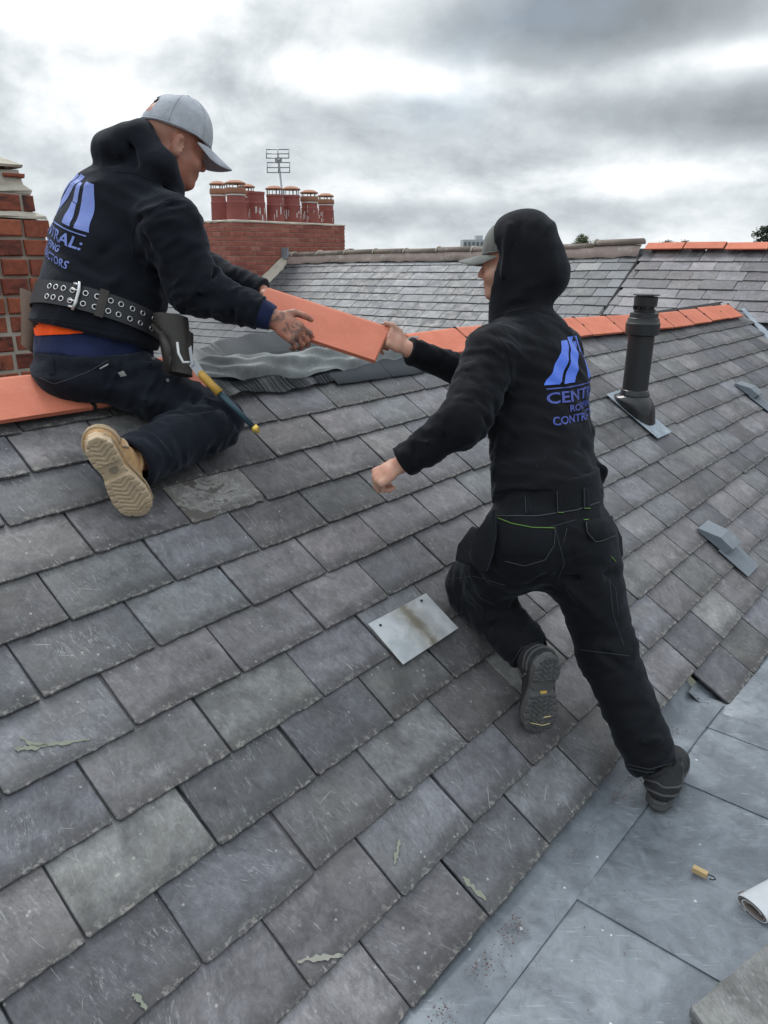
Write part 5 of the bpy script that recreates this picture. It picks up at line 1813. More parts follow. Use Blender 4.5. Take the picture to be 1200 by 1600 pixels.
def cap_parts(parent, c, f, up, mats, sc=1.0, brim_len=.075, brim_down=.35, back_open=True):
    """baseball cap: c at brow height in the middle of the head"""
    f = unit(f); up = unit(np.asarray(up) - f * (np.asarray(up) @ f)); r = np.cross(f, up)
    P = lambda x, y, z: np.asarray(c) + (r * x + f * y + up * z) * sc
    rx, ry, rz = .085, .108, .112
    n, m = 48, 14
    v = []; fc = []
    for side in (0, 1):
        k_ = 1 - .03 * side
        for j in range(m + 1):
            a = math.pi / 2 * j / m
            for i in range(n):
                q = 2 * math.pi * i / n
                g = math.cos(a) ** .8
                seam = 1 + .004 * (abs(math.sin(3 * q)) ** .3 - 1)
                v.append(P(rx * k_ * g * math.cos(q) * seam, ry * k_ * g * math.sin(q) * seam + .006 * math.sin(a), rz * k_ * math.sin(a) * (1 + .03 * math.sin(q)) - .006 * math.sin(q) ** 2 + .0012 * math.sin(5 * q + 3 * a)))
    def isopen(i, j):
        if not back_open:
            return False
        q = (2 * math.pi * (i + .5) / n + math.pi / 2) % (2 * math.pi)     # 0 at the back
        if q > math.pi:
            q -= 2 * math.pi
        return abs(q) < .42 and 2 <= j <= 6 and (abs(q) / .42) ** 2 + ((j - 2) / 5.0) ** 2 < 1
    B = n * (m + 1)
    for j in range(m):
        for i in range(n):
            if isopen(i, j):
                continue
            i2 = (i + 1) % n
            fc.append((j * n + i, j * n + i2, (j + 1) * n + i2, (j + 1) * n + i))
            fc.append((B + (j + 1) * n + i, B + (j + 1) * n + i2, B + j * n + i2, B + j * n + i))
    for i in range(n):
        fc.append((i, B + i, B + (i + 1) % n, (i + 1) % n))
    me = mesh_data('cap', v, fc, [mats['cloth']], True)
    cp = wpart('cap', me, parent)
    # brim, curved across and thick
    v = []; fc = []
    nb_, nr_ = 25, 7
    for side in (0, 1):
        for j in range(nr_ + 1):
            t = j / nr_
            for i in range(nb_):
                q = math.pi / 2 + (i / (nb_ - 1) - .5) * 2.35
                e = (i / (nb_ - 1) - .5) * 2
                ext = brim_len * math.sqrt(max(0, 1 - abs(e) ** 3.0))
                x_ = rx * math.cos(q) * (1 + .10 * t * (1 - abs(e)))
                y_ = ry * math.sin(q) + ext * t
                z_ = -.002 - brim_down * ext * t - .034 * e * e * t * (ext / brim_len) - .010 * e * e - .0035 * side
                v.append(P(x_, y_, z_))
    B = nb_ * (nr_ + 1)
    for j in range(nr_):
        for i in range(nb_ - 1):
            fc.append((j * nb_ + i, j * nb_ + i + 1, (j + 1) * nb_ + i + 1, (j + 1) * nb_ + i)[::-1])
            fc.append((B + j * nb_ + i, B + j * nb_ + i + 1, B + (j + 1) * nb_ + i + 1, B + (j + 1) * nb_ + i))
    for i in range(nb_ - 1):
        q = nr_ * nb_ + i
        fc.append((q, q + 1, B + q + 1, B + q))
    for j in range(nr_):
        for q in (j * nb_, j * nb_ + nb_ - 1):
            fc.append((q, q + nb_, B + q + nb_, B + q))
    me = mesh_data('brim', v, fc, [mats['brim']], True)
    bm = bmesh.new(); bm.from_mesh(me); bmesh.ops.recalc_face_normals(bm, faces=bm.faces); bm.to_mesh(me); bm.free()
    wpart('brim', auto_smooth(me, 50), cp)
    mb_ = MB(); mb_.lathe([(.008, -.002), (.009, .002), (.006, .006), (.001, .008)], P(0, .006, rz - .001), up, 12)
    wpart('button', mb_.mesh('button', mats['cloth'], True), cp)
    mb_ = MB()
    for k in range(3):
        q = math.pi / 6 + k * math.pi / 3
        mb_.tube([P(rx * math.cos(a) ** .8 * math.cos(q) * 1.003, ry * math.cos(a) ** .8 * math.sin(q) * 1.003 + .006 * math.sin(a), rz * math.sin(a) * (1 + .03 * math.sin(q)) - .0052 * math.sin(q) ** 2) for a in np.linspace(.05, 1.5, 12)], .0013, 5)
        mb_.tube([P(-rx * math.cos(a) ** .8 * math.cos(q) * 1.003, -ry * math.cos(a) ** .8 * math.sin(q) * 1.003 + .006 * math.sin(a), rz * math.sin(a) * (1 - .03 * math.sin(q)) - .0052 * math.sin(q) ** 2) for a in np.linspace(.75 if k == 1 else .05, 1.5, 12)], .0013, 5)
    wpart('seam', mb_.mesh('seam', mats['brim'], True), cp)
    # sweat band just inside the rim
    mb_ = MB()
    mb_.tube([P(rx * 1.002 * math.cos(q), ry * 1.002 * math.sin(q), .004 - .006 * math.sin(q) ** 2) for q in np.linspace(0, 2 * math.pi, 41)], .0028, 6, False)
    wpart('band', mb_.mesh('band', mats['brim'], True), cp)
    return cp


def text_mesh(items, mat, place, maxlen=0.010):
    """flat lettering: items are ('t', string, x, y, height, width) or ('p', outline points); place(x, y) puts design points on the cloth"""
    bm = bmesh.new()
    for it in items:
        if it[0] == 't':
            _, s, x, y, h, w = it
            cu = bpy.data.curves.new('letters', 'FONT')
            cu.body = s; cu.size = 1.0; cu.offset = 0.018; cu.resolution_u = 3
            ob = bpy.data.objects.new('letters', cu)
            COL.objects.link(ob)
            dg = bpy.context.evaluated_depsgraph_get()
            me = bpy.data.meshes.new_from_object(ob.evaluated_get(dg))
            bpy.data.objects.remove(ob); bpy.data.curves.remove(cu)
            co = np.array([v.co for v in me.vertices])
            lo, hi = co.min(0), co.max(0)
            me.transform(Matrix.Translation((-lo[0], -lo[1], 0)))
            me.transform(Matrix.Diagonal((w / (hi[0] - lo[0]), h / (hi[1] - lo[1]), 1, 1)))
            me.transform(Matrix.Translation((x, y, 0)))
            bm.from_mesh(me)
            bpy.data.meshes.remove(me)
        else:
            vs_ = [bm.verts.new((p[0], p[1], 0)) for p in it[1]]
            bm.faces.new(vs_)
    bmesh.ops.triangulate(bm, faces=bm.faces)
    for _ in range(5):
        ed = [e for e in bm.edges if e.calc_length() > maxlen]
        if not ed:
            break
        bmesh.ops.subdivide_edges(bm, edges=ed, cuts=1)
        bmesh.ops.triangulate(bm, faces=bm.faces)
    bad = []
    for v in bm.verts:
        p = place(v.co.x, v.co.y)
        if p is None:
            bad.append(v)
        else:
            v.co = Vector([float(c) for c in p])
    bmesh.ops.delete(bm, geom=bad, context='VERTS')
    me = bpy.data.meshes.new('print')
    bm.to_mesh(me); bm.free()
    me.materials.append(mat)
    return me
# ------------------------------------------------------------------ people
def KR(x, y, h):
    """point on the sight line through (x, y) that is h above the near slope"""
    d = ray(x, y)
    return CAMP + d * ((h - NR) / (d @ NN))


def depth_of(p):
    return project(p)[2]


M['hoodie'] = cloth_mat('black_fleece', (0.0062, 0.0068, 0.0090), 0.92, 700, 0.09, 0.35)
M['hoodie_navy'] = cloth_mat('washed_black_fleece', (0.0066, 0.0084, 0.0130), 0.9, 700, 0.12, 0.0)
M['trouser'] = cloth_mat('black_work_cloth', (0.0048, 0.0056, 0.0078), 0.8, 1100, 0.08, 0.0, ((0.022, 0.024, 0.027), 0.45))
M['trouser_old'] = cloth_mat('dusty_work_cloth', (0.0085, 0.011, 0.018), 0.82, 1100, 0.1, 0.3, ((0.03, 0.032, 0.037), 0.45))
M['stitch'] = simple_mat('grey_stitching', (0.055, 0.06, 0.07), 0.8, 0, 0.2, 200, 0)
M['lime_piping'] = simple_mat('lime_piping', (0.11, 0.24, 0.035), 0.6, 0, 0.1, 100, 0)
M['print_deep'] = simple_mat('deep_blue_vinyl_print', (0.045, 0.072, 0.33), 0.5, 0, 0.3, 120, 0.05)
M['print_blue'] = simple_mat('blue_vinyl_print', (0.07, 0.17, 0.72), 0.42, 0, 0.15, 120, 0.05)
M['print_pale'] = simple_mat('pale_blue_vinyl_print', (0.15, 0.215, 0.56), 0.42, 0, 0.15, 120, 0.05)
M['cap_grey'] = cloth_mat('pale_grey_cotton', (0.42, 0.44, 0.475), 0.9, 800, 0.2)
M['cap_brim'] = cloth_mat('grey_cotton_brim', (0.38, 0.40, 0.44), 0.9, 800, 0.2)
M['cap_dark'] = cloth_mat('grey_green_cotton', (0.17, 0.175, 0.16), 0.9, 800, 0.2)
M['boot_tan'] = simple_mat('tan_nubuck', (0.47, 0.28, 0.13), 0.85, 0, 0.3, 40, 0.3, None, (1, 1, 1), ((0.33, 0.24, 0.16), 0.6))
M['sole_tan'] = simple_mat('dusty_tan_rubber', (0.50, 0.385, 0.255), 0.85, 0, 0.3, 60, 0.3, None, (1, 1, 1), ((0.34, 0.27, 0.20), 0.7))
M['welt_tan'] = simple_mat('tan_welt', (0.40, 0.30, 0.19), 0.85)
M['boot_dark'] = simple_mat('charcoal_boot_cloth', (0.016, 0.017, 0.019), 0.8, 0, 0.3, 60, 0.3, None, (1, 1, 1), ((0.05, 0.05, 0.05), 0.4))
M['sole_dark'] = simple_mat('dusty_grey_rubber', (0.075, 0.075, 0.074), 0.85, 0, 0.4, 70, 0.3, None, (1, 1, 1), ((0.16, 0.155, 0.15), 0.6))
M['welt_grey'] = simple_mat('grey_trim', (0.065, 0.065, 0.065), 0.8)
M['leather'] = simple_mat('dark_worn_leather', (0.030, 0.025, 0.021), 0.55, 0, 0.5, 50, 0.4, None, (1, 1, 1), ((0.085, 0.07, 0.055), 0.6))
M['leather_tan'] = simple_mat('dusty_tan_leather', (0.17, 0.125, 0.095), 0.8, 0, 0.4, 40, 0.4)
M['belt'] = simple_mat('black_belt_webbing', (0.022, 0.023, 0.027), 0.6, 0, 0.3, 80, 0.3)
M['navy'] = cloth_mat('navy_jersey', (0.014, 0.021, 0.062), 0.9, 900, 0.15)
M['orange'] = cloth_mat('hi_vis_orange', (0.95, 0.10, 0.008), 0.7, 900, 0.1)


def logo_items():
    def mir(p):
        return [(-x, y) for x, y in p][::-1]
    ol = [(-.130, 0), (-.088, 0), (-.036, .128), (-.066, .128)]
    il = [(-.076, 0), (-.036, 0), (.006, .135), (-.026, .135)]
    ir = [(.036, 0.0), (.074, 0.0), (.044, .060), (.019, .060)]
    ir2 = [(.021, .062), (.046, .062), (.026, .118), (.006, .118)]
    return [('p', ol), ('p', il), ('p', ir), ('p', mir(ol)), ('p', ir2)]


def letter_items():
    return [('p', [(-.125, -.013), (.128, -.013), (.128, -.0095), (-.125, -.0095)]),
            ('t', 'CENTRAL:', -.125, -.056, .034, .252), ('t', 'ROOFING', -.062, -.084, .020, .125), ('t', 'CONTRACTORS', -.118, -.117, .024, .236)]


def add_print(bv, parent_hoodie, centre, Lx, Up, B, mats, scale=1.0, wide=1.0):
    def place(x, y):
        o = np.asarray(centre) + Lx * x * scale * wide + Up * y * scale + B * 0.35
        h = bv.ray_cast(Vector(o.tolist()), Vector((-B).tolist()), 0.75)
        if h[0] is None or Vector(B.tolist()).dot(h[1]) < 0.12:
            return None
        return np.array(h[0]) + np.array(h[1]) * 0.0016
    for its, m in ((logo_items(), mats[0]), (letter_items(), mats[1])):
        wpart('print', text_mesh(its, m, place), parent_hoodie)


# ================================================================== the younger man on the slope
young = thing('person', 'person in black hoodie, hood up over a cap, kneeling on the slates', 'person', KR(860, 1000, 0.3))
LY = unit([.80, .60, 0]); BY = np.array([.60, -.80, 0]); FY = -BY
hem, mid, chest, upper, neck = K(855, 776, 2.36), K(846, 680, 2.42), K(836, 590, 2.47), K(830, 540, 2.50), K(820, 492, 2.52)
SPY = unit(chest - hem)
SL, EL, WL = K(770, 554, 2.34), K(722, 660, 2.24), K(630, 723, 2.30)
SR, ER, WR = K(872, 548, 2.62), K(742, 590, 2.74), K(640, 547, 2.60)
HC = K(800, 412, 2.50); HF = unit([-.92, .32, -.06])
lo = np.minimum.reduce([hem, neck, WL, WR, HC, ER]) - .30; hi = np.maximum.reduce([hem, neck, WL, WR, HC, SR]) + .30

S = Solid(lo, hi, .0065)
S.limb(hem, mid, .192, .140, .180, .130, LY, .03)
S.limb(mid, chest, .180, .130, .192, .138, LY, .03)
S.limb(chest, upper, .190, .136, .165, .105, LY, .03)
S.cone(upper, neck + SPY * .01, .105, .082, .05)
for s_, k_ in ((SL, .07), (SR, .07)):
    S.cone(upper + (s_ - upper) * .35, s_ + FY * .0, .080, .074, k_)
# sleeves
S.cone(SL, EL, .086, .073, .035); S.cone(EL, WL, .071, .048, .03)
S.cone(EL + (WL - EL) * .86, WL, .049, .048, .008)
S.cone(SR, ER, .074, .060, .03); S.cone(ER, WR, .058, .043, .03)
S.cone(ER + (WR - ER) * .86, WR, .045, .044, .008)
# ribbed hem that rolls over the trousers
S.limb(hem - SPY * .005, hem + SPY * .03, .200, .152, .196, .146, LY, .012)
S.ell(hem + LY * .19 + SPY * .02, (LY, BY, SPY), (.03, .08, .03), .03)
S.wrinkle(hem - .32, chest + .30, 13, 0.0104, SPY + LY * .4, .35, 3)
S.wrinkle(np.minimum(SL, WL) - .10, np.maximum(SL, WL) + .10, 24, 0.0080, WL - SL, .45, 5)
S.wrinkle(np.minimum(SR, WR) - .10, np.maximum(SR, WR) + .10, 24, 0.0072, WR - SR, .45, 8)
for a, b_, r_, am in [((770, 770, 2.26), (870, 700, 2.30), .022, .013), ((790, 778, 2.26), (900, 735, 2.28), .020, .011), ((765, 740, 2.28), (810, 640, 2.32), .022, .012), ((800, 690, 2.28), (905, 655, 2.32), .022, -.008),
                      ((752, 560, 2.30), (796, 655, 2.30), .018, -.012), ((930, 745, 2.32), (850, 780, 2.24), .020, .010), ((776, 720, 2.28), (850, 640, 2.32), .016, -.009), ((820, 745, 2.24), (915, 700, 2.30), .015, -.008), ((800, 520, 2.38), (880, 545, 2.50), .02, .006), ((760, 640, 2.22), (715, 690, 2.2), .014, -.012), ((735, 610, 2.2), (695, 655, 2.18), .014, .008), ((700, 655, 2.2), (690, 730, 2.2), .012, -.009), ((670, 670, 2.2), (662, 735, 2.2), .011, .008), ((650, 690, 2.24), (645, 735, 2.24), .010, -.008)]:
    S.fold(K(*a), K(*b_), r_ * .85, am * 1.35)
# hood up over the cap
HU = unit([0.02, 0.05, 1.0]); HR = np.cross(HF, HU)
hc = K(824, 410, 2.49)
S2_ = Solid(lo, hi, .0065)
S2_.ell(hc, (HF, HR, HU), (.122, .118, .152), .02)
S2_.ell(K(826, 362, 2.49), (HF, HR, HU), (.080, .09, .066), .05)
S2_.ell(K(806, 380, 2.49), (HF, HR, HU), (.098, .108, .086), .03)
S2_.ell(K(858, 428, 2.47), (HF, HR, HU), (.062, .085, .062), .05)
S2_.limb(K(806, 440, 2.50), K(812, 500, 2.51), .090, .105, .105, .115, HF, .05)
S2_.fold(K(796, 350, 2.38), K(774, 488, 2.39), .016, .018)
S2_.fold(K(812, 352, 2.38), K(797, 470, 2.37), .014, -.014)
S2_.fold(K(845, 350, 2.42), K(868, 440, 2.38), .020, .010)
S2_.fold(K(770, 482, 2.40), K(862, 470, 2.40), .010, -.016)
S2_.fold(K(780, 492, 2.40), K(865, 482, 2.42), .010, .010)
S2_.fold(K(800, 440, 2.36), K(860, 448, 2.36), .012, .012)
S2_.fold(K(815, 470, 2.37), K(868, 462, 2.40), .014, -.022)
S2_.fold(K(780, 470, 2.38), K(850, 440, 2.36), .018, .012)
S2_.fold(K(783, 452, 2.36), K(835, 452, 2.35), .012, -.010)
S2_.fold(K(806, 345, 2.38), K(785, 440, 2.38), .022, -.008)
S2_.fold(K(826, 335, 2.48), K(880, 420, 2.42), .012, .004)
S2_.wrinkle(hc - .22, hc + .22, 9, .005, HU + HF * .4, .5, 21)
S2_.half(K(767, 395, 2.50), unit(HF + .10 * HU), .02)
S2_.ell(HC + HF * .06 - HU * .01, (HF, HR, HU), (.150, .092, .132), .012, 'sub')
S.d = smin(S.d, S2_.d, .012)
del S2_
# cut the cuffs and hem cleanly
ua, ub = unit(WL - EL), unit(WR - ER)
S.half(WL + ua * .004, ua, .004, WL - .09, WL + .12)
S.half(WR + ub * .004, ub, .004, WR - .09, WR + .12)
S.half(hem - SPY * .018, -SPY, .012, hem - np.array([.3, .3, .22]), hem + np.array([.3, .3, .06]))
me = S.mesh('hoodie', [M['hoodie']])
bvH = bvh_of(me)
hood_y = wpart('hoodie', me, young)
cback = K(884, 598, 2.35) + LY * .075
add_print(bvH, hood_y, cback, LY, unit(SPY - BY * (SPY @ BY)), BY, (M['print_blue'], M['print_deep']), 1.02, 1.30)
for nm, pts in (('shoulder_seam', [(752, 508), (775, 522), (793, 545), (800, 575), (797, 610), (785, 650), (768, 690)]), ('yoke_seam', [(770, 495), (800, 487), (835, 480), (858, 478)])):
    wpart('seam', surf_line(bvH, pts, .0016, .0002).mesh('seam', M['hoodie'], True), hood_y)

def solve_heel(px, py, toe, L, near=True):
    lo_, hi_ = depth_of(toe) - .35, depth_of(toe) + .35
    best = min(np.linspace(lo_, hi_, 400), key=lambda d: abs(np.linalg.norm(K(px, py, d) - toe) - L) + (0 if (d < depth_of(toe)) == near else 1))
    return K(px, py, best)
bm_ = {'sole': M['sole_dark'], 'upper': M['boot_dark'], 'collar': M['boot_dark'], 'welt': M['welt_grey']}
ytoe = KR(842, 1150, .018)
yheel = solve_heel(861, 1026, ytoe, .275, True)
ynrm = unit(CAMP - yheel) + .42 * np.array([1, 0, 0])
_y = unit(ytoe - yheel); _n = unit(ynrm - _y * (ynrm @ _y))
BL = yheel + _y * .070 - _n * .150               # middle of the near boot's collar
sheel = lead_pt(1026, 1267, .016)
sdir = lead_pt(1053, 1190, .016) - sheel; sdir[2] = 0; sdir = unit(sdir)
BRT = K(1022, 1192, depth_of(sheel) + .035)           # and of the standing one
print('ankle', project(BL), project(BRT))

# trousers
WA = K(858, 772, 2.345); LPY = unit([.92, .39, 0])
HL, HRr = K(806, 846, 2.30), K(910, 848, 2.38)
KL, AL = KR(737, 916, .078), BL - _n * .02 + (KR(737, 916, .078) - BL) * .06
KN, AN = K(948, 1018, 2.335), K(1014, 1178, depth_of(BRT))
lo = np.minimum.reduce([WA, KL, AL, AN, KN]) - .22; hi = np.maximum.reduce([WA, KL, AL, AN, KN, HRr]) + .22
S = Solid(lo, hi, .0065)
S.limb(WA + ZUP * .07, (HL + HRr) / 2, .166, .116, .197, .147, LPY, .03)
S.ell(K(818, 848, 2.24), (LPY, ZUP, np.cross(LPY, ZUP)), (.095, .11, .09), .05)
S.ell(K(900, 846, 2.31), (LPY, ZUP, np.cross(LPY, ZUP)), (.095, .11, .09), .05)
S.cone(HL, KL, .112, .080, .04); S.cone(KL, AL, .082, .076, .03)
S.cone(HRr, KN, .112, .086, .04); S.cone(K(880, 850, 2.30), K(925, 950, 2.32), .105, .088, .04); S.cone(K(815, 862, 2.26), K(770, 905, 2.38), .10, .085, .04); S.cone(KN, AN, .086, .078, .03)
S.wrinkle(np.minimum(HL, KL) - .14, np.maximum(HL, KL) + .14, 17, 0.0075, KL - HL, .35, 4)
S.wrinkle(np.minimum(AL, KL) - .11, np.maximum(AL, KL) + .11, 19, 0.0075, AL - KL + LPY * .15, .35, 6)
S.wrinkle(np.minimum(HRr, KN) - .13, np.maximum(HRr, KN) + .13, 14, 0.0069, KN - HRr + LPY * .1, .3, 9)
S.wrinkle(np.minimum(AN, KN) - .12, np.maximum(AN, KN) + .12, 20, 0.0086, AN - KN + LPY * .06, .3, 12)
S.wrinkle(WA - np.array([.25, .25, .26]), WA + np.array([.25, .25, .02]), 15, 0.0052, ZUP, .3, 15)
for a, b_, r_, am in [((760, 905, 2.3), (850, 902, 2.2), .018, -.014), ((850, 905, 2.2), (960, 895, 2.26), .016, -.012), ((735, 885, 2.36), (830, 893, 2.2), .015, .012), ((905, 1005, 2.24), (985, 1022, 2.26), .016, .012), ((900, 985, 2.24), (975, 1045, 2.24), .014, -.012), ((862, 900, 2.2), (960, 985, 2.26), .016, .010), ((900, 1050, 2.24), (930, 1120, 2.22), .016, .010),
                      ((965, 1170, 2.15), (1040, 1150, 2.17), .014, .012), ((960, 1135, 2.17), (1030, 1125, 2.17), .013, -.010), ((975, 1190, 2.14), (1045, 1178, 2.16), .012, -.010), ((735, 985, 2.4), (815, 965, 2.3), .014, -.012), ((745, 1005, 2.38), (825, 985, 2.28), .014, .010), ((725, 935, 2.42), (800, 945, 2.32), .016, .010)]:
    S.fold(K(*a), K(*b_), r_ * .85, am * 1.35)
S.half(WA + ZUP * .085, unit(ZUP), .004, WA - .3, WA + .3)
va_, vb_ = unit(AL - KL), unit(AN - KN)
S.half(AL + va_ * .050, va_, .004, AL - .13, AL + np.array([.105, .20, .13]))
S.half(AN + vb_ * .075, vb_, .004, AN - .13, AN + .20)
S.cone(AN + vb_ * .095, AN + vb_ * .02, .062, .060, .003, 'sub'); S.cone(AL + va_ * .07, AL, .058, .056, .003, 'sub')
me = S.mesh('trousers', [M['trouser']])
bvT = bvh_of(me)
tro_y = wpart('trousers', me, young)
# waistband loops, pockets, stitching, lime trim
for pts in ([(772, 806), (840, 806), (900, 797), (950, 780)],):
    wpart('waistband', surf_line(bvT, pts, .0018, .0006).mesh('waistband', M['stitch'], True), tro_y)
for x, y0, y1 in ((826, 776, 803), (874, 768, 802), (915, 762, 795), (943, 757, 786)):
    wpart('belt_loop', surf_patch(bvT, [(x - 6, y0), (x + 5, y0), (x + 6, y1), (x - 5, y1)], 2, 5, .003, .004).mesh('belt_loop', M['trouser'], True), tro_y)
    wpart('stitching', surf_line(bvT, [(x - 5, y0), (x - 4, y1)], .0007, .0075).mesh('stitching', M['stitch']), tro_y)
    if x in (874, 915):
        wpart('piping', surf_line(bvT, [(x - 4, y1), (x + 5, y1)], .0013, .0075).mesh('piping', M['lime_piping']), tro_y)
wpart('pocket', surf_patch(bvT, [(778, 812), (866, 826), (858, 872), (783, 868)], 14, 8, .0015, .0035).mesh('pocket', M['trouser'], True), tro_y)
wpart('piping', surf_line(bvT, [(778, 811), (800, 819), (830, 825), (866, 826)], .0015, .006).mesh('piping', M['lime_piping'], True), tro_y)
wpart('stitching', surf_line(bvT, [(866, 828), (864, 852), (850, 874), (820, 883), (790, 876)], .0009, .0055).mesh('stitching', M['stitch'], True), tro_y)
wpart('pocket', surf_patch(bvT, [(894, 850), (958, 838), (955, 880), (900, 882)], 10, 6, .0015, .0035).mesh('pocket', M['trouser'], True), tro_y)
wpart('pocket_flap', surf_patch(bvT, [(911, 815), (958, 806), (957, 838), (920, 845)], 10, 6, .006, .005).mesh('pocket_flap', M['trouser'], True), tro_y)
wpart('stitching', surf_line(bvT, [(913, 818), (914, 832), (926, 846), (957, 838)], .0011, .012).mesh('stitching', M['welt_grey'], True), tro_y)
wpart('piping', surf_line(bvT, [(910, 813.5), (917, 813)], .0017, .008).mesh('piping', M['lime_piping'], True), tro_y)
for pts in ([(868, 828), (882, 880), (872, 905)], [(886, 825), (880, 850)], [(952, 905), (958, 960), (975, 1010)], [(955, 910), (962, 920), (966, 960)], [(905, 1015), (985, 1025)], [(775, 816), (830, 832), (900, 812)], [(978, 1199), (1015, 1208), (1052, 1198)], [(976, 1193), (1014, 1202), (1051, 1192)], [(700, 905), (740, 900), (790, 915)], [(790, 1050), (815, 1012), (848, 1000)]):
    wpart('stitching', surf_line(bvT, pts, .0008, .0004).mesh('stitching', M['stitch'], True), tro_y)
# hanging holster pockets at the hips
def holster(pts3, th, nm='holster_pocket', mat='trouser'):
    """padded pocket bag: outline of points, extruded inwards by th"""
    pts3 = [np.asarray(p) for p in pts3]
    c = sum(pts3) / len(pts3)
    n = np.zeros(3)
    for i in range(len(pts3)):
        n += np.cross(pts3[i] - c, pts3[(i + 1) % len(pts3)] - c)
    n = unit(n)
    if n @ (CAMP - c) < 0:
        n = -n
    m = len(pts3)
    v = [p for p in pts3] + [c + (p - c) * .90 + n * th * .35 for p in pts3] + [c + (p - c) * .9 - n * th * .5 for p in pts3]
    f = [(i, (i + 1) % m, m + (i + 1) % m, m + i) for i in range(m)] + [(i, 2 * m + i, 2 * m + (i + 1) % m, (i + 1) % m) for i in range(m)] + [tuple(range(m, 2 * m)), tuple(range(2 * m, 3 * m))[::-1]]
    mb_ = MB(); mb_.add(v, f)
    me_ = mb_.mesh(nm, M[mat], True)
    bm = bmesh.new(); bm.from_mesh(me_); bmesh.ops.recalc_face_normals(bm, faces=bm.faces); bm.to_mesh(me_); bm.free()
    return auto_smooth(me_, 50)
wpart('holster_pocket', holster([K(773, 795, 2.20), K(775, 832, 2.17), K(769, 866, 2.155), K(759, 894, 2.16), K(752, 897, 2.17), K(737, 880, 2.21), K(733, 868, 2.23), K(741, 842, 2.24), K(751, 822, 2.23), K(764, 804, 2.21)], .020), tro_y)
wpart('holster_pocket', holster([K(738, 822, 2.28), K(755, 828, 2.24), K(752, 872, 2.22), K(735, 884, 2.26), K(712, 876, 2.31), K(716, 852, 2.31)], .02), tro_y)
wpart('holster_pocket', holster([K(957, 815, 2.34), K(968, 838, 2.38), K(970, 868, 2.38), K(963, 890, 2.36), K(950, 880, 2.32), K(950, 835, 2.32)], .03), tro_y)
wpart('piping', (lambda mb_: (mb_.tube([K(954, 868, 2.25), K(961, 876, 2.27), K(967, 884, 2.30)], .0015, 5), mb_)[1])(MB()).mesh('piping', M['lime_piping'], True), tro_y)

# boots
b_, P_ = boot_parts('boot', yheel, ytoe, ynrm, BL, bm_, young, chevron=False, wide=1.14)
m_ = MB(); m_.box(P_(.002, .128, .010), unit(P_(1, 0, 0) - P_(0, 0, 0)) * .010, unit(P_(0, 1, 0) - P_(0, 0, 0)) * .005, unit(P_(0, 0, 1) - P_(0, 0, 0)) * .003)
wpart('sole_badge', m_.mesh('sole_badge', simple_mat('yellow_badge', (0.62, 0.42, 0.10), 0.6)), b_)
m_ = MB(); m_.tube([P_(-.03, .232, -.001), P_(-.005, .236, -.002), P_(.035, .224, -.001)], .0012, 5); m_.tube([P_(-.028, .205, -.001), P_(-.006, .209, -.001)], .0016, 5)
wpart('straw', m_.mesh('straw', simple_mat('straw', (0.6, 0.5, 0.25), 0.7)), b_)
boot_parts('boot', sheel, sheel + sdir * .285, -ZUP, BRT, bm_, young, chevron=False, res=.003, wide=1.08)

# cap and body
capc = HC + HU * .034
cap_parts(young, capc, unit(HF + HU * .02), HU, {'cloth': M['cap_dark'], 'brim': M['cap_dark']}, .96, .085, .18, False)
lo = np.minimum.reduce([AL, AN, KL, WL, WR, HC]) - .17; hi = np.maximum.reduce([AL, AN, HC, SR, WL, WR]) + .17
S = Solid(lo, hi, .0042)
head(S, HC, HF, HU)
S.cone(HC - HU * .07 - HF * .02, neck, .056, .062, .03)
S.limb(neck, chest, .10, .08, .145, .095, LY, .05); S.limb(chest, WA, .145, .095, .125, .085, LY, .05)
S.limb(WA, (HL + HRr) / 2, .125, .085, .14, .09, LPY, .05)
for s_, e_, w_ in ((SL, EL, WL), (SR, ER, WR)):
    S.cone(upper * .7 + s_ * .3, s_, .06, .045, .03); S.cone(s_, e_, .043, .036, .02); S.cone(e_, w_, .036, .027, .02)
for h_, k_, a_ in ((HL, KL, AL), (HRr, KN, AN)):
    S.cone(h_, k_, .062, .046, .04); S.cone(k_, a_, .045, .034, .03); S.cone(a_, a_ + unit(a_ - k_) * .01, .034, .034, .02)
# near hand hangs half closed, far hand grips the end of the tile
pl = unit(K(598, 742, 2.31) - WL)
hand(S, WL + ua * .012, pl, unit(np.array([-.25, -.55, .8])), unit(K(640, 770, 2.2) - K(600, 735, 2.3)) * -1, [(62, 60, 30), (66, 66, 35), (70, 68, 35), (72, 66, 35)], [(.8, -.6, .35), (.85, -.5, -.2), (.6, -.5, -.6)], 1.0, .04, WL - ua * .05)
pr = unit(K(609, 528, 2.57) - WR)
hand(S, WR + ub * .008, pr, unit(np.array([.55, -.55, .45])), unit(np.array([0.1, -.1, 1.0])), [(50, 70, 20), (55, 72, 20), (58, 70, 20), (60, 70, 20)], [(.75, .25, .5), (.95, .1, .1), (.9, -.1, -.2)], 1.0, .06, WR - ub * .05)
M['skin_y'] = skin_mat('fair_skin', (0.56, 0.34, 0.255))
wpart('body', S.mesh('body', [M['skin_y']]), young)

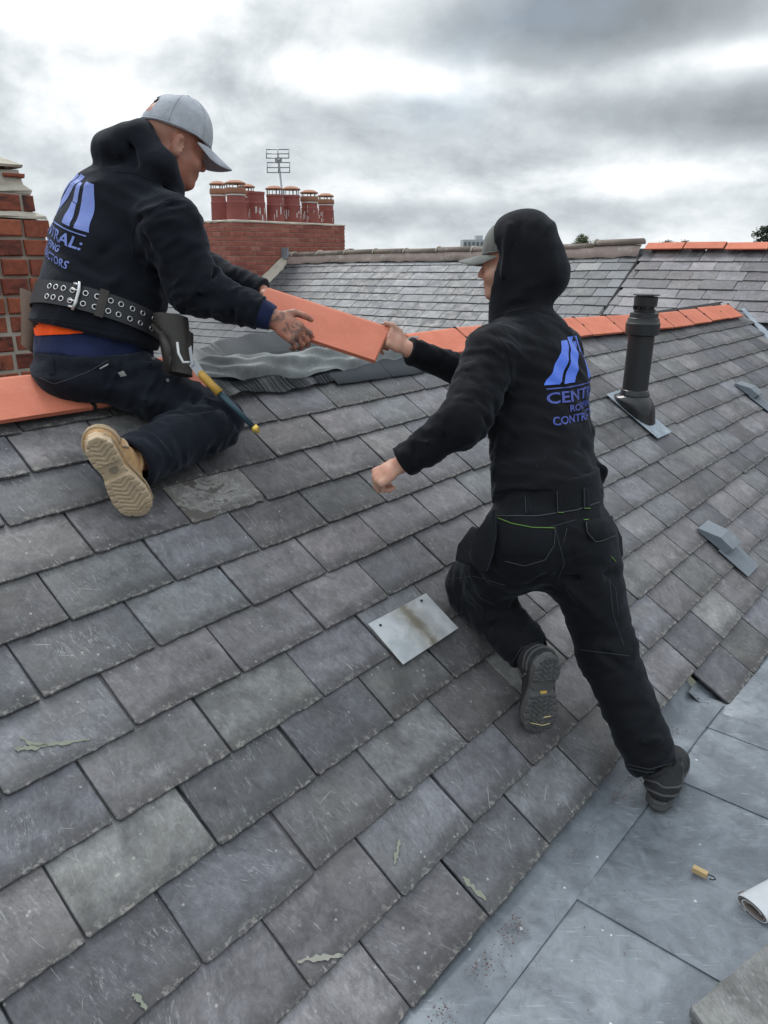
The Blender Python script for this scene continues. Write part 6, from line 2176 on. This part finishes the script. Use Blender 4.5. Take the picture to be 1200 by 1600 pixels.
# ================================================================== the older man astride the ridge
old = thing('person', 'person in pale grey cap and tool belt sitting astride the ridge', 'person', K(150, 600, 2.5))
RT = RV.copy(); FO = U.copy(); BO = -U
hem, belt, mid, chest, upper, neck = K(146, 532, 2.50), K(161, 470, 2.50), K(170, 400, 2.50), K(188, 340, 2.50), K(214, 300, 2.50), K(245, 262, 2.49)
SPO = unit(chest - belt)
SR, ER, WR = K(268, 356, 2.36), K(306, 452, 2.40), K(424, 496, 2.42)
SL, EL, WL = K(160, 335, 2.66), K(322, 425, 2.76), K(409, 457, 2.70)
HC = K(272, 226, 2.46); HF = unit([.76, .52, -.34]); HU = unit(np.array([.20, .12, 1.0]))
lo = np.minimum.reduce([hem, neck, WR, WL, EL]) - np.array([.30, .28, .20]); hi = np.maximum.reduce([hem, neck, HC, WR, WL, EL]) + np.array([.14, .25, .14])
S = Solid(lo, hi, .0065)
S.limb(hem, belt, .222, .198, .214, .191, RT, .03)
S.limb(belt, mid, .208, .186, .208, .178, RT, .03)
S.limb(mid, chest, .208, .178, .200, .165, RT, .03)
S.limb(chest, upper, .198, .160, .150, .120, RT, .03)
S.cone(upper, neck, .105, .075, .05)
for s_ in (SR, SL):
    S.cone(upper + (s_ - upper) * .35, s_, .092, .088, .07)
S.cone(SR, ER, .096, .078, .035); S.cone(ER, WR - (WR - ER) * .12, .078, .052, .03)
S.cone(SL, EL, .088, .066, .03); S.cone(EL, WL, .064, .050, .03)
# thrown-back hood bunched round the neck
S.ell(K(182, 238, 2.46), (unit([1, .2, .25]), unit([0, 1, .1]), unit([-.2, 0, 1])), (.075, .125, .062), .03)
S.cone(K(168, 232, 2.42), K(196, 226, 2.40), .045, .055, .03)
S.cone(K(216, 222, 2.38), K(252, 262, 2.37), .062, .048, .03)
S.cone(K(250, 260, 2.37), K(272, 294, 2.42), .046, .034, .03)
S.cone(K(200, 226, 2.40), K(222, 218, 2.40), .050, .058, .03)
S.cone(K(216, 226, 2.60), K(258, 280, 2.60), .055, .04, .04)
S.fold(K(205, 190, 2.36), K(212, 255, 2.34), .014, -.022)
S.fold(K(175, 262, 2.38), K(282, 305, 2.36), .011, -.012)
S.fold(K(190, 205, 2.36), K(180, 255, 2.34), .016, .008)
S.ell(HC + HF * .03 - HU * .02, (HF, np.cross(HF, HU), HU), (.13, .088, .14), .02, 'sub')
S.wrinkle(hem - .30, chest + .28, 11, 0.0096, SPO + RT * .4, .35, 31)
S.wrinkle(np.minimum(SR, ER) - .12, np.maximum(SR, ER) + .12, 17, 0.0096, ER - SR, .4, 33)
S.wrinkle(np.minimum(ER, WR) - .10, np.maximum(ER, WR) + .10, 22, 0.0104, WR - ER, .4, 36)
S.wrinkle(np.minimum(EL, WL) - .10, np.maximum(EL, WL) + .10, 22, 0.0080, WL - EL, .4, 37)
for a, b_, r_, am in [((335, 425, 2.36), (300, 480, 2.32), .014, -.014), ((345, 440, 2.38), (330, 495, 2.34), .013, .012), ((372, 460, 2.4), (360, 510, 2.36), .011, -.010), ((395, 465, 2.42), (385, 512, 2.38), .010, .009), ((230, 350, 2.3), (235, 470, 2.3), .016, -.012), ((160, 455, 2.3), (245, 380, 2.3), .022, .008), ((120, 440, 2.34), (200, 360, 2.3), .020, -.007), ((190, 490, 2.3), (250, 440, 2.3), .018, .012), ((208, 350, 2.3), (290, 310, 2.27), .012, -.006)]:
    S.fold(K(*a), K(*b_), r_ * .85, am * 1.35)
uo, ul = unit(WR - ER), unit(WL - EL)
S.half(WR - uo * .036, uo, .004, WR - .10, WR + .12)
S.half(WL + ul * .004, ul, .004, WL - .06, WL + .10)
p0, p1, p2 = K(45, 503, 2.5), K(240, 546, 2.45), K(130, 519, 2.32)
nh = unit(np.cross(p1 - p0, p2 - p0))
if nh[2] > 0:
    nh = -nh
S.half(p2, nh, .006, hem - np.array([.35, .35, .26]), hem + np.array([.33, .35, .10]))
me = S.mesh('hoodie', [M['hoodie_navy']])
bvO = bvh_of(me)
hood_o = wpart('hoodie', me, old)
upo = unit(SPO - BO * (SPO @ BO))
tl_ = math.radians(16)
add_print(bvO, hood_o, K(110, 342, 2.37) - RT * .030, RT * math.cos(tl_) - upo * math.sin(tl_), upo * math.cos(tl_) + RT * math.sin(tl_), BO, (M['print_pale'], M['print_pale']), 1.0, 1.25)
for pts in ([(242, 475), (222, 440), (208, 400), (205, 370), (213, 348), (235, 328), (262, 312), (285, 308)], [(178, 268), (215, 272), (250, 285), (275, 300)], [(50, 497), (90, 500), (150, 512), (215, 522)]):
    wpart('seam', surf_line(bvO, pts, .0018, .0002).mesh('seam', M['hoodie_navy'], True), hood_o)
m_ = MB(); m_.tube([K(289, 310, 2.34), K(296, 322, 2.33), K(303, 334, 2.33), K(305, 328, 2.33), K(298, 318, 2.34)], .003, 6)
wpart('drawstring', m_.mesh('drawstring', M['hoodie_navy'], True), hood_o)
# under-layers showing below the hem, and trousers
PO = K(142, 590, 2.50)
S = Solid(hem - np.array([.32, .32, .24]), hem + np.array([.32, .32, .14]), .006)
S.limb(hem - ZUP * .03, PO + ZUP * .02, .200, .178, .196, .177, RT, .02)
S.wrinkle(hem - .3, hem + .3, 12, 0.0096, ZUP + RT * .3, .4, 51)
S.half(K(140, 561, 2.3), unit(nh + RT * .10), .004)
me = S.mesh('jersey', [M['navy']]); bvJ = bvh_of(me); wpart('jersey', me, old)
m_ = surf_patch(bvJ, [(40, 498), (135, 516), (130, 521.5), (44, 526)], 26, 6, .004, .003)
wpart('orange_shirt', m_.mesh('orange_shirt', M['orange'], True), old, 'bright orange shirt tail under the hoodie')
HRo, HLo = K(160, 574, 2.43), K(120, 585, 2.60)
KRo, ARo = KR(339, 658, .088), KR(214, 721, .105)
KLo = K(300, 640, 2.98); ALo = KLo + np.array([-.12, .10, -.38])
lo = np.minimum.reduce([PO, KRo, ARo, KLo, ALo]) - np.array([.30, .22, .16]); hi = np.maximum.reduce([PO, KRo, ARo, KLo, ALo]) + np.array([.22, .24, .16])
S = Solid(lo, hi, .0065)
S.limb(PO + ZUP * .09, PO + ZUP * .01, .180, .162, .192, .170, RT, .03, 'add', .42)
S.ell(K(116, 586, 2.42), (RT, FO, ZUP), (.11, .12, .058), .05)
S.cone(HRo, KRo, .102, .084, .04); S.cone(KRo, ARo, .086, .082, .025)
S.cone(HLo, KLo, .115, .085, .04); S.cone(KLo, ALo, .085, .075, .03)
S.wrinkle(np.minimum(HRo, KRo) - .13, np.maximum(HRo, KRo) + .13, 19, 0.0128, KRo - HRo, .3, 61)
S.wrinkle(np.minimum(ARo, KRo) - .12, np.maximum(ARo, KRo) + .12, 15, 0.0112, ARo - KRo, .4, 63)
S.wrinkle(PO - np.array([.28, .28, .10]), PO + np.array([.28, .28, .10]), 13, 0.0096, ZUP, .3, 64)
for a, b_, r_, am in [((180, 640, 2.36), (300, 600, 2.36), .014, .012), ((200, 650, 2.36), (320, 615, 2.38), .013, -.012), ((215, 660, 2.36), (335, 635, 2.4), .014, .012), ((170, 600, 2.34), (290, 575, 2.38), .014, -.010), ((190, 580, 2.36), (280, 555, 2.4), .013, .010), ((255, 655, 2.38), (285, 715, 2.36), .014, -.014), ((270, 660, 2.38), (305, 712, 2.38), .016, .012), ((225, 700, 2.3), (240, 750, 2.3), .012, .010), ((165, 618, 2.32), (260, 590, 2.33), .008, .009), ((185, 628, 2.32), (300, 588, 2.36), .007, -.009), ((230, 640, 2.34), (345, 612, 2.42), .008, .010), ((240, 560, 2.36), (330, 605, 2.40), .008, -.008), ((250, 548, 2.38), (345, 595, 2.42), .008, .009), ((290, 570, 2.40), (355, 615, 2.46), .007, -.008), ((150, 635, 2.34), (230, 635, 2.33), .008, -.009), ((300, 610, 2.40), (362, 640, 2.48), .007, .009), ((258, 690, 2.36), (300, 660, 2.38), .007, .008), ((205, 690, 2.28), (262, 680, 2.32), .008, -.008), ((345, 630, 2.44), (372, 668, 2.5), .012, -.012)]:
    S.fold(K(*a), K(*b_), r_ * .85, am * 1.35)
vo_ = unit(ARo - KRo)
S.half(ARo + vo_ * .03, vo_, .005, ARo - .14, ARo + .20)
S.cone(ARo + vo_ * .06, ARo, .066, .064, .003, 'sub')
wp = K(100, 564, 2.34)
S.half(PO + ZUP * .10, unit(ZUP + RT * .05), .004, PO - np.array([.3, .3, .05]), PO + np.array([.3, .3, .3]))
S.half(ALo, unit(ALo - KLo), .004, ALo - .15, ALo + .15)
me = S.mesh('trousers', [M['trouser_old']])
bvP = bvh_of(me)
tro_o = wpart('trousers', me, old)
for pts in ([(62, 590), (85, 600), (110, 592), (140, 580), (170, 562)], [(158, 577), (170, 569)], [(260, 650), (300, 648), (345, 640)]):
    wpart('stitching', surf_line(bvP, pts, .0012, .0006).mesh('stitching', M['stitch'], True), tro_o)
wpart('stitching', surf_line(bvP, [(156, 576), (169, 569)], .0018, .001).mesh('stitching', simple_mat('white_thread', (0.5, 0.5, 0.5), .8)), tro_o)
wpart('belt_loop', surf_patch(bvP, [(74, 558), (84, 558), (87, 585), (77, 587)], 2, 6, .003, .004).mesh('belt_loop', M['trouser_old'], True), tro_o)
wpart('knee_patch', surf_patch(bvP, [(262, 655), (345, 640), (368, 668), (290, 712)], 14, 10, .001, .0025).mesh('knee_patch', M['trouser_old'], True), tro_o)
pm = simple_mat('plaster_smear', (0.30, 0.30, 0.29), 0.9)
for cx, cy, w_, h_ in ((191, 584, 7, 5), (240, 560, 4, 2), (275, 585, 4, 2), (262, 594, 3, 3)):
    wpart('plaster_smear', surf_patch(bvP, [(cx - w_, cy - h_ * .4), (cx + w_ * .3, cy - h_), (cx + w_, cy + h_ * .6), (cx - w_ * .4, cy + h_)], 3, 3, .0008, .0008).mesh('plaster_smear', pm), tro_o)

# boot, sole turned to the camera
bm2 = {'sole': M['sole_tan'], 'upper': M['boot_tan'], 'collar': M['boot_tan'], 'welt': M['welt_tan']}
toe = KR(226, 809, .022)
heel = solve_heel(145, 686, toe, .305, True)
nrm = unit(CAMP - heel) + np.array([-.16, 0, -.10])
b_, P_ = boot_parts('boot', heel, toe, nrm, ARo + vo_ * .035, bm2, old, chevron=True, wide=1.06, sole_h=.034)
m_ = MB()
m_.lathe([(.0125, -.0015), (.0125, .0015), (.010, .0018)], P_(.0, .118, .0105), nrm, 20)
wpart('sole_stamp', m_.mesh('sole_stamp', simple_mat('worn_stamp', (0.20, 0.16, 0.11), .8)), b_)

# tool belt: a ring round the body at its own tilt
p0, p1, p2 = [on_surface(bvO, *q, 0) for q in ((80, 457), (150, 472), (236, 505))]
bn = unit(np.cross(p1 - p0, p2 - p1))
if bn[2] < 0:
    bn = -bn
cen = belt - bn * ((belt - p1) @ bn)
e1 = unit(p1 - cen); e2 = np.cross(bn, e1)
def belt_pt(q, off, lift):
    d = e1 * math.cos(q) + e2 * math.sin(q)
    o = cen + bn * off
    h = bvO.ray_cast(Vector(o.tolist()), Vector(d.tolist()), .45)
    r_ = h[3] if h[0] is not None else .2
    return o + d * (min(r_, .30) + lift), d
NB = 96
bw = .037
rr_ = []
for k in range(NB):
    q = 2 * math.pi * k / NB
    rr_.append(max(np.linalg.norm(belt_pt(q, o_, .0)[0] - cen - bn * o_) for o_ in (-bw, -bw / 2, 0, bw / 2, bw)))
rr_ = np.array(rr_)
for _ in range(3):
    rr_ = np.maximum(rr_, (np.roll(rr_, 1) + np.roll(rr_, -1)) / 2)
def bp(q, off, lift):
    k = (q / (2 * math.pi) * NB) % NB
    i = int(k); f_ = k - i
    r_ = rr_[i % NB] * (1 - f_) + rr_[(i + 1) % NB] * f_
    d = e1 * math.cos(q) + e2 * math.sin(q)
    return cen + bn * off + d * (r_ + lift)
vv, ff = [], []
for k in range(NB):
    q = 2 * math.pi * k / NB
    for o_, l_ in ((-bw, .001), (-bw, .006), (bw, .006), (bw, .001)):
        vv.append(bp(q, o_, l_))
for k in range(NB):
    k2 = (k + 1) % NB
    for j in range(4):
        ff.append((4 * k + j, 4 * k2 + j, 4 * k2 + (j + 1) % 4, 4 * k + (j + 1) % 4))
me = mesh_data('tool_belt', vv, ff, [M['belt']], True)
bm = bmesh.new(); bm.from_mesh(me); bmesh.ops.recalc_face_normals(bm, faces=bm.faces); bm.to_mesh(me); bm.free()
tb = wpart('tool_belt', auto_smooth(me, 50), old)
def belt_angle(px):
    """ring angle whose point shows at photo column px, on the camera's side"""
    best = None
    for q in np.linspace(-1.9, 1.9, 500):
        x = project(bp(q, 0, .006))[0]
        if best is None or abs(x - px) < best[0]:
            best = (abs(x - px), q)
    return best[1]
qs = [belt_angle(x) for x in (76, 86, 98, 112, 132, 150, 171, 187, 205, 221, 238, 250)]
ey = MB()
for q in qs:
    for o_ in (-.017, .016):
        c_ = bp(q, o_, .0075); d = e1 * math.cos(q) + e2 * math.sin(q); t_ = np.cross(bn, d)
        m_ = MB(); m_.tube([c_ + (t_ * math.cos(a) + bn * math.sin(a)) * .0075 for a in np.linspace(0, 2 * math.pi, 15)], .0021, 6, False)
        wpart('eyelet', m_.mesh('eyelet', M['steel'], True), tb)
        m_ = MB(); m_.lathe([(.006, -.003), (.006, -.001)], c_, d, 10)
        wpart('eyelet_hole', m_.mesh('eyelet_hole', M['dark']), tb)
q = belt_angle(122)
d = e1 * math.cos(q) + e2 * math.sin(q); t_ = np.cross(bn, d); c_ = bp(q, 0, .012)
m_ = MB()
m_.tube([c_ + bn * .045 - t_ * .004, c_ + bn * .02, c_ - bn * .02, c_ - bn * .045 - t_ * .004], .0058, 8)
m_.tube([c_ + bn * .018 + t_ * .004, c_ + bn * .017 - t_ * .026 + d * .0], .0035, 6); m_.tube([c_ - bn * .016 + t_ * .004, c_ - bn * .017 - t_ * .026], .0035, 6)
m_.tube([c_ + bn * .036, c_ + bn * .036 - t_ * .02], .004, 6); m_.tube([c_ - bn * .036, c_ - bn * .036 - t_ * .02], .004, 6)
wpart('buckle', m_.mesh('buckle', M['steel'], True), tb)
qa, qb = belt_angle(152), belt_angle(166)
vv, ff = [], []
for k in range(6):
    q = qa + (qb - qa) * k / 5
    for o_, l_ in ((-bw - .006, .0), (-bw - .006, .012), (bw + .006, .012), (bw + .006, .0)):
        vv.append(bp(q, o_, l_))
for k in range(5):
    for j in range(3):
        ff.append((4 * k + j, 4 * k + 4 + j, 4 * k + 5 + j, 4 * k + 1 + j))
ff += [(0, 1, 2, 3), (20, 23, 22, 21)]
me = mesh_data('belt_keeper', vv, ff, [M['leather']], False)
wpart('belt_keeper', me, tb)
# dark leather tool holder on the right hip, tan pouch behind
def tube_pouch(top, bot, r0, r1, side, mat, nm, flat=.75):
    t_ = unit(bot - top); s_ = unit(np.asarray(side) - t_ * (np.asarray(side) @ t_)); o_ = np.cross(t_, s_)
    n = 24
    v = []
    prof = [(0, r0 * .9), (-.004, r0 * .95), (-.004, r0 * 1.04), (.008, r0 * 1.03), (.5, (r0 + r1) / 2), (1.0, r1)]
    L_ = np.linalg.norm(bot - top)
    v_ = []
    for h_, r_ in [(L_ * .8, r1 * .7)] + [((h_ * L_ if h_ > .01 else h_), r_) for h_, r_ in prof]:
        for i in range(n):
            q = 2 * math.pi * i / n
            w_ = 1 + .04 * math.sin(3 * q + h_ * 30)
            v_.append(top + t_ * (h_ + .012 * math.cos(q)) + (s_ * math.cos(q) + o_ * math.sin(q) * flat) * r_ * w_)
    m = len(v_) // n
    f_ = [(k * n + i, k * n + (i + 1) % n, (k + 1) * n + (i + 1) % n, (k + 1) * n + i) for k in range(m - 1) for i in range(n)] + [tuple((m - 1) * n + i for i in range(n)), tuple(range(n))[::-1]]
    me_ = mesh_data(nm, v_, f_, [M[mat]], True)
    bm = bmesh.new(); bm.from_mesh(me_); bmesh.ops.recalc_face_normals(bm, faces=bm.faces); bm.to_mesh(me_); bm.free()
    return auto_smooth(me_, 60)
pd = depth_of(p2) - .02
wpart('tool_holder', tube_pouch(K(267, 497, pd), K(280, 585, pd), .052, .042, [1, .3, 0], 'leather', 'tool_holder'), tb)
wpart('tool_holder', tube_pouch(K(289, 518, pd + .03), K(290, 570, pd + .03), .026, .022, [1, .3, 0], 'leather', 'tool_holder'), tb)
m_ = MB(); m_.tube([K(252, 520, pd - .06), K(262, 545, pd - .07), K(264, 580, pd - .06)], [.012, .015, .010], 8)
m_.tube([K(238, 508, pd - .04), K(258, 530, pd - .06), K(266, 560, pd - .07), K(262, 583, pd - .06)], .008, 6)
wpart('holder_strap', m_.mesh('holder_strap', M['leather'], True), tb)
m_ = MB(); m_.tube([K(277, 535, pd - .07), K(279, 552, pd - .075), K(286, 566, pd - .07), K(297, 566, pd - .06)], .0042, 8)
wpart('wire_hook', m_.mesh('wire_hook', simple_mat('white_wire', (0.7, 0.7, 0.7), .4), True), tb)
wpart('pouch', tube_pouch(K(52, 462, 2.50), K(42, 545, 2.50), .040, .020, [1, .2, 0], 'leather_tan', 'pouch', .9), tb)
m_ = MB(); m_.box(K(67, 437, 2.40), np.array([.004, 0, 0]), np.array([0, .01, 0]), np.array([0, 0, .012])); m_.box(K(66, 453, 2.40), np.array([.006, 0, 0]), np.array([0, .01, 0]), np.array([0, 0, .018]))
wpart('belt_clip', m_.mesh('belt_clip', M['steel']), tb)

# cap, head, hands
cap_parts(old, HC + unit(HU - HF * (HU @ HF)) * .034, HF, HU, {'cloth': M['cap_grey'], 'brim': M['cap_brim']}, 1.10, .080, .30, True)
m_ = MB(); m_.tube([WR - uo * .050, WR - uo * .02, WR + uo * .004], [.050, .047, .041], 20)
wpart('cuff', auto_smooth(m_.mesh('cuff', M['navy'], True), 50), old, 'navy blue jersey cuff at the right wrist')
lo = np.minimum.reduce([ARo, KLo, ALo, HC, WL, WR, hem, PO]) - .15; hi = np.maximum.reduce([ARo, KRo, KLo, HC, WL, WR]) + .19
S = Solid(lo, hi, .0044)
head(S, HC, HF, HU, 1.04)
S.cone(HC - HU * .06 - HF * .02, neck, .060, .066, .03)
S.limb(neck, chest, .10, .08, .14, .10, RT, .05); S.limb(chest, belt, .14, .10, .15, .13, RT, .05); S.limb(belt, PO, .15, .13, .14, .12, RT, .05)
for s_, e_, w_ in ((SL, EL, WL), (SR, ER, WR)):
    S.cone(upper * .6 + s_ * .4, s_, .06, .05, .03); S.cone(s_, e_, .048, .040, .02); S.cone(e_, w_, .040, .028, .02)
for h_, k_, a_ in ((HRo, KRo, ARo), (HLo, KLo, ALo)):
    S.cone(h_, k_, .085, .055, .04); S.cone(k_, a_ + unit(k_ - a_) * .02, .052, .038, .03)
pr = unit(K(464, 522, 2.44) - WR)
hand(S, WR + uo * .006, pr, unit(np.array([.22, -.80, .45])), unit(np.array([.6, .1, 1.0])), [(22, 34, 20), (34, 40, 30), (40, 45, 30), (44, 45, 30)], [(.60, .05, .75), (.97, .05, .30), (1.0, -.1, .12)], 1.05, .05, WR - uo * .06)
pl = unit(K(424, 470, 2.68) - WL)
hand(S, WL + ul * .008, pl, unit(np.array([.2, .5, .75])), unit(np.array([-.3, -.6, .5])), [(25, 45, 30), (28, 45, 30), (30, 45, 30), (34, 45, 30)], [(.6, -.2, .7), (.9, -.2, .2), (.9, -.3, -.1)], 1.05, .08, WL - ul * .06)
hw_ = WR + pr * .055
M['skin_o'] = skin_mat('weathered_skin', (0.42, 0.215, 0.155), [(hw_ - np.array(old.location), .115, ((0.075, 0.062, 0.06), .62), .50, 30)])
wpart('body', S.mesh('body', [M['skin_o']]), old)

# ------------------------------------------------------------------ the tile being handed over
c0, c1 = K(421, 450, 2.60), K(608, 511, 2.58)
xd = unit(c1 - c0)
low = K(598, 571, 2.47)
wd = unit((low - c1) - xd * ((low - c1) @ xd))
nn_ = np.cross(xd, wd)
if nn_ @ (CAMP - c0) < 0:
    nn_ = -nn_
a33 = math.radians(33)
zd = unit(-math.sin(a33) * wd + math.cos(a33) * nn_)
yd = np.cross(zd, xd)
held = ridge_tile_mesh('ridge_tile', np.linalg.norm(c1 - c0) + .012, np.linalg.norm((low - c1)) - .028)
o = (c0 + c1) / 2
link('ridge_tile', held, None, mat4(o, xd, yd, zd), 'orange clay ridge tile held up between the two men', 'ridge tile')

# hammer slipped through the holder
hm = thing('roofing_hammer', "slater's hammer with a worn yellow grip hanging from the tool belt", 'hammer', K(340, 605, 2.40))
H0 = np.array(hm.location)
h0, h1, h2, h3 = K(302, 568, pd - .06), K(312, 582, pd - .06), K(343, 614, pd - .055), K(399, 670, pd - .02)
m_ = MB(); m_.tube([h - H0 for h in (h1, (h1 * .7 + h2 * .3), (h1 * .4 + h2 * .6), h2)], [.011, .0135, .012, .0145], 12)
yg = simple_mat('worn_yellow_grip', (0.50, 0.29, 0.045), 0.45, 0, .3, 60, .2, None, (1, 1, 1), ((0.16, 0.09, 0.04), .7))
link('grip', m_.mesh('grip', yg, True), hm)
m_ = MB(); m_.tube([h - H0 for h in (h2, h3)], [.0105, .0085], 10)
link('shaft', m_.mesh('shaft', simple_mat('teal_steel_shaft', (0.03, 0.065, 0.085), .4, .3), True), hm)
e_ = unit(h3 - h2); g_ = unit(np.cross(e_, CAMP - h3))
m_ = MB(); m_.tube([h3 - H0 - g_ * .012, h3 - H0 + g_ * .012], .009, 8); m_.tube([h3 - H0 - e_ * .01, h3 - H0 + e_ * .016], [.010, .006], 8)
link('brass_tip', m_.mesh('brass_tip', simple_mat('brass', (0.75, 0.52, 0.12), .35, .7), True), hm)
m_ = MB(); m_.box((h0 + h1) / 2 - H0, unit(h1 - h0) * .022, g_ * .014, unit(np.cross(e_, g_)) * .003)
m_.box(h0 - H0 - e_ * .02 - g_ * .012, unit(h1 - h0 + g_ * .02) * .030, g_ * .006, unit(np.cross(e_, g_)) * .003)
link('blade', m_.mesh('blade', M['dull_steel']), hm)

# ------------------------------------------------------------------ roll of dry-ridge membrane on the open stretch of ridge
rg = thing('ridge_membrane', 'crumpled grey and black dry ridge membrane over the open stretch of ridge', 'membrane', crown(2.4))
G0 = np.array(rg.location)
gm_ = cloth_mat('grey_felt', (0.25, 0.265, 0.262), 0.85, 600, .1)
bk, T, b = new_mat('pleated_black_foil')
tc = T.node('ShaderNodeTexCoord').outputs['Object']
T.put(b, 'Base Color', T.mix(T.noise(tc, 60, 4, .6), (0.012, 0.016, 0.021, 1), (0.034, 0.040, 0.048, 1))); T.put(b, 'Roughness', 0.38)
na = 170
aa = np.linspace(1.62, 3.05, na)
def ridge_pt(a, s, h):
    """s across the ridge: + towards the camera's slope, - beyond; h above it"""
    bb = ridge_b(a)
    bc = bb + WING * .93                      # crown line on the slope
    if s >= 0:
        return RP(a, bc - s, h)
    return RP(a, bc, h) + (VH * math.cos(PR) - ZUP * math.sin(PR)) * (-s)
rr = random.Random(4)
def lump(a):
    return .5 + .5 * math.sin(a * 9 + 1) * math.sin(a * 3.3)
v, f = [], []
prof = np.linspace(-.04, .125, 23)
def crest(a):
    return RP(a, ridge_b(a) + WING * .93, 0.0)
for a in aa:
    e_ = min(1, (a - 1.60) / .30)
    for s in prof:
        t = (s - .042) / .083
        wv = .010 * math.sin(s * 60 + a * 5 + 2.2 * math.sin(a * 3.1)) + .007 * math.sin(s * 115 - a * 14 + math.sin(a * 9)) + .004 * math.sin(a * 47 + s * 30)
        h_ = .016 + (.040 * max(0, 1 - t * t) + wv) * (.35 + .65 * e_)
        v.append(ridge_pt(a, s * (.72 + .28 * e_) + .014 * math.sin(a * 6.3) + .006 * math.sin(a * 21), max(h_, .006)) - G0)
m = len(prof)
f = [(i * m + j, (i + 1) * m + j, (i + 1) * m + j + 1, i * m + j + 1) for i in range(na - 1) for j in range(m - 1)]
link('felt_strip', mesh_data('felt_strip', v, f, [gm_], True), rg)
na2 = 460
def pleat(i, a):
    return .0019 * (1 if (i * 7 + int(9 * math.sin(i * .37))) % 35 < 17 else -1) * (1 + .6 * math.sin(a * 31) + .3 * math.sin(a * 83))
v = []
a2 = np.linspace(1.60, 2.32, na2)
for i, a in enumerate(a2):
    for j, s in enumerate(np.linspace(.075, .196, 6)):
        k_ = s + (.010 * math.sin(a * 13) + .004 * math.sin(a * 51) if j == 5 else 0)
        v.append(ridge_pt(a, k_, .015 + pleat(i, a) * (j / 5) ** .5 + .005 * math.sin(a * 19 + j)) - G0)
f = [(i * 6 + j, (i + 1) * 6 + j, (i + 1) * 6 + j + 1, i * 6 + j + 1) for i in range(na2 - 1) for j in range(5)]
link('pleated_edge', mesh_data('pleated_edge', v, f, [bk], False), rg)
v = []
a2 = np.linspace(1.62, 3.0, 2 * na2)
for i, a in enumerate(a2):
    rise = float(np.interp(a, [1.6, 1.78, 2.0, 2.25, 2.5, 2.75, 3.0], [.0, .045, .085, .105, .085, .045, .0]))
    for j in range(7):
        t = j / 6
        n_ = pleat(i, a) * t ** .6
        v.append(crest(a) + VH * (-.015 + .105 * t + n_ * .7 + .008 * math.sin(a * 17) * t) + ZUP * (.012 + rise * t ** .8 + n_ * .6 + .004 * math.sin(a * 40) * t) - G0)
f = [(i * 7 + j, (i + 1) * 7 + j, (i + 1) * 7 + j + 1, i * 7 + j + 1) for i in range(2 * na2 - 1) for j in range(6)]
link('pleated_edge', mesh_data('pleated_edge', v, f, [bk], False), rg)
m_ = MB()
for a0_, a1_ in ((2.31, 2.66), (2.665, 3.12)):
    n_ = 14
    m_.add([ridge_pt(a0_ + (a1_ - a0_) * i / n_, s, h_ + .0015 * math.sin(i)) - G0 for s, h_ in ((.06, .030), (.13, .018), (.205, .014), (.206, .008)) for i in range(n_ + 1)], [(k * (n_ + 1) + i, k * (n_ + 1) + i + 1, (k + 1) * (n_ + 1) + i + 1, (k + 1) * (n_ + 1) + i) for k in range(3) for i in range(n_)])
link('flat_edge', m_.mesh('flat_edge', simple_mat('slate_blue_strip', (0.028, 0.036, 0.045), .55), True), rg)
